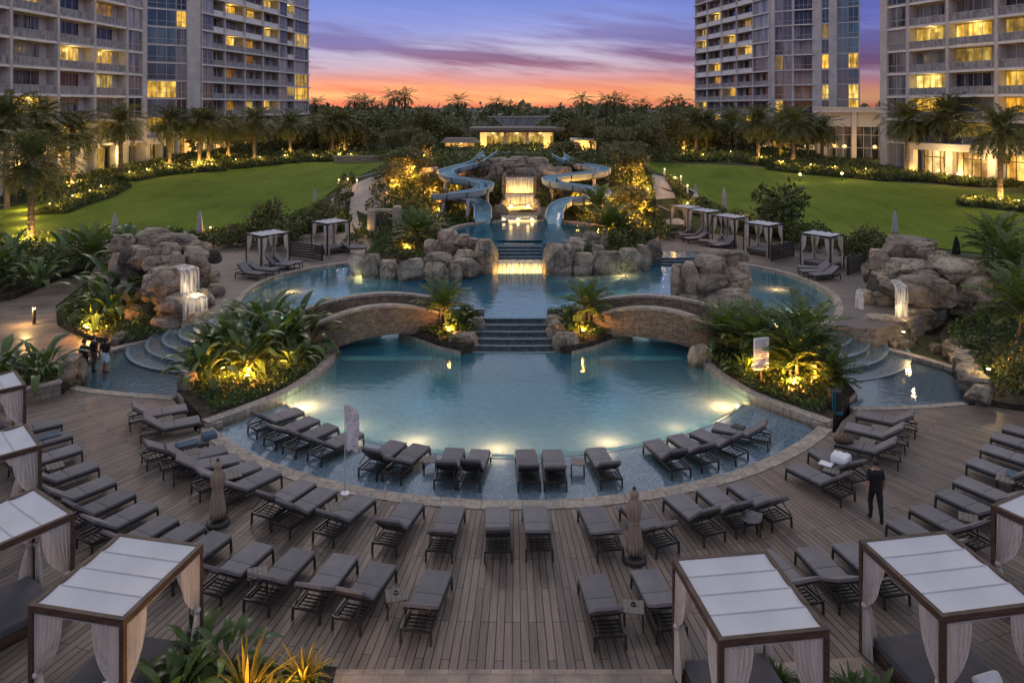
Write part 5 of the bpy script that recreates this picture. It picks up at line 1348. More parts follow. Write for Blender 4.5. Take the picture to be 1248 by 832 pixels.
def frond(rng, base, az, el, L, droop, npair, ll, lw, vee=.5, rw=.03):
    """pinnate leaf: arching midrib with paired leaflets; returns V(4n),F"""
    m=npair; t=np.linspace(0,1,m+1)
    h=np.array([math.cos(az),math.sin(az),0]); side=np.array([-math.sin(az),math.cos(az),0])
    pts=[np.array(base,float)]; dirs=[]
    for i in range(m):
        e=el-droop*((i+.5)/m)**1.25
        dv=h*math.cos(e)+np.array([0,0,math.sin(e)]); dirs.append(dv); pts.append(pts[-1]+dv*L/m)
    dirs.append(dirs[-1]); V=[];F=[]
    tw=rng.uniform(-.5,.5)
    for i in range(m):
        a,b=pts[i],pts[i+1]; r0=rw*(1-.8*t[i]); r1=rw*(1-.8*t[i+1]); k=len(V)
        V+= [a-side*r0,a+side*r0,b+side*r1,b-side*r1]; F.append([k,k+1,k+2,k+3])
    for i in range(1,m+1):
        s=t[i]; 
        if s<.12: continue
        prof=min(1,.45+2.2*s)*(1-.62*max(0,(s-.5)/.5)**1.5)
        dv=dirs[i]; up=np.cross(side,dv); up*= (1 if up[2]>=0 else -1)
        for sg in (-1,1):
            o=dv*rng.uniform(.55,.75)+side*sg*.85+up*(vee+tw*sg*.4+rng.uniform(-.25,.25)); o/=np.linalg.norm(o)
            l=ll*prof*rng.uniform(.85,1.15); w=lw
            p=pts[i]; q=p+o*l*.55; e=p+o*l-np.array([0,0,.22*l]); wd=np.cross(o,up); wd/=np.linalg.norm(wd)+1e-9; k=len(V)
            V+=[p,q+wd*w,e,q-wd*w]; F.append([k,k+1,k+2,k+3])
    return V,F
def palm_crown(name,seed,nf,L,z,mat,el0=1.35,el1=-.45,droop=1.0,npair=17,ll=.62,lw=.045,vee=.45):
    rng=np.random.default_rng(seed); V=[];F=[]
    for i in range(nf):
        s=(i+.5)/nf; az=i*2.39996+rng.uniform(-.2,.2); el=el0+(el1-el0)*s**.9+rng.uniform(-.1,.1)
        Lk=L*(.72+.28*math.sin(PI*min(1,s*1.2+.1)))*rng.uniform(.88,1.1)
        v,f=frond(rng,(.10*math.cos(az),.10*math.sin(az),z-.25*s),az,el,Lk,droop*rng.uniform(.8,1.25),npair,ll,lw,vee)
        k=len(V); V+=v; F+=[[a+k for a in q] for q in f]
    return np_mesh(name,np.array(V),np.array(F),mat)
def palm_trunk(H, r0=.27, r1=.21, seed=0, bulge=True):
    m=MB(); rng=random.Random(seed); prof=[]
    n=int(H/.16)
    for i in range(n+1):
        z=H*i/n; r=r0+(r1-r0)*i/n
        prof.append((r*(1.0 if i%2 else 1.10)*rng.uniform(.97,1.03),z))
    if bulge: prof += [(r1*1.5,H+.1),(r1*1.7,H+.4),(r1*1.0,H+.75),(.02,H+.85)]
    prof=[(r0*1.35,-.3),(r0*1.2,.1)]+prof[1:]
    m.lathe(prof,12,wob=lambda a,i:.05*math.sin(4*a+i*1.6)); return m.mesh('trunk',M['bark'],smooth=False)
DATE=[palm_crown('date_crown',s,66,3.55,0,M['palm'],1.35,-.62,1.05,20,.68,.062,.4) for s in (1,2,3)]
DATE_FAR=[palm_crown('date_crown_far',s,52,3.5,0,M['palm'],1.35,-.6,1.05,13,.75,.09,.4) for s in (4,5)]
TRUNK=palm_trunk(5.0)
palm_n=[0]
def date_palm(label, px, by, cyy, d, L=3.5, uplit=0, group='date palms around the lawns', far=False, zb=None):
    b=D(px,by,d); zc=CAM_H-(cyy-HZ)/FOC*d
    z0=zb if zb is not None else gz(b.x,d)
    H=max(1.5,zc-z0-.3)
    t=thing('date_palm',label,'palm tree',(b.x,d,z0-.1),0,group)
    tr=link('trunk',TRUNK,t); tr.scale=(1,1,H/5.0); tr.rotation_euler.z=palm_n[0]*1.3
    me=(DATE_FAR if far else DATE)[palm_n[0]%(2 if far else 3)]
    c=link('crown',me,t,(0,0,H+.45)); c.rotation_euler.z=palm_n[0]*2.1; c.scale=(L/3.5*1.22,)*3
    palm_n[0]+=1
    if uplit:
        plight((b.x+.5,d-.8,z0+.3),uplit*2.1,(1,.56,.14),.1)
        plight((b.x-.6,d-.6,z0+.3),uplit,(1,.56,.14),.1)
    return t
LPALM=[(38,283,196,62,3.7,120,'large date palm nearest the camera on the left lawn edge'),(8,250,146,76,3.8,0,'date palm cut by the left picture edge before the hotel balconies'),(47,245,147,84,3.6,0,'date palm between the left edge palm and the lobby palms'),(89,228,160,89,3.6,220,'uplit date palm standing just left of the left lobby entrance'),(147,213,150,99,3.4,0,'dark date palm standing in front of the left lobby entrance'),(207,205,149,108,3.4,240,'uplit date palm just right of the left lobby entrance'),(243,204,150,109,3.4,260,'first of the uplit close pair right of the left lobby'),(254,203,152,112,3.2,200,'second of the uplit close pair right of the left lobby'),(278,194,155,119,3.3,160,'leaning date palm against the lit left colonnade'),(310,201,150,113,3.5,70,'broad date palm before the middle of the left colonnade'),(354,193,152,124,3.3,240,'uplit date palm at the far end of left colonnade'),(405,195,150,124,3.4,60,'left one of two date palms at far left lawn corner'),(420,193,150,127,3.4,220,'uplit right one of two date palms at far left lawn corner')]
for q in LPALM: date_palm(q[6],q[0],q[1],q[2],q[3],q[4],q[5])
RPALM=[(833,187,148,135,3.3,200,'leftmost date palm at the far end of right lawn'),(848,193,150,126,3.4,160,'second date palm at the far end of right lawn'),(861,190,150,128,3.5,40,'third date palm at the far end of the right lawn'),(893,188,149,132,3.5,0,'date palm before the left half of the lit right colonnade'),(924,199,149,116,3.6,260,'brightly uplit date palm before the right colonnade'),(951,192,151,124,3.3,120,'date palm squeezed behind the two tall right palms'),(967,204,151,110,3.7,60,'broad date palm left of the low white hall'),(984,196,156,118,3.2,0,'slim date palm touching the broad one by white hall'),(1002,198,157,116,3.1,0,'date palm at the left corner of the low white hall'),(1105,210,148,101,3.7,90,'date palm at the right corner of the low white hall'),(1153,213,141,98,3.9,260,'tall date palm standing before the bright right lobby'),(1219,244,158,79,3.9,240,'large uplit date palm in its round bed on the right lawn')]
for q in RPALM: date_palm(q[6],q[0],q[1],q[2],q[3],q[4],q[5])

# tall palms of the far skyline
def skyline_palm(label,px,by,cyy,d,L=2.6,seed=0):
    b=D(px,by,d); z0=4.5; zc=CAM_H-(cyy-HZ)/FOC*d
    t=thing('tall_palm',label,'palm tree',(b.x,d,z0),0,'tall palms on the skyline')
    m=MB(); H=zc-z0; m.tube([(0,0,-.3),(.1,0,H*.4),(.25,.0,H*.8),(.2,0,H)],[.26,.2,.16,.14],7); m.build('trunk',M['bark2'],t)
    c=link('crown',SKY[seed%2],t,(.2,0,H)); c.scale=(L/2.6,)*3; c.rotation_euler.z=seed
SKY=[palm_crown('skyline_crown',s,22,2.6,0,M['palm'],1.3,-.5,1.1,10,.55,.085,.1) for s in (11,12)]
for i,(px,cyy,d,L,lb) in enumerate([(384,131,150,2.8,'first skyline palm right of the left tower'),(431,130,150,2.6,'ragged skyline palm, first of the close left three'),(443,129,155,2.6,'middle of the close left three skyline palms'),(452,133,150,2.6,'third of the close left three skyline palms'),(478,122,150,3.0,'left head of the tallest skyline palm pair'),(492,124,152,3.0,'right head of the tallest skyline palm pair'),(557,130,160,3.2,'skyline palm left of the pavilion glass roof'),(604,130,170,2.6,'skyline palm above the pavilion roof on its left'),(621,132,172,2.2,'small skyline palm above the middle of pavilion roof'),(708,129,160,3.0,'skyline palm right of the pavilion'),(738,129,158,3.0,'left of the wide trio of skyline palms'),(748,128,156,3.2,'middle of the wide trio of skyline palms'),(757,131,160,3.0,'right of the wide trio of skyline palms'),(780,134,150,2.6,'lower skyline palm left of the right tower'),(812,134,150,2.8,'skyline palm next to the right tower palms'),(826,131,150,3.2,'rightmost skyline palm touching the right tower')]): skyline_palm(lb,px,190,cyy-4-(i*7%4),d,L*1.1,i)

# far wood that reads as one mass
rng=np.random.default_rng(77); VV=[];FF=[];k=0
for i in range(230):
    x=rng.uniform(-62,62); y=rng.uniform(126,185); h=rng.uniform(3.2,5.6)*(1+.12*math.sin(x*.25)); w=h*rng.uniform(.8,1.2)
    lobes=crown_lobes(rng,w,h,7,0); P,u=blob_points(480,rng,lobes); P+=np.array([x,y,4.5]); P[:,2]=np.maximum(P[:,2],4.4)
    V,F=leaf_cards(P,.62,rng,.6,.1,u); VV.append(V); FF.append(F+k); k+=len(V)
for i in range(420):
    x=rng.uniform(-520,520); y=rng.uniform(210,420); h=rng.uniform(6.3,8.3); w=h*1.8
    P,u=blob_points(90,rng,crown_lobes(rng,w,h,5,0)); P+=np.array([x,y,4.4])
    V,F=leaf_cards(P,2.4,rng,.7,.1,u); VV.append(V); FF.append(F+k); k+=len(V)
o=link('background_woodland',np_mesh('background_woodland',np.concatenate(VV),np.concatenate(FF),M['tree']))
tag(o,'dark evergreen wood closing the far side of the gardens','woodland',kind='stuff')

# broadleaf trees of the garden
TREES=[leafy('tree_crown',s,4.6,4.2,1.6,9,2300,.34,M['tree2' if s%2 else 'tree']) for s in (21,22,23,24)]
def tree_trunk(seed):
    m=MB(); r=random.Random(seed); m.tube([(0,0,-.3),(.05,.02,.9),(0,.05,1.9),(.1,0,3)],[.17,.13,.11,.06],8)
    for k in range(5):
        a=r.uniform(0,6.28); m.tube([(0,.03,1.3+.2*k),(.5*math.cos(a),.5*math.sin(a),2.1+.25*k),(1.2*math.cos(a),1.2*math.sin(a),2.9+.3*k)],[.07,.05,.02],6)
    return m.mesh('trunk',M['bark2'])
TT=tree_trunk(1); tn=[0]
def tree(label,px,by,d,w,h,group='garden trees',z=None,kind='garden_tree',uplit=0):
    b=D(px,by,d); z0=gz(b.x,d) if z is None else z
    t=thing(kind,label,'tree',(b.x,d,z0),0,group)
    tr=link('trunk',TT,t); tr.scale=(w/4.6,w/4.6,h/5.8); c=link('crown',TREES[tn[0]%4],t); c.scale=(w/4.6,w/4.6,h/5.8); c.rotation_euler.z=tn[0]*1.9; tn[0]+=1
    if uplit: plight((b.x+.2,d-w*.42,z0+.6),uplit*2.4,(1,.44,.08),.12)
for q in [(455,190,132,7,6.6,'tree behind the left lawn, first from left tower palms'),(430,188,138,7,7,'tree at the far left lawn corner behind the palm pair'),(392,190,140,7,6.5,'tree beside the left tower base'),(478,196,112,5.5,4.2,'low tree beyond the far edge of left lawn'),(505,200,108,5,3.8,'tree left of the hanging gold lit tree'),(545,170,125,7,5,'tree behind the small left pavilion'),(515,180,122,7,6.5,'dense tree between the tall palm and left pavilion'),
 (700,180,118,6.5,5.4,'dark tree right of the pavilion'),(720,190,108,5.5,4.6,'tree right of the lit bar terrace'),(745,195,104,5.5,4.2,'tree behind the gold lit right shrubs'),(770,188,112,6,4.8,'tree left of the far right lawn corner'),(795,190,115,6.5,6.5,'tree at the far right lawn corner'),(815,190,122,7,7,'tree behind the far right lawn palms'),(775,180,130,8,7,'tall dark tree in the right wood edge'),(690,172,132,7,6.5,'tree behind the right of pavilion roof')]: tree(q[5],*q[:5])
# trees with lit undersides
tree('gold lit weeping tree left of the water slides',518,206,92,3.6,3.6,uplit=300)
for q in [(492,258,74,3.8,2.7,150,'leafy tree at the left edge of the central garden'),(482,266,71,3.0,2.6,160,'rounded low tree beside the left garden path'),(505,250,75,3.8,2.8,0,'dense tree between path shrubs and left slide'),(495,285,65,3.6,2.5,150,'low spreading tree in front of left slide shrubs'),(527,262,70,3.0,2.4,130,'tree crowding the outer bend of the left slide'),(765,240,78,4.2,3.3,170,'gold lit tree beyond the right slide'),(772,262,72,3.8,3.2,180,'brightly gold lit tree beside the right garden path'),(748,225,82,4.0,3.1,0,'dark tree behind the right slide'),(765,285,66,3.6,3.4,360,'low gold lit tree right of the splash pool'),(776,282,68,2.6,2.4,160,'small rounded tree at the right path edge'),(690,190,95,4,2.6,0,'tree above the right slide top')]: tree(q[6],q[0],q[1],q[2],q[3],q[4],uplit=q[5])

# shrubs
SHR=[leafy('shrub',s,2.0,1.5,.0,8,900,.20,M['shrub' if s%2 else 'shrub2'],.5) for s in (31,32,33,34)]
sn=[0]
def shrub(label,x,y,z,w,h,group,name='shrub',sink=.1):
    o=link(name,SHR[sn[0]%4],None,(x,y,z-sink)); o.scale=(w/2,w/2,h/1.5); o.rotation_euler.z=sn[0]*1.7; sn[0]+=1
    return tag(o,label,'shrub',group)
# hedged flower beds round the lawns
def bed(name_label, line, w, h, lights=(), mat='shrub', dens=150, z=None, power=70):
    L=smooth_poly(line,6,False); rng=np.random.default_rng(int(abs(L[0][0]*100))%9999)
    t=thing('flower_bed',name_label,'flower bed',(L[0][0],L[0][1],0)); P=[Vector(p) for p in L]
    tot=sum((P[i+1]-P[i]).length for i in range(len(P)-1)); n=int(tot*w*dens)
    seg=rng.integers(0,len(P)-1,n); tt=rng.uniform(size=n); off=rng.uniform(-.5,.5,n)*w
    pts=np.zeros((n,3))
    for i in range(n):
        a,b=P[seg[i]],P[seg[i]+1]; q=a.lerp(b,tt[i]); d=(b-a).normalized(); q=q+Vector((-d.y,d.x))*off[i]
        g=(gz(q.x,q.y) if z is None else z)
        lump=.6+.4*math.sin(q.x*1.9+q.y*1.3)*math.sin(q.y*2.3-q.x*.7)
        hh=h*(1-(abs(off[i])/(w*.5))**4*.6)*lump
        pts[i]=(q.x,q.y,g+hh*rng.uniform(.0,1)**.45)
    V,F=leaf_cards(pts,.30,rng,.5,.5); V-=np.array([L[0][0],L[0][1],0])
    link('hedge_leaves',np_mesh('hedge_leaves',V,F,M[mat]),t)
    m=MB(); vs=[];fs=[]
    for i,p in enumerate(P):
        d=(P[min(i+1,len(P)-1)]-P[max(i-1,0)]).normalized(); nn=Vector((-d.y,d.x))
        for o_ in (-.56,.56):
            q=p+nn*o_*w; vs.append((q.x-L[0][0],q.y-L[0][1],(gz(q.x,q.y) if z is None else z)+.12))
    for i in range(len(P)-1): fs.append((i*2,i*2+2,i*2+3,i*2+1))
    m.add(vs,fs); m.build('bed_soil',M['soil'],t)
    for u in lights:
        i=int(u*(len(P)-1)); p=P[i]; g=(gz(p.x,p.y) if z is None else z)
        plight((p.x,p.y-w*.1,g+h*1.0+.15),power*1.5,(1,.56,.14),.12)
        m=MB(); m.lathe([(.02,-.06),(.05,-.03),(.06,.02),(.04,.06),(.01,.07)],8,c=(p.x-L[0][0],p.y-w*.3-L[0][1],g+h+.05)); m.build('garden_lamp',M['lens'],t)
    return t
bed('lamp lit flower bed left of lobby along left lawn',[G(60,262),G(90,250),G(120,240),G(142,228)],3.2,.9,(.15,.4,.62,.8),power=110)
bed('low hedge bed right of the left lobby with glowing lamps',[G(152,221),G(190,214),G(230,210),G(272,207)],3.0,1.0,(.12,.32,.55,.75,.92),power=120)
bed('hedge bed along the far left lawn below the colonnade',[G(280,205),G(320,201),G(360,198)],3.4,1.2,(.2,.5,.9),power=90)
bed('round planted bed under the two far left lawn palms',[G(372,197),G(400,196),G(440,195)],3.0,1.0,(.3,.7,.9),power=110)
bed('hedge bed at the left edge of the far right lawn',[G(826,194),G(850,196),G(880,195)],3.0,1.0,(.2,.6),power=120)
bed('long hedge bed below the right colonnade',[G(885,192),G(920,200),G(950,202),G(975,206)],2.8,1.1,(.1,.4),power=110)
bed('long lamp lit hedge bed before the low white hall',[G(940,206),G(985,211),G(1030,215),G(1090,220)],3.2,1.2,(.12,.35,.6,.8),power=170)
bed('hedge bed below the bright right lobby',[G(1095,219),G(1130,221),G(1160,224),G(1190,226),G(1248,226)],2.4,1.1,(.45,.7),power=120)
bed('kidney shaped palm bed on the right lawn',[G(1168,247),G(1195,249),G(1225,252),G(1262,256)],4.2,.8,(.2,.5,.75),power=150)
bed('shrub bed along the left lawn front behind upper left cabanas',[(-30,59),(-24,62.5),(-18.5,64.5),(-15.5,68)],2.2,.9,(.3,),'shrub',150,power=60)
bed('shrub bed along the right lawn front behind upper right cabanas',[(17.5,69.5),(21.5,64.5),(25.5,59),(30,53)],2.6,1.3,(.3,),'shrub',150,power=60)
bed('clipped edging hedge beside the upper part of left garden path',[G(424,244),G(411,256),G(408,266)],1.4,1.1,(.5,),power=60)
bed('lamp lit edging along the outer side of right garden path',[G(818,226),G(832,236),G(838,246)],1.2,.7,(.2,.9),power=60)
bed('planting along the inner edge of the right garden path',[G(784,232),G(794,250),G(788,264)],1.4,.9,(.3,.6),power=90)

def shr_list(lst,group):
    for px,by,d,w,h,lb in lst:
        b=D(px,by,d); shrub(lb,b.x,d,b.z,w,h,group)
shr_list([(945,290,61,5.2,4.3,'big round dark shrub behind the upper right cabanas'),(325,290,60,3.8,3.1,'big feathery shrub behind the first upper left cabana'),(365,285,62,3.8,2.2,'wide shrub between the two upper left cabanas'),(300,298,59,3,1.8,'low shrub left of the first upper left cabana'),(345,300,57,3.4,1.9,'dark shrub right behind the first upper left cabana'),(395,275,64,3.2,2.3,'shrub behind the second upper left cabana'),(985,300,57,3.2,2.0,'low shrub between the near upper right cabanas'),(1060,305,53,3.0,1.9,'low shrub behind the nearest upper right cabana'),(1075,320,50,2.6,1.6,'small shrub left of the right rock pile'),(905,278,64,2.4,1.7,'small shrub behind the middle upper right cabana'),(1040,315,52,2.2,1.5,'tiny shrub beside the nearest upper right cabana daybed'),(270,300,58,2.6,1.3,'low shrub at the foot of the folded white umbrella')],'shrubs behind the upper cabanas')

# big-leaved tropical plants (paddle leaves on long stalks)
def paddle_plant(seed, n=20, L=1.25, wd=.34, stalk=1.0, mat='broad'):
    rng=random.Random(seed); m=MB(); vs=[];fs=[]
    for i in range(n):
        az=i*2.4+rng.uniform(-.4,.4); s=i/n; el=1.45-.95*s+rng.uniform(-.12,.12); st=stalk*rng.uniform(.65,1.15); Lk=L*rng.uniform(.75,1.15)
        h=Vector((math.cos(az),math.sin(az),0)); side=Vector((-math.sin(az),math.cos(az),0))
        p=h*.08+Vector((0,0,.05)); k=6; e=el
        for j in range(4):
            q=p+(h*math.cos(e)+Vector((0,0,math.sin(e))))*st/4
            b=len(vs); vs+=[p-side*.014,p+side*.014,q+side*.012,q-side*.012]; fs.append((b,b+1,b+2,b+3)); p=q; e-=.05
        b=len(vs)
        for j in range(k+1):
            u=j/k; wv=wd*.5*math.sin(PI*min(1,(u*.93+.07)))**.7*(1-.15*u) if j<k else .004
            up=Vector((0,0,1))
            fold=.32*wv
            vs+= [p-side*wv+up*fold, p-up*.0, p+side*wv+up*fold]
            q=p+(h*math.cos(e)+Vector((0,0,math.sin(e))))*Lk/k; p=q; e-=rng.uniform(.10,.26)*(1+.8*s)
        for j in range(k):
            a=b+3*j; fs += [(a,a+1,a+4,a+3),(a+1,a+2,a+5,a+4)]
    m.add(vs,fs); return m.mesh('paddle_leaves',M[mat],smooth=True)
PAD=[paddle_plant(s) for s in (1,2,3)]+[paddle_plant(9,26,1.0,.26,.7)]
CYC=[palm_crown('fan_fronds',s,30,1.6,0,M['palm2'],1.45,.18,.85,20,.30,.040,.35) for s in (41,42)]
def strap_plant(seed,n,L,w,mat):
    rng=random.Random(seed); m=MB(); vs=[];fs=[]
    for i in range(n):
        az=i*2.4+rng.uniform(-.3,.3); s=i/n; e=1.5-1.1*s+rng.uniform(-.1,.1); Lk=L*rng.uniform(.7,1.15); h=Vector((math.cos(az),math.sin(az),0)); side=Vector((-math.sin(az),math.cos(az),0)); p=h*.05; k=6; b=len(vs)
        for j in range(k+1):
            u=j/k; wv=w*.5*(1-u)**.6*(.6+.8*min(1,u*3)) if j<k else .001
            vs+=[p-side*wv+Vector((0,0,wv*.4)),p,p+side*wv+Vector((0,0,wv*.4))]; p=p+(h*math.cos(e)+Vector((0,0,math.sin(e))))*Lk/k; e-=rng.uniform(.05,.22)*(.4+1.3*s)
        for j in range(k):
            a=b+3*j; fs+=[(a,a+1,a+4,a+3),(a+1,a+2,a+5,a+4)]
    m.add(vs,fs); return m.mesh('strap_leaves',M[mat],smooth=True)
STR=[strap_plant(1,60,1.0,.07,'gold'),strap_plant(2,46,.9,.06,'gold'),strap_plant(3,50,1.0,.07,'palm2'),strap_plant(4,40,.8,.10,'broad')]
pn=[0]
def plant(label,x,y,z,me,s,name,group=None,rz=None):
    t=thing(name,label,'plant',(x,y,z),0,group); o=link('leaves',me,t); o.scale=(s,s,s); o.rotation_euler.z=pn[0]*2.2 if rz is None else rz; pn[0]+=1; return t
def small_palm(label,x,y,z,H,s,group='small feather palms'):
    t=thing('feather_palm',label,'palm plant',(x,y,z),0,group)
    m=MB()
    rng=random.Random(pn[0])
    for k in range(3):
        a=k*2.1+rng.uniform(0,1); q=Vector((.16*math.cos(a),.16*math.sin(a),0)); m.tube([q,q*1.2+Vector((0,0,H*.5)),q*.6+Vector((0,0,H))],[.075,.06,.05],8)
    m.build('trunk',M['bark'],t)
    c=link('crown',CYC[pn[0]%2],t,(0,0,H)); c.scale=(s,s,s); c.rotation_euler.z=pn[0]*1.7; pn[0]+=1
# ground cover in a polygon
def cover(name,label,poly,z,h,n,size=.16,mat='cover',seed=1,hole=None):
    rng=np.random.default_rng(seed); xs=[p[0] for p in poly]; ys=[p[1] for p in poly]; pts=[]
    def inside(x,y):
        c=False;j=len(poly)-1
        for i in range(len(poly)):
            xi,yi=poly[i];xj,yj=poly[j]
            if (yi>y)!=(yj>y) and x<(xj-xi)*(y-yi)/(yj-yi)+xi: c=not c
            j=i
        return c
    while len(pts)<n:
        x,y=rng.uniform(min(xs),max(xs)),rng.uniform(min(ys),max(ys))
        if not inside(x,y): continue
        lump=.45+.55*(.5+.5*math.sin(x*2.1+1.3*math.sin(y*1.7)))*(.5+.5*math.sin(y*2.6+x*.8))
        zz=z(x,y) if callable(z) else z
        pts.append((x,y,zz+h*lump*rng.uniform(0,1)**.5))
    V,F=leaf_cards(np.array(pts),size,rng,.55,.7)
    o=link(name,np_mesh(name,V,F,M[mat])); return tag(o,label,'ground cover',kind='stuff')
def shrink(poly,k):
    cx=sum(p[0] for p in poly)/len(poly); cy_=sum(p[1] for p in poly)/len(poly); return [(cx+(p[0]-cx)*k,cy_+(p[1]-cy_)*k) for p in poly]
cover('ground_cover','low leafy ground cover filling the left pool planter',shrink(plL,.90),.15,.5,9000,.15,seed=1)
cover('ground_cover','low leafy ground cover filling the right pool planter',shrink(plR,.90),.15,.5,9000,.15,seed=2)
cover('ground_cover','leafy ground cover on the left centre island',shrink(islL,.86),.35,.55,2600,.14,seed=3)
cover('ground_cover','leafy ground cover on the right centre island',shrink(mir(islL),.86),.35,.55,2600,.14,seed=4)
def uplight(x,y,z,power,label,col=(1,.58,.13),lens=True):
    plight((x,y-.12,z+.42),power*1.15,(1,.43,.08),.08)
    if lens:
        t=thing('garden_spotlight',label,'spotlight',(x,y-.25,z),0,'garden uplights')
        m=MB(); m.tube([(0,0,-.1),(0,0,.16)],.02,6); m.lathe([(.03,.12),(.075,.15),(.085,.27),(.06,.28)],12); m.build('lamp_body',M['frame'],t)
        m=MB(); m.lathe([(.01,.275),(.066,.285),(.055,.31),(.01,.32)],12); m.build('lens',M['lens'],t)
# left planter tropicals
gT='broad leaved plants in the pool planters'
LPT=[(-13.2,31.6,1.15,0),(-12.2,33.2,1.35,1),(-11.0,34.9,1.5,2),(-10.0,36.2,1.25,0),(-13.2,34.8,1.55,1),(-12.3,36.7,1.6,2),(-13.6,37.6,1.35,0),(-11.0,37.6,1.4,1),(-13.9,32.9,1.0,3),(-10.0,33.6,.9,3)]
LL=['at the front corner of the left pool planter','just left of the uplight in the left pool planter','tall and upright in the middle of the left pool planter','nearest the left bridge in the pool planter','behind the uplight at the left planter heart','highest at the back of the left pool planter','at the back left beside the basin steps','back right of the left pool planter before the bridge','low one leaning over the left basin','low one close to the pool curb in the left planter']
for (x,y,s,k),lb in zip(LPT,LL): plant('broad leaved plant '+lb,x,y,.15,PAD[k],s*.9,'tropical_plant',gT)
small_palm('arching feather palm overhanging the left basin from the planter',-13.6,33.7,.15,.7,1.15)
small_palm('small feather palm lit gold by the left planter uplight',-11.6,32.6,.15,.6,.85)
plight((-12.3,31.6,.7),150,(1,.43,.08),.1); plight((-10.2,33.0,.7),110,(1,.43,.08),.1)
uplight(-11.35,31.9,.2,480,'bright uplight among the leaves of the left pool planter')
# right planter: big cycads
for x,y,H,s,lb in ((12.2,31.9,1.1,1.35,'big feather palm behind the uplight in the right planter'),(13.2,33.4,1.5,1.5,'tallest feather palm at the back of the right planter'),(11.2,34.2,1.2,1.3,'feather palm behind the notice board in the right planter'),(10.2,35.4,1.1,1.2,'feather palm nearest the right bridge in the planter'),(13.4,31.2,.5,1.05,'drooping feather palm over the right basin edge'),(12.0,36.6,.9,1.1,'feather palm at the back of right planter by pool')): small_palm(lb,x,y,.15,H,s)
plant('broad leaved plant beside the notice board in right planter',11.0,33.0,.15,PAD[3],.9,'tropical_plant',gT); plant('tall broad leaved plant above the uplight of right planter',12.6,32.6,.15,PAD[2],1.15,'tropical_plant',gT); plant('broad leaved plant left of the notice board in right planter',10.6,34.6,.15,PAD[0],1.0,'tropical_plant',gT); plant('broad leaved plant at the back edge of the right planter',13.6,35.4,.15,PAD[1],1.2,'tropical_plant',gT); plant('low broad leaved plant by the right planter curb',10.3,32.5,.15,PAD[3],.7,'tropical_plant',gT)
plight((12.8,31.2,.8),150,(1,.43,.08),.1); plight((10.6,32.6,.7),120,(1,.43,.08),.1)
uplight(11.75,31.0,.2,520,'bright uplight among the feather palms of the right planter')
# islands beside the steps
for sgn,lb in ((-1,'left'),(1,'right')):
    x=AX+sgn*3.75
    small_palm('uplit feather palm on the '+lb+' island beside the cascade steps',x,38.6,.4,1.25,1.15)
    plant('bushy broad leaved plant on the '+lb+' island beside the cascade steps',AX+sgn*3.0,38.5,.4,PAD[3],.75,'tropical_plant',gT)
    for dx,dy,w,h,l2 in ((-2.6,39.6,1.5,1.0,'inner'),(-4.4,39.6,1.6,1.1,'outer')): shrub('round green shrub on the %s side of the %s island'%(l2,lb),AX-sgn*dx,dy,.35,w,h,'shrubs on the centre islands')
    uplight(x+sgn*-.35,37.6,.4,120,'uplight at the foot of the %s island palm'%lb)
# central garden around the splash pool rim
for px,by,d,H,s,lb in [(508,300,54,1.3,1.5,'feather palm standing behind the left rock rim'),(520,290,57,1.0,1.2,'feather palm left of the splash pool edge'),(742,292,56,1.3,1.6,'large feather palm right of the splash pool'),(728,270,60,1.6,1.4,'feather palm hiding the lower bend of the right slide'),(757,288,57,1.0,1.2,'feather palm behind the right rock rim')]:
    b=D(px,by,d); small_palm(lb,b.x,d,b.z-.2,H,s)
shr_list([(487,312,53.5,2.4,1.3,'low gold lit shrub behind the left end of rock rim'),(500,320,51.5,2.0,1.0,'shrub on the left rock rim beside the feather palm'),(545,262,65.5,2.4,1.6,'shrub under the first bends of the left slide'),(560,270,64.5,2.0,1.2,'low shrub beneath the left slide foot'),(600,255,67,2.2,2.4,'dark shrub between the left slide and waterfall'),(603,235,68.5,1.8,1.6,'shrub high beside the waterfall on its left'),(664,258,66.5,2.2,2.2,'dark shrub between the waterfall and right slide'),(672,240,68,1.8,1.4,'shrub high beside the waterfall on its right'),(700,262,65.5,2.2,1.4,'shrub under the right slide'),(748,304,53.5,2.8,1.6,'dark shrub behind the right rock rim'),(770,300,56,2.4,1.4,'shrub at the right end of the rock rim'),(722,300,55,1.6,1.0,'shrub next to the splash pool on the right'),(520,255,70,2.6,1.8,'shrub beside the left slide outer bend'),(470,285,67,3,1.6,'shrub mound at the left path corner'),(540,300,55,2,1.0,'low planting left of the splash pool'),(585,210,72,2.4,1.6,'shrub behind the left slide top'),(700,215,73,2.6,1.8,'shrub behind the right slide top'),(780,300,60,2.4,1.4,'shrub mound at the right path corner'),(735,250,70,3,2.4,'shrub filling the right slide bend')],'shrubs round the splash pool')
for i,(px,by,d,pw) in enumerate([(505,212,72,170),(522,246,70,150),(498,262,68,130),(535,262,66,120),(480,252,71,120),(497,307,54,70),(553,225,72,120),(727,262,64,150),(757,270,64,160),(741,248,68,160),(775,240,70,160),(760,215,76,160),(703,243,68,90),(740,285,58,110),(572,260,66.5,60)]):
    b=D(px,by,d); plight((b.x,d-.9,b.z+.5),pw*4,(1,.44,.08),.12)
def center_cover(nm,lb,poly,h,n,seed): return cover(nm,lb,poly,lambda x,y:gz2(x,y),h,n,.34,'shrub',seed)
def gz2(x,y):
    # planted slopes each side of the outcrop
    base=max(gz(x,y),.9); 
    s=sm((abs(x-.6)-2.5)/1.5)*sm((12.5-abs(x))/3)*sm((y-58)/3)
    return base*(1-s)+s*(1.6+ (5.0-1.6)*sm((y-60)/15))
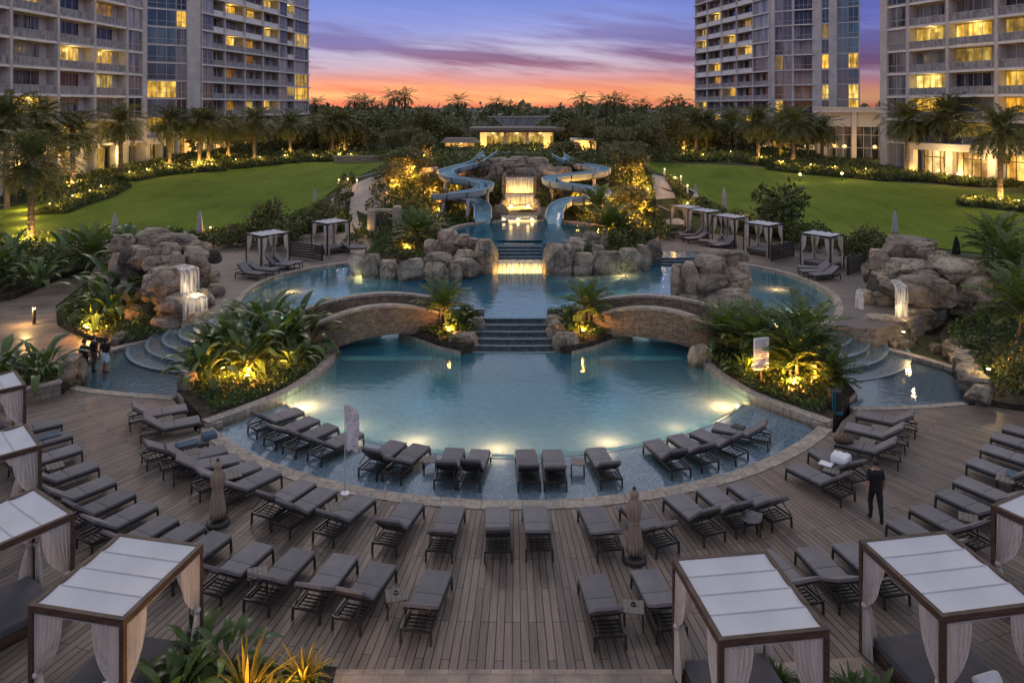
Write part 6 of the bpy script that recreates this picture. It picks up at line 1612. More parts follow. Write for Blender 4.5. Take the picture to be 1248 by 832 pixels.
for nm,x0,x1 in (('left',-13.5,-4.2),('right',5.5,13.5)):
    pts=[(x0,60),(x1,62),(x1,74),(x0,78)]
    m=MB(); vs=[];fs=[]
    for j in range(13):
        for i in range(9):
            x=x0-1+(x1-x0+2)*i/8; y=57+24*j/12; vs.append((x,y,gz2(x,y)-.15))
    for j in range(12):
        for i in range(8): fs.append((j*9+i,j*9+i+1,(j+1)*9+i+1,(j+1)*9+i))
    m.add(vs,fs); struct(m.build('garden_slope_'+nm,M['ground'],smooth=True))
    cover('ground_cover','dense dark planting covering the slope %s of the slides'%nm,[(x0,59),(x1+(1.5 if x1<0 else 0),60.5),(x1+2*(x1<0),80),(x0,80)],gz2,1.1,7500,.34,'shrub',seed=8+int(x1>0))
m=MB(); vs=[];fs=[]
for j in range(7):
    for i in range(9): vs.append((-6+13*i/8,66.9+14*j/6,1.5+3.9*sm((j)/3)))
for j in range(6):
    for i in range(8): fs.append((j*9+i,j*9+i+1,(j+1)*9+i+1,(j+1)*9+i))
m.add(vs,fs); struct(m.build('terrace_slope',M['ground'],smooth=True))
# soil inside the rock rims
mb=MB(); mb.prism([(-10.6,51.6),(-6,48.6),(-1.6,49.6),(-1.6,53),(-4.6,55),(-5.2,60),(-10.4,60)],-.5,1.55); mb.prism([(2.3,49.6),(6.5,50),(10.2,53),(10.4,60),(7.6,60),(7.4,55),(2.6,53)],-.5,1.55); struct(mb.build('rim_planting_bed',M['soil'],fixn=True))
cover('ground_cover','low green planting behind the left rock rim',[(-10.2,52.0),(-6,49.2),(-2.0,50.0),(-2.0,52.6),(-4.9,54.8),(-5.6,59.5),(-10.2,59.5)],1.55,.7,3600,.22,'cover',seed=71)
cover('ground_cover','low green planting behind the right rock rim',[(2.7,50.2),(6.5,50.6),(9.8,53.4),(10.0,59.5),(8.0,59.5),(7.6,55),(3,52.6)],1.55,.7,3000,.22,'cover',seed=72)
# bed to the left of the basin, path side
bl=[(-22.0,38.4),(-19.5,37.3),(-17.6,39.0),(-17.5,42),(-21,46),(-24.8,46.5),(-26.2,43.0),(-24.6,40.6)]
mb=MB(); mb.prism(bl,-.3,.12); struct(mb.build('left_garden_bed',M['soil'],fixn=True))
cover('ground_cover','clipped ground cover between the left basin and stone path',shrink(bl,1.02),.12,.5,7500,.15,seed=21)
plant('strongly uplit strap leaved plant beside the left stone path',-22.6,39.9,.15,STR[2],1.5,'strap_plant','uplit strap plants'); plant('second uplit strap plant behind the left path lamp',-22.0,40.6,.15,PAD[0],1.25,'tropical_plant','plants at the left path bed')
uplight(-22.25,38.9,.15,420,'bright uplight under the strap plant by left stone path')
for x,y,s,k,lb in ((-23.8,42.2,1.3,0,'left of the uplit clump by the stone path'),(-22.5,43.4,1.5,1,'behind the uplit clump by the stone path'),(-20.8,43.0,1.4,2,'between the stone path clump and the left rocks'),(-21.2,45.0,1.6,1,'at the back of the left path bed'),(-24.2,45.0,1.5,2,'on the outer back corner of left path bed'),(-20.0,40.7,.9,3,'low beside the left rocks')): plant('broad leaved plant '+lb,x,y,.1,PAD[k],s,'tropical_plant','plants at the left path bed')
# far left jungle beyond the path
jl=[(-36,40),(-31,46),(-31.5,52),(-28,58),(-33,64),(-44,62),(-52,50),(-46,40)]
mb=MB(); mb.prism(jl,-.4,.35); struct(mb.build('far_left_garden_bed',M['soil'],fixn=True))
cover('ground_cover','dense undergrowth beyond the left stone path',jl,.3,1.6,8000,.30,'shrub',seed=31)
jr=random.Random(8)
jn=['behind the left rocks','just above the left path bend','beside the picture edge above the left path','under the nearest lawn palm','in the thick of the left jungle','at the left lawn corner','behind the tall left path plants','in the far left corner of the jungle','left of the first white umbrella','nearest the left picture edge','low in the left jungle shade','highest in the left jungle']
for i,(x,y,s) in enumerate([(-25.5,50,1.8),(-30.5,47.5,1.5),(-36,44,1.6),(-38,56,1.9),(-34,50,1.9),(-30,58,1.8),(-27.5,53,1.8),(-44,52,2.0),(-26.5,58,1.6),(-40,46,1.9),(-33,55,1.7),(-37,51,2.1)]): plant('broad leaved jungle plant '+jn[i],x,y,.3,PAD[i%4],s*.82,'tropical_plant','jungle plants beyond the left path')
for x,y,H,s,lb in ((-33.5,47.5,1.2,1.6,'feather palm beside the left stone path in jungle'),(-39.5,50,1.6,1.9,'feather palm in the left jungle by picture edge'),(-30,52.5,1.4,1.7,'feather palm in the left jungle behind the path bend'),(-42,57,2,2.0,'feather palm under the big lawn palm')): small_palm(lb,x,y,.3,H,s)
for x,y,p_ in ((-41,62,260),(-43.5,66,260),(-38,60.5,130),(-46,70,260),(-49,74,260)): plight((x,y,gz(x,y)+.8),p_,(1,.6,.18),.15)
# low planter at the far left with stone wall
lp=[(-18.75,30.9),(-19.0,32.6),(-20.6,33.6),(-24,33.8),(-27,31),(-23.5,27.0),(-20.5,29.2)]
mb=MB(); mb.prism(lp,-.2,.32); struct(mb.build('low_planter_bed',M['soil'],fixn=True))
t=thing('planter_wall','low stone wall of the planter left of the basin','wall',(-20,29.6,0)); m=MB(); m.band(smooth_poly([(-24.5,26.2),(-22,28.0),(-20.3,29.3),(-18.75,30.7)],4,False),-.0,.32,-.1,.5); build_at(m,'masonry',M['wallstone'],t,fixn=True); m=MB(); m.band(smooth_poly([(-24.5,26.2),(-22,28.0),(-20.3,29.3),(-18.72,30.73)],4,False),-.05,.37,.503,.58); build_at(m,'wall_cap',M['coping'],t,fixn=True)
t=thing('end_rock','upright weathered rock closing the low planter by the left basin','boulder',(-18.9,31.6,0)); boulder(-19.05,32.0,-.2,1.15,.9,1.7,t,rot=.25,k=2)
t=thing('planter_boulder','flat boulder in the planter at the far left edge','boulder',(-23.6,33.4,0)); boulder(-23.4,33.4,-.1,.95,2.6,.8,t,rot=.05,k=4)
for x,y,s,k,lb in ((-20.1,31.4,1.05,0,'large in the low planter left of the basin'),(-21.6,31.2,1.1,1,'beside picture edge in the low planter'),(-20.6,32.7,.8,3,'small at the back of the low planter'),(-22.6,30.4,.9,2,'behind the farthest left cabana')): plant('broad leaved plant '+lb,x,y,.3,PAD[k],s,'tropical_plant','plants in the low left planter')
cover('ground_cover','low foliage in the planter left of the basin',shrink(lp,.85),.3,.4,2600,.14,seed=33)
# right planter with wall and lamps, palms at the right edge
rp=[(19.8,31.6),(18.6,29.9),(19.8,29.2),(22.6,28.7),(26,28.3),(34,29),(34,44),(25,42),(22,38),(20.7,35.2)]
mb=MB(); mb.prism(rp,-.2,.25); struct(mb.build('right_garden_bed',M['soil'],fixn=True))
t=thing('planter_wall','thick stone wall beside the right basin with small lamp','wall',(19.5,31.8,0)); m=MB(); m.band([(18.62,29.85),(19.35,31.3),(20.4,33.6),(20.9,35.0)],-.66,-.08,-.2,.62); build_at(m,'masonry',M['wallstone'],t,fixn=True)
for i in range(7):
    u=i/6; q=Vector((18.95,29.95)).lerp(Vector((21.15,34.8)),u); boulder(q.x,q.y,-.1,.74+.10*((i*5)%3)/2,.92+.12*((i*3)%2),.95+.1*((i*2)%3),t,rot=.42+.1*math.sin(i*2.3),name='stone_block',k=i)
cover('ground_cover','dense green hedge planting at the right picture edge',shrink(rp,.93),.25,.95,9000,.18,seed=41)
for x,y,w,h,lb in ((21.3,30.6,1.9,1.5,'rounded shrub behind the right basin wall'),(22.8,30.0,2.0,1.4,'rounded shrub at the right edge in front of the small palm'),(21.8,32.4,2.2,1.6,'rounded shrub at the foot of the small right palm'),(24.5,31.5,2.4,1.7,'rounded shrub cut by the right picture edge')): shrub(lb,x,y,.2,w,h,'shrubs behind the right basin wall')
t=small_palm('gold lit slim palm at the right picture edge',23.0,33.2,.3,2.6,1.55); small_palm('feather palm above the right rocks by picture edge',28.0,41.5,1.5,1.8,1.5); small_palm('arching feather palm under the right rock pile edge',25.8,37.2,.6,2.2,1.25); small_palm('feather palm at the top right corner of right rocks',29.5,45,1.4,2.2,1.7)
uplight(22.7,31.9,.5,320,'uplight below the slim gold palm at the right edge')
plight((20.0,31.0,1.15),50,(1,.66,.22),.06); plight((19.3,35.5,1.6),60,(1,.66,.22),.06)
for x,y,z,lb in ((20.1,31.15,.86,'small warm lamp on the stone wall beside the right basin'),(18.95,35.75,1.02,'small warm lamp on the low boulder by right basin')):
    t=thing('wall_lamp',lb,'lamp',(x,y,z)); m=MB(); m.lathe([(.02,-.03),(.09,-.02),(.10,.06),(.03,.07)],10); m.build('lamp_body',M['frame'],t); m=MB(); m.lathe([(.01,.07),(.08,.075),(.06,.11),(.01,.12)],10); m.build('lens',M['lens'],t)
# foreground beds
gF='plants in the foreground bed'
for x,y,k,s,lb in ((-5.35,14.85,0,1.15,'large golden strap leaved plant lit from below in front bed'),(-4.35,15.35,1,.95,'golden strap plant at right end of the front bed'),(-5.9,14.2,0,.9,'golden strap plant lowest in the front bed'),(-4.9,14.35,1,1.0,'golden strap plant at the bottom picture edge')): plant(lb,x,y,.03,STR[k],s,'strap_plant',gF)
for x,y,k,s,lb in ((-6.6,15.6,3,.75,'green broad leaved plant beside the front left cabana curtain'),(-6.0,15.5,0,.6,'green broad leaved plant behind the golden strap plants'),(-6.7,14.5,3,.8,'green broad leaved plant low beside the front left daybed')): plant(lb,x,y,.03,PAD[k],s,'tropical_plant',gF)
for x,y,k,s,lb in ((6.0,14.6,3,.9,'green strap leaved plant between the two front right cabanas'),(6.9,15.0,3,.7,'second green strap plant by the flagstones'),(5.5,15.3,3,.6,'small green strap plant inside the front right of centre cabana')): plant(lb,x,y,.03,STR[k],s,'strap_plant',gF)
plant('dark low leafy plant beside the front right daybed',7.1,14.4,.03,PAD[3],.55,'tropical_plant',gF)
cover('ground_cover','low leaves in the front left bed',[(-6.9,15.9),(-3.9,15.6),(-3.9,12),(-7,12)],.03,.35,2600,.13,seed=51)
cover('ground_cover','low leaves left of the front left cabana',[(-11.6,14.4),(-9.6,14.0),(-9.3,10),(-12,10)],.03,.35,2200,.13,seed=52)
cover('ground_cover','low leaves between the two front right cabanas',[(5.6,15.0),(7.4,15.2),(8,11),(5.4,11)],.03,.3,1600,.12,seed=53)
plight((-5.15,14.25,.4),110,(1,.52,.10),.1); plight((-4.9,13.6,.7),90,(1,.52,.10),.1); plight((-4.3,14.8,.4),45,(1,.52,.10),.08)

# ------------------------------------------------------------------ underwater lamps
def pool_lamp(x,y,z,power,label,inward,col=(1,.88,.55)):
    plight((x,y,z),power,col,.12)
for sgn in (-1,1): plight((AX+sgn*3.4,37.75,.55),300,(1,.44,.08),.08,85,(AX+sgn*3.75,38.5,2.6))
n_=[0]
for ang,pw in ((-137,330),(-122,70),(-108,150),(-93,160),(-73,160),(-58,70),(-43,330)):
    x=PC[0]+(RI-.4)*math.cos(R(ang)); y=PC[1]+(RI-.4)*math.sin(R(ang)); plight((x,y,-.5),pw,(1,.74,.38),.45)
for px,py,d in ((347,356,44.0),(433,338,48),(955,353,45),(985,382,40.5),(715,337,48),(765,336,48.5)):
    p=W(px,py,.85); plight((p.x+(.4 if px<600 else -.4),p.y,.5),100,(1,.70,.32),.2)
# added cool fill lights without fittings that keep the pools turquoise
for x,y in ((-4,33.5),(4.4,33.5)): plight((x,y,-.6),20,(.55,.9,1),1.0)
for x in (-6.6,7.0): plight((x,40.2,.1),9,(.75,.9,1),.6)  # added fill that brightens the dam face seen through the bridge arches
for x,y in ((-9,46),(-3,44),(4,44),(9,46),(13,45),(-12,44)): plight((x,y,.35),25,(.6,.92,1),.8)
for lb,px,py,z in (('round underwater lamp glowing at the left end of the sun shelf',365,488,-.02),('round underwater lamp glowing at the right end of the sun shelf',881,500,-.02)):
    sg=-1 if px<600 else 1; t=thing('pool_lamp',lb,'lamp',(AX+sg*9.12,30.55,-.42)); 
    m=MB(); m.lathe([(.02,-.03),(.09,-.02),(.10,.03),(.06,.05)],12); m.build('lamp_body',M['railm'],t); m=MB(); m.lathe([(.01,.05),(.07,.055),(.05,.09),(.01,.1)],12); m.build('lens',M['poollens'],t)

# ------------------------------------------------------------------ path lamps
def bollard(label,x,y,z,h=.95,power=60,dark=True):
    t=thing('bollard_lamp',label,'bollard lamp',(x,y,z),0,'bollard lamps by the paths')
    m=MB(); m.tube([(0,0,-.1),(0,0,h*.82)],.085,12); m.lathe([(.085,h*.93),(.105,h*.94),(.10,h),(.02,h+.02)],12); m.build('post',M['frame' if dark else 'railm'],t)
    m=MB(); m.tube([(0,0,h*.82),(0,0,h*.93)],.07,12); m.build('lamp_head',M['lens_soft'],t)
    plight((x-.3,y-.25,z+h*.75),power,(1,.60,.2),.08)
p=W(41.5,395,0); bollard('black bollard lamp throwing gold light on the left stone path',p.x,p.y,0,1.0,130)
for px,py,lb in ((413,248,'at the top of the left garden path steps'),(424,243,'second up the left garden path'),(435,239,'third up the left garden path'),(838,236,'at the upper bend of the right garden path'),(830,244,'on the outer edge of right garden path near cabanas'),(810,232,'on the inner edge of the right garden path'),(812,252,'beside the planting at the right path bend'),(450,263,'on the inner edge of the left garden path')):
    g=G(px,py); bollard('small pale bollard lamp '+lb,g[0],g[1],gz(*g),.9,16,False)
for px,py,d,lb in ((1026,221,92,'bare globe lamp by the long hedge before the white hall'),(1168,222,93,'globe lamp at the foot of the tall right lobby palm'),(975,224,92,'globe lamp on the right lawn path corner')):
    b=D(px,py,d); z0=gz(b.x,d); t=thing('globe_lamp',lb,'lamp',(b.x,d,z0),0,'globe lamps by the lawn')
    m=MB(); m.tube([(0,0,0),(0,0,.9)],.05,8); m.build('post',M['frame'],t); m=MB(); m.lathe([(.02,.86),(.14,.93),(.17,1.03),(.12,1.14),(.02,1.18)],12); m.build('globe',M['lens_soft'],t); plight((b.x,d-.3,z0+1.1),60,(1,.66,.26),.1)
# ------------------------------------------------------------------ hotel towers
FH=3.3; Z0=6.95
def frameM(o, ux, sx=1):
    ux=Vector((ux[0],ux[1],0)).normalized(); uy=Vector((-ux.y,ux.x,0))
    m=Matrix.Identity(4); ux=ux*sx
    for i in range(3): m[i][0]=ux[i]; m[i][1]=uy[i]; m[i][3]=(o[0],o[1],0)[i]
    return m
class Tower:
    def __init__(s,label,root,mats=None):
        s.t=thing('hotel_tower',label,'hotel',(root[0],root[1],root[2] if len(root)>2 else 2)); s.wall=MB(); s.slab=MB(); s.rng=random.Random(label)
        s.off=Matrix.Translation(-Vector(s.t.location))
    def mb(s):
        m=MB(); m.M=s.off@s.F; return m
    def facade(s,o,ux,sx=1): s.F=frameM(o,ux,sx); s.wall.M=s.off@s.F; s.slab.M=s.off@s.F
    def part(s,m,name,mat,parent=None):
        return link(name,m.mesh(name,mat),parent or s.t) if parent is None else link(name,m.mesh(name,mat),parent)
    def balcony(s,x0,x1,z,lit=None,rec=1.25,solid=.0,side='r'):
        W_=s.wall; h=FH
        W_.box(x0,rec+.02,z,x1,rec+.3,z+h)                       # back wall
        W_.box(x0-.14,.14,z,x0,rec,z+h); W_.box(x1,.14,z,x1+.14,rec,z+h)
        gw=(x1-x0)*(.78 if solid<1 else .84)
        a=x0+.05 if side=='r' else x1-.05-gw
        g=s.mb(); g.box(a,rec-.06,z+.12,a+gw,rec+.01,z+h-.42)
        mat=M['lit'] if lit==1 else M['lit_dim'] if lit==2 else M['glass']
        w=s.part(g,'window',mat)
        f=s.mb(); n=3 if gw<4.2 else 4
        for k in range(n+1): f.box(a+gw*k/n-.035,rec-.11,z+.12,a+gw*k/n+.035,rec-.065,z+h-.42)
        f.box(a,rec-.11,z+h-.50,a+gw,rec-.068,z+h-.42)
        s.part(f,'window_frame',M['frame'] if solid else M['concrete_d'],w)
        r=s.mb(); hh=1.08
        if solid>.5: r.box(x0+.02,.03,z+.02,x1-.02,.10,z+hh,0)
        else: r.box(x0+.06,.05,z+.10,x1-.06,.08,z+hh-.06,0)
        r.box(x0,.02,z+hh-.05,x1,.11,z+hh+.01,1)
        if solid<=.5:
            r.box(x0,.03,z+.05,x1,.10,z+.10,1)
            n=4
            for k in range(n+1): r.box(x0+(x1-x0)*k/n-.03,.018,z+.02,x0+(x1-x0)*k/n+.03,.045,z+hh-.052,1)
        link('balcony',r.mesh('balcony',[M['concrete'] if solid>.5 else M['railglass'],M['railm']]),s.t)
        if lit==1 and s.rng.random()<.9:
            c=s.off@s.F@Vector(((x0+x1)/2,rec*.55,z+2.5)); 
            l=plight((0,0,0),60,(1,.66,.16),.25); l.parent=s.t; l.location=c
    def glass(s,x0,x1,z,mat='glass',lit=None,n=2,h=None,tr=True,y=.1):
        h=h or FH
        g=s.mb(); g.box(x0,y,z+.14,x1,y+.08,z+h-.14)
        w=s.part(g,'window',M['lit'] if lit==1 else M['lit_dim'] if lit==2 else M[mat])
        f=s.mb()
        for k in range(n+1): f.box(x0+(x1-x0)*k/n-.04,y-.06,z+.1,x0+(x1-x0)*k/n+.04,y-.01,z+h-.1)
        f.box(x0,y-.055,z+.10,x1,y-.012,z+.17)
        if tr: f.box(x0,y-.055,z+1.02,x1,y-.012,z+1.10)
        s.part(f,'window_frame',M['railm'],w)
        s.wall.box(x0,y+.09,z,x1,y+.4,z+h)
    def pier(s,x0,x1,z0,z1,y0=-.05,y1=.5): s.wall.box(x0,y0,z0,x1,y1,z1)
    def floors(s,x0,x1,zs,proj=.1,dep=2.2,th=.30):
        for z in zs: s.slab.box(x0,-proj,z-th,x1,dep,z)
    def done(s,core):
        for (a,b,z0,z1) in core: pass
        link('wall',s.wall.mesh('wall',M['concrete_d']),s.t); link('floor_slabs',s.slab.mesh('floor_slabs',M['concrete']),s.t)
def zs(n0,n1): return [Z0+FH*k for k in range(n0,n1)]
def block(s,x0,x1,y0,y1,z0,z1,mat='concrete_d',name='core'):
    m=s.mb(); m.box(x0,y0,z0,x1,y1,z1); s.part(m,name,M[mat])
# --- near left
T=Tower('near left hotel tower with deep open balconies cut by the picture edge',(-62,93,2)); T.facade((-58.6,76.5),(3.4,35.5))
px_=[-2,8.6,16.3,23.3,30.4]
LIT={(0,5):1,(3,2):2,(1,1):1,(2,3):1,(3,3):1,(2,0):1,(1,5):2,(3,5):2,(3,0):2}
for k in range(7):
    z=Z0+FH*k
    for b in range(4): T.balcony(px_[b]+.28,px_[b+1]-.28,z,LIT.get((b,k)),1.2)
    T.glass(30.75,34.1,z,'glass_pale' if k>2 else 'glass',n=2)
for x in px_: T.pier(x-.22,x+.22,2,32,-.16,1.9)
T.pier(34.15,35.1,2,32,-.16,1.0); T.floors(-2.3,35.1,zs(0,8),.12,2.0)
block(T,-2,35.0,2.05,20,2,32)
# base
for k in range(6): T.pier(-1+7*k,-.3+7*k,1.8,Z0-.3,-.6,.3)
for k in range(5):
    T.glass(0+7*k,5.6+7*k,3.0,'glass','x' if False else (2 if k in(2,3) else None),3,3.3,False,.9)
T.done([])
# --- far left
T=Tower('far left hotel tower with rows of small balconies and a rounded glass corner',(-62,160,2)); T.facade((-59.6,141.2),(7.9,46.0))
bx=[0.3,8.3,16.0,23.7,31.2,38.8,46.4]
LIT2={(1,3):2,(4,2):1,(2,1):2,(3,8):1,(1,7):1,(2,7):1,(4,8):1,(1,1):2,(5,6):1,(3,1):1,(5,2):1,(1,5):1,(2,5):2,(3,6):1,(4,6):2,(2,4):2,(0,0):None,(5,3):2}
for k in range(10):
    z=Z0+FH*k
    for b in range(6):
        if b in(0,): 
            T.glass(bx[b]+.2,bx[b]+4.0,z,'glass_pale' if k>3 else 'glass',LIT2.get((b,k)),2); T.balcony(bx[b]+4.3,bx[b+1]-.2,z,None,1.4,1 if k>5 else 0)
        elif b==4: T.glass(bx[b]+.2,bx[b]+4.2,z,'glass_pale',None,2); T.balcony(bx[b]+4.5,bx[b+1]-.2,z,LIT2.get((b,k)),1.4,1 if k>4 else 0)
        elif b==5: T.glass(bx[b]+.2,bx[b+1]-.2,z,'glass_pale',LIT2.get((b,k)),4)
        else: T.balcony(bx[b]+.2,bx[b+1]-.2,z,LIT2.get((b,k)),1.5,1 if k>5 else 0)
for x in bx: T.pier(x-.2,x+.2,2,42,-.25,1.6)
T.floors(-.2,47.2,zs(0,12),.45,1.7,.26)
block(T,-.2,46.6,1.85,22,2,42)
T.facade((-66.5,134.6),(6.9,6.3))
LT3={(0,2):1,(1,5):1,(0,0):2,(2,6):1}
for k in range(10):
    z=Z0+FH*k
    T.glass(0,5.0,z,'glass_blue',LT3.get((0,k)),3,None,True,.0)
    T.glass(5.15,6.9,z,'glass',1 if k==6 else None,2)
T.floors(-.2,9.4,zs(0,12),.08,.8,.2); T.pier(6.95,9.4,2,42,-.35,1.2); T.pier(-.3,0,2,42,-.1,.6)
block(T,-6,9.2,1.2,8,2,42)
T.facade((-72,132.8),(5.5,1.8))
for k in range(10): T.glass(0,5.7,Z0+FH*k,'glass_blue',2 if k in (1,4) else None,3,None,True,.0)
T.floors(0,5.9,zs(0,12),.08,.8,.2)
T.done([])
# --- far right
T=Tower('far right hotel tower with stepped balconies and a dark glass end',(62,175,2)); T.facade((50.7,204.0),(7.6,-37.5))
bx=[0.2,1.8+5.4,15.2,23.0,30.8,38.0]
LR={(2,2):1,(0,1):1,(3,5):1,(1,8):1,(3,7):2,(2,0):2,(1,0):1,(0,4):None,(1,4):1,(0,6):1,(2,6):1,(3,0):1,(1,3):2,(0,7):2}
for k in range(10):
    z=Z0+FH*k
    for b in range(5):
        if b==4 and k>3: T.glass(bx[b]+.2,bx[b+1]-.2,z,'glass_pale',None,4)
        else: T.balcony(bx[b]+.2,bx[b+1]-.2,z,LR.get((b,k)),1.5,1 if k>3 else 0,'l')
for x in bx: T.pier(x-.2,x+.2,2,44,-.25,1.6)
T.pier(37.8,38.4,2,44,-.3,.5)
T.floors(-.6,38.2,zs(0,12),.5,1.7,.26); block(T,0,38.0,1.85,18,2,44)
T.facade((58.4,166.2),(16.4,-9.6),.84)
LF={(0,1):1,(1,5):None,(3,2):1,(3,4):1,(4,1):1,(4,2):1,(4,4):1,(0,4):2,(3,6):2}
for k in range(10):
    z=Z0+FH*k
    T.glass(.9,2.9,z,'glass',LF.get((0,k)),2); T.glass(3.1,5.2,z,'glass_pale' if k>3 else 'glass',None,2)
    T.glass(5.8,10.2,z,'glass',LF.get((2,k)),4,None,True,.4); T.slab.box(5.5,-.9,z-.22,10.6,.45,z)
    T.glass(12.6,14.2,z,'glass_blue',LF.get((3,k)),2)
    T.glass(18.9,21.2,z,'glass_teal',LF.get((4,k)),2,None,True,.0)
T.glass(16.3,18.7,Z0,'glass_blue',None,2,33,False,.0)
T.pier(-.2,.85,2,44,-.3,.6); T.pier(5.2,5.75,2,44,-.1,.6); T.pier(10.3,12.55,2,44,-.35,1); T.pier(14.25,16.2,2,44,-.35,1)
T.floors(-.2,5.3,zs(0,12),.06,.7,.2); T.floors(12.5,14.3,zs(0,12),.06,.7,.22); T.floors(16.2,21.3,zs(0,12),.05,.8,.12)
block(T,0,21.2,1.1,3,2,44); block(T,0,14,3,14,2,44); T.done([])
# --- near right
T=Tower('near right hotel tower with wide lit balconies cut by the picture edge',(63,95,2)); T.facade((55.3,110.2),(9.2,-26.6))
bx=[4.6,11.0,18.0,25.6,33]
LN={(0,4):1,(3,3):1,(1,0):2,(0,1):1,(0,2):1,(2,1):1,(2,2):1,(1,4):1,(2,4):2,(1,3):2}
for k in range(7):
    z=Z0+FH*k
    T.glass(1.0,4.1,z,'glass',None,2,None,True,.1)
    for b in range(4): T.balcony(bx[b]+.25,bx[b+1]-.25,z,LN.get((b,k)),1.3,0,'r')
for x in bx: T.pier(x-.22,x+.22,2,32,-.16,2.0)
T.pier(-.3,.95,2,32,-.2,1); T.floors(-.3,33,zs(0,8),.12,2.1); block(T,-.2,33,2.15,20,2,32)
for k in range(5): T.pier(4.2+6.4*k,4.9+6.4*k,1.8,Z0-.3,-.4,.3)
T.glass(1.0,4.1,2.6,'glass',None,2,4.1,True,.1)
T.done([])
# --- single storey lit lobbies and halls at the tower feet
def lobby(label,o,ux,bays,bw,z0,z1,depth,lit,colw=.55,canopy=1.6,warm=True,name='lobby_pavilion'):
    t=thing(name,label,'building',(o[0],o[1],z0)); F=Matrix.Translation(-Vector(t.location))@frameM(o,ux)
    def mb():
        m=MB(); m.M=F; return m
    L=bays*bw
    m=mb(); m.box(-.6,-canopy,z1-.9,L+.6,depth,z1-.02); m.box(-.75,-canopy-.15,z1-.25,L+.75,depth+.1,z1+.02); m.build('roof',M['render_w'],t,fixn=True)
    for k in range(bays+1):
        m=mb(); m.box(k*bw-colw/2,-canopy+.3,z0-.4,k*bw+colw/2,-canopy+.3+colw,z1-.9); m.build('column',M['render_w'],t)
    m=mb(); m.box(0,1.3,z0-.4,L,depth,z1-.95)
    if name=='white_hall': m.box(-.5,.6,z0-.4,1.2,1.295,z1-.95); m.box(L-1.2,.6,z0-.4,L+.5,1.295,z1-.95); m.box(1.2,.9,z1-3.2,L-1.2,1.295,z1-.95)
    m.build('wall',M['render_w'] if name=='white_hall' else M['concrete_d'],t)
    for k in range(bays):
        if lit[k]=='w':
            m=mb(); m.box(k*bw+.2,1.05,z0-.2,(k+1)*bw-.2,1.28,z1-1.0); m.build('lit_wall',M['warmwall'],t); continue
        a,b=k*bw+colw/2,(k+1)*bw-colw/2
        m=mb(); m.box(a,1.1,z0-.1,b,1.18,z1-1.0); w=m.build('window',M['lit_hall'] if lit[k]==1 else M['lit_dim'] if lit[k]==2 else M['glass'],t)
        m=mb(); n=4
        for i in range(n+1): m.box(a+(b-a)*i/n-.05,1.02,z0-.1,a+(b-a)*i/n+.05,1.095,z1-1.0)
        m.box(a,1.03,z0+2.2,b,1.09,z0+2.32); m.box(a,1.03,z0-.1,b,1.09,z0+.02)
        if z1-z0>7: m.box(a,1.03,z0+4.3,b,1.09,z0+4.42); m.box(a,1.03,z0+6.1,b,1.09,z0+6.22)
        m.build('window_frame',M['railm'] if lit[k]==0 else M['brown'],w)
        if lit[k]==1:
            l=plight((0,0,0),110,(1,.62,.2),.3); l.parent=t; l.location=F@Vector(((a+b)/2,-.3,z1-1.5-0.0))
    return t
a=D(92,217,99); b=D(170,214,110)
lobby('left entrance lobby with white canopy and glowing gold doors',(-60.2,97.5),(3.0,13),3,4.6,2.4,7.0,6,['w',1,'w'],.9,1.0)
lobby('left colonnade with warm lit wall panels under the far left tower',(-57.4,118.5),(4.0,26),7,5.0,3.0,7.6,6,[0,2,'w',1,'w',2,'w'],.6,1.2,name='colonnade')
lobby('low link hall right of the left lobby with dark windows',(-57.2,111.8),(.9,6.0),2,3.2,2.6,7.0,5,[0,2],.5,.6,name='link_hall')
lobby('right colonnade with warm lit panels under the far right tower',(38,147),(18,-14.5),6,4.4,3.2,8.0,6,['w',1,'w',2,1,'w'],.6,1.2,name='colonnade')
lobby('low white hall with tall gridded windows between the right towers',(50.6,121.5),(9.8,-3.6),2,5.2,3.0,11.9,10,[0,0],.7,.2,name='white_hall')
lobby('bright right lobby with white canopy and gold lit glass',(55.6,101.5),(9.0,-18),4,5.4,2.9,7.1,6,[1,1,1,2],.9,1.6)
for x,y,p_ in ((-54.5,103,420),(-55.5,94,300),(-54.5,112,260),(55.5,95,380),(58.5,90,300),(-53.5,128,320),(46,139,320),(53.2,116.5,300),(57.6,115,200)): plight((x,y,5.2),p_,(1,.64,.22),.3)  # last two are added fills that brighten the white hall front

# ------------------------------------------------------------------ far pavilion
t=thing('garden_pavilion','long flat roofed pavilion glowing gold at the top of the garden','pavilion',(.8,118,5.2))
c=Vector(t.location)
m=MB()
m.box(-7.0,-3.0,2.75,7.0,5,3.35); m.box(-7.5,-3.4,3.05,7.5,5.3,3.5); m.build('roof',M['tablew'],t,fixn=True)
for x in (-5.3,4.7):
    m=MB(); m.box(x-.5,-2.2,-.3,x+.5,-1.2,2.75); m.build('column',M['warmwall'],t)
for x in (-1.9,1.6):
    m=MB(); m.box(x-.25,-.6,-.3,x+.25,-.1,2.75); m.build('column',M['render_w'],t)
m=MB(); m.box(-6,4.2,-.3,6,4.4,2.7); m.build('back_wall',M['lit_dim'],t)
m=MB(); m.box(-5.8,3.9,1.9,5.8,4.15,2.6); m.build('lit_band',M['lit_hall'],t)
m=MB()
for k in range(13): m.box(-5.7+.93*k,-.9,-.3,-5.0+.93*k,.0,.65+.12*(k%3)); 
m.build('counter',M['brown'],t)
for x in (-4,0,4): l=plight((0,0,0),200,(1,.6,.18),.3); l.parent=t; l.location=(x,.5,2.4)
for x in (-5.3,4.7): l=plight((0,0,0),90,(1,.6,.18),.2); l.parent=t; l.location=(x,-2.9,.5)
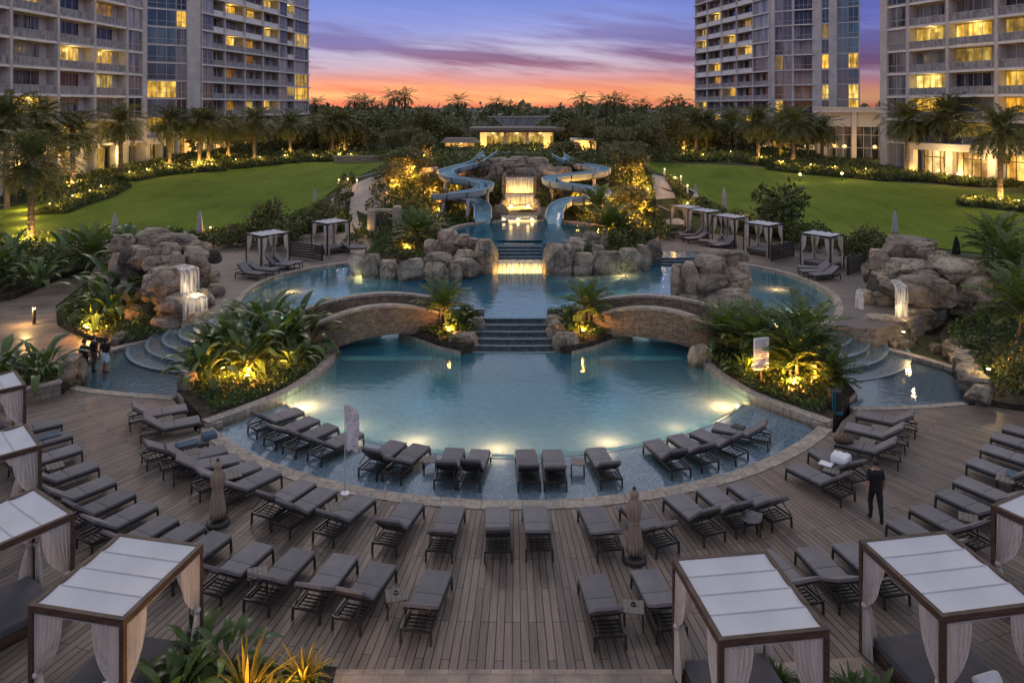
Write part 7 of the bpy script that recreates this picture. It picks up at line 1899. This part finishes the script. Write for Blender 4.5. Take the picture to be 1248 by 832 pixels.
t=thing('glass_roof','blue glass winged roof rising behind the pavilion','roof structure',(1.2,128,9.2))
m=MB()
m.add([(-2.6,0,-.6),(2.6,0,-.6),(2.6,4,-.6),(-2.6,4,-.6),(-4.4,-.8,1.0),(4.4,-.8,1.0),(4.4,4.8,1.0),(-4.4,4.8,1.0)],[(0,3,2,1),(4,5,6,7),(0,1,5,4),(1,2,6,5),(2,3,7,6),(3,0,4,7)])
m.build('glazing',M['glass_roof'],t,fixn=True)
m=MB()
for k in range(7):
    u=-1+k/3; m.bar((u*2.6,-.05,-.6),(u*4.4,-.86,1.0),.09)
m.bar((-5.4,-1,1.08),(5.4,-1,1.08),.14); m.bar((-2.7,-.06,-.62),(2.7,-.06,-.62),.12); m.box(-2.6,.0,-3,2.6,.15,-.7); m.build('roof_frame',M['railm'],t)
t=thing('bar_kiosk','low thatched bar with gold lit counter left of the pavilion','kiosk',D(561,186,110)); 
m=MB(); m.add([(-2.9,-1.6,1.5),(2.9,-1.6,1.5),(2.9,1.6,1.5),(-2.9,1.6,1.5),(-2.2,-1.2,2.2),(2.2,-1.2,2.2),(2.2,1.2,2.2),(-2.2,1.2,2.2)],[(0,3,2,1),(4,5,6,7),(0,1,5,4),(1,2,6,5),(2,3,7,6),(3,0,4,7)]); m.build('roof',M['tablew'],t)
m=MB(); m.box(-2.4,-1.2,-.3,2.4,1.2,.9); m.build('counter',M['brown'],t)
m=MB(); m.box(-2.3,.9,.9,2.3,1.1,1.45); m.build('back_bar',M['lit_hall'],t)
for x in (-2.3,2.3):
    m=MB(); m.box(x-.1,-1.3,-.3,x+.1,-1.1,1.5); m.build('post',M['brown'],t)
l=plight((0,0,0),80,(1,.6,.18),.2); l.parent=t; l.location=(0,0,1.3)
t=thing('bar_kiosk','small flat roofed kiosk with gold lit front right of the pavilion','kiosk',D(712,184,108))
m=MB(); m.box(-2.0,-1.2,1.6,2.0,1.2,1.85); m.build('roof',M['concrete'],t)
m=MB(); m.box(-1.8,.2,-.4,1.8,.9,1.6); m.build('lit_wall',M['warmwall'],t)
for x in (-1.8,1.8):
    m=MB(); m.box(x-.1,-1.1,-.4,x+.1,-.9,1.6); m.build('post',M['brown'],t)
l=plight((0,0,0),80,(1,.6,.18),.2); l.parent=t; l.location=(0,-.6,1.2)
# stone terraces that step up to the pavilion
for lb,x0,x1,y,z0,z1 in (('long low stone terrace wall below the pavilion on the left',-13.5,-3.4,88,3.4,5.0),('long low stone terrace wall below the pavilion on the right',4.6,14,88,3.4,5.05),('upper stone terrace wall right in front of the pavilion',-9,10,99,4.8,5.75),('stone terrace wall at the far end of the left lawn',-27,-15.5,112,2.8,4.4)):
    t=thing('terrace_wall',lb,'wall',((x0+x1)/2,y,z0)); m=MB(); m.box(-(x1-x0)/2,-.25,0,(x1-x0)/2,.25,z1-z0); m.build('masonry',M['wallstone'],t); m=MB(); m.box(-(x1-x0)/2-.05,-.32,z1-z0+.003,(x1-x0)/2+.05,.32,z1-z0+.15); m.build('wall_cap',M['coping'],t)
for x,y,z,p_ in ((-8,86,4.6,160),(-4,96,5.6,160),(7,96,5.6,160),(10,86,4.6,140),(-12,96,5.8,140),(14,97,5.6,160),(3,104,6.3,160),(-3,104,6.3,160),(.6,74,6.6,110)): plight((x,y,z),p_,(1,.62,.2),.15)
rngb=random.Random(4)
for i,(px,by,d) in enumerate([(520,196,100),(548,197,96),(566,196,95),(700,196,96),(722,197,95),(741,195,99),(590,190,102),(610,189,103),(650,189,103),(672,190,101),(690,186,108),(560,189,104)]):
    b=D(px,by,d); shrub('planted shrub on the pavilion terraces, %s from the left'%ORD[[0,1,3,9,10,11,4,5,6,7,8,2][i]],b.x,d,b.z-.2,2.6,1.3,'shrubs on the pavilion terraces')
# little stone gate by the left path
p=D(468,283,62); t=thing('stone_service_gate','pale rounded stone wall pieces with dark gate beside the left path','gate',(p.x,62,p.z))
for x,h in ((-1.0,1.9),(1.1,2.2)):
    m=MB(); m.box(x-.35,-.4,-.3,x+.35,.5,h); m.build('pillar',M['coping'],t,bevel=.15)
m=MB(); m.box(-.65,0,0,.75,.12,1.5); m.build('gate_panel',M['bark2'],t)
m=MB(); m.box(-1.0,-.2,1.75,1.1,.3,1.95); m.build('cap',M['coping'],t,bevel=.06)
plight((p.x-1.5,61.2,p.z+.4),25,(1,.62,.2),.1)
# low dark slat screens behind the cabanas
for lb,px,py,d,w,rz in (('dark low screen behind the first upper left cabana',372,305,53.5,3.2,-30),('dark low screen behind the second upper right cabana',955,298,53.5,2.8,38),('dark low screen behind the nearest upper right cabana',1045,322,49,2.6,42)):
    b=D(px,py,d); t=thing('slat_screen',lb,'screen',(b.x,d,1.0),R(rz)); m=MB()
    for k in range(6): m.box(-w/2,-.03,.05+.18*k,w/2,.03,.19+.18*k)
    m.build('slats',M['frame'],t)
    for x in (-w/2,w/2):
        m=MB(); m.box(x-.05,.035,0,x+.05,.12,1.2); m.build('post',M['frame'],t)
# dense planting between the lawn beds and the towers
def strip(p0,p1): return p0+p1[::-1]
cover('ground_cover','dark shrubbery at the feet of the left towers',strip([G(62,256),G(140,223),G(230,205),G(300,199),G(372,195),G(440,193)],[(-57,84),(-55.5,99),(-55,112),(-54.5,122),(-51,140),(-36,140)]),gz,.8,14000,.40,'shrub',61)
cover('ground_cover','dark shrubbery at the feet of the right towers',strip([G(826,192),G(880,192),G(925,199),G(985,208),G(1090,217),G(1160,222),G(1250,224)],[(38,141),(48,135),(52,126),(50,117),(53,110),(54.5,102),(62,86)]),gz,.8,14000,.40,'shrub',62)
cover('ground_cover','dark planting on the far garden floor below the wood',[(-36,114),(-22,114),(-16,100),(-15,86),(-13,80),(13,80),(15,90),(18,104),(22,112),(36,112),(40,128),(-40,128)],gz,1.2,17000,.5,'shrub',63)
# drop the prototypes that were never placed
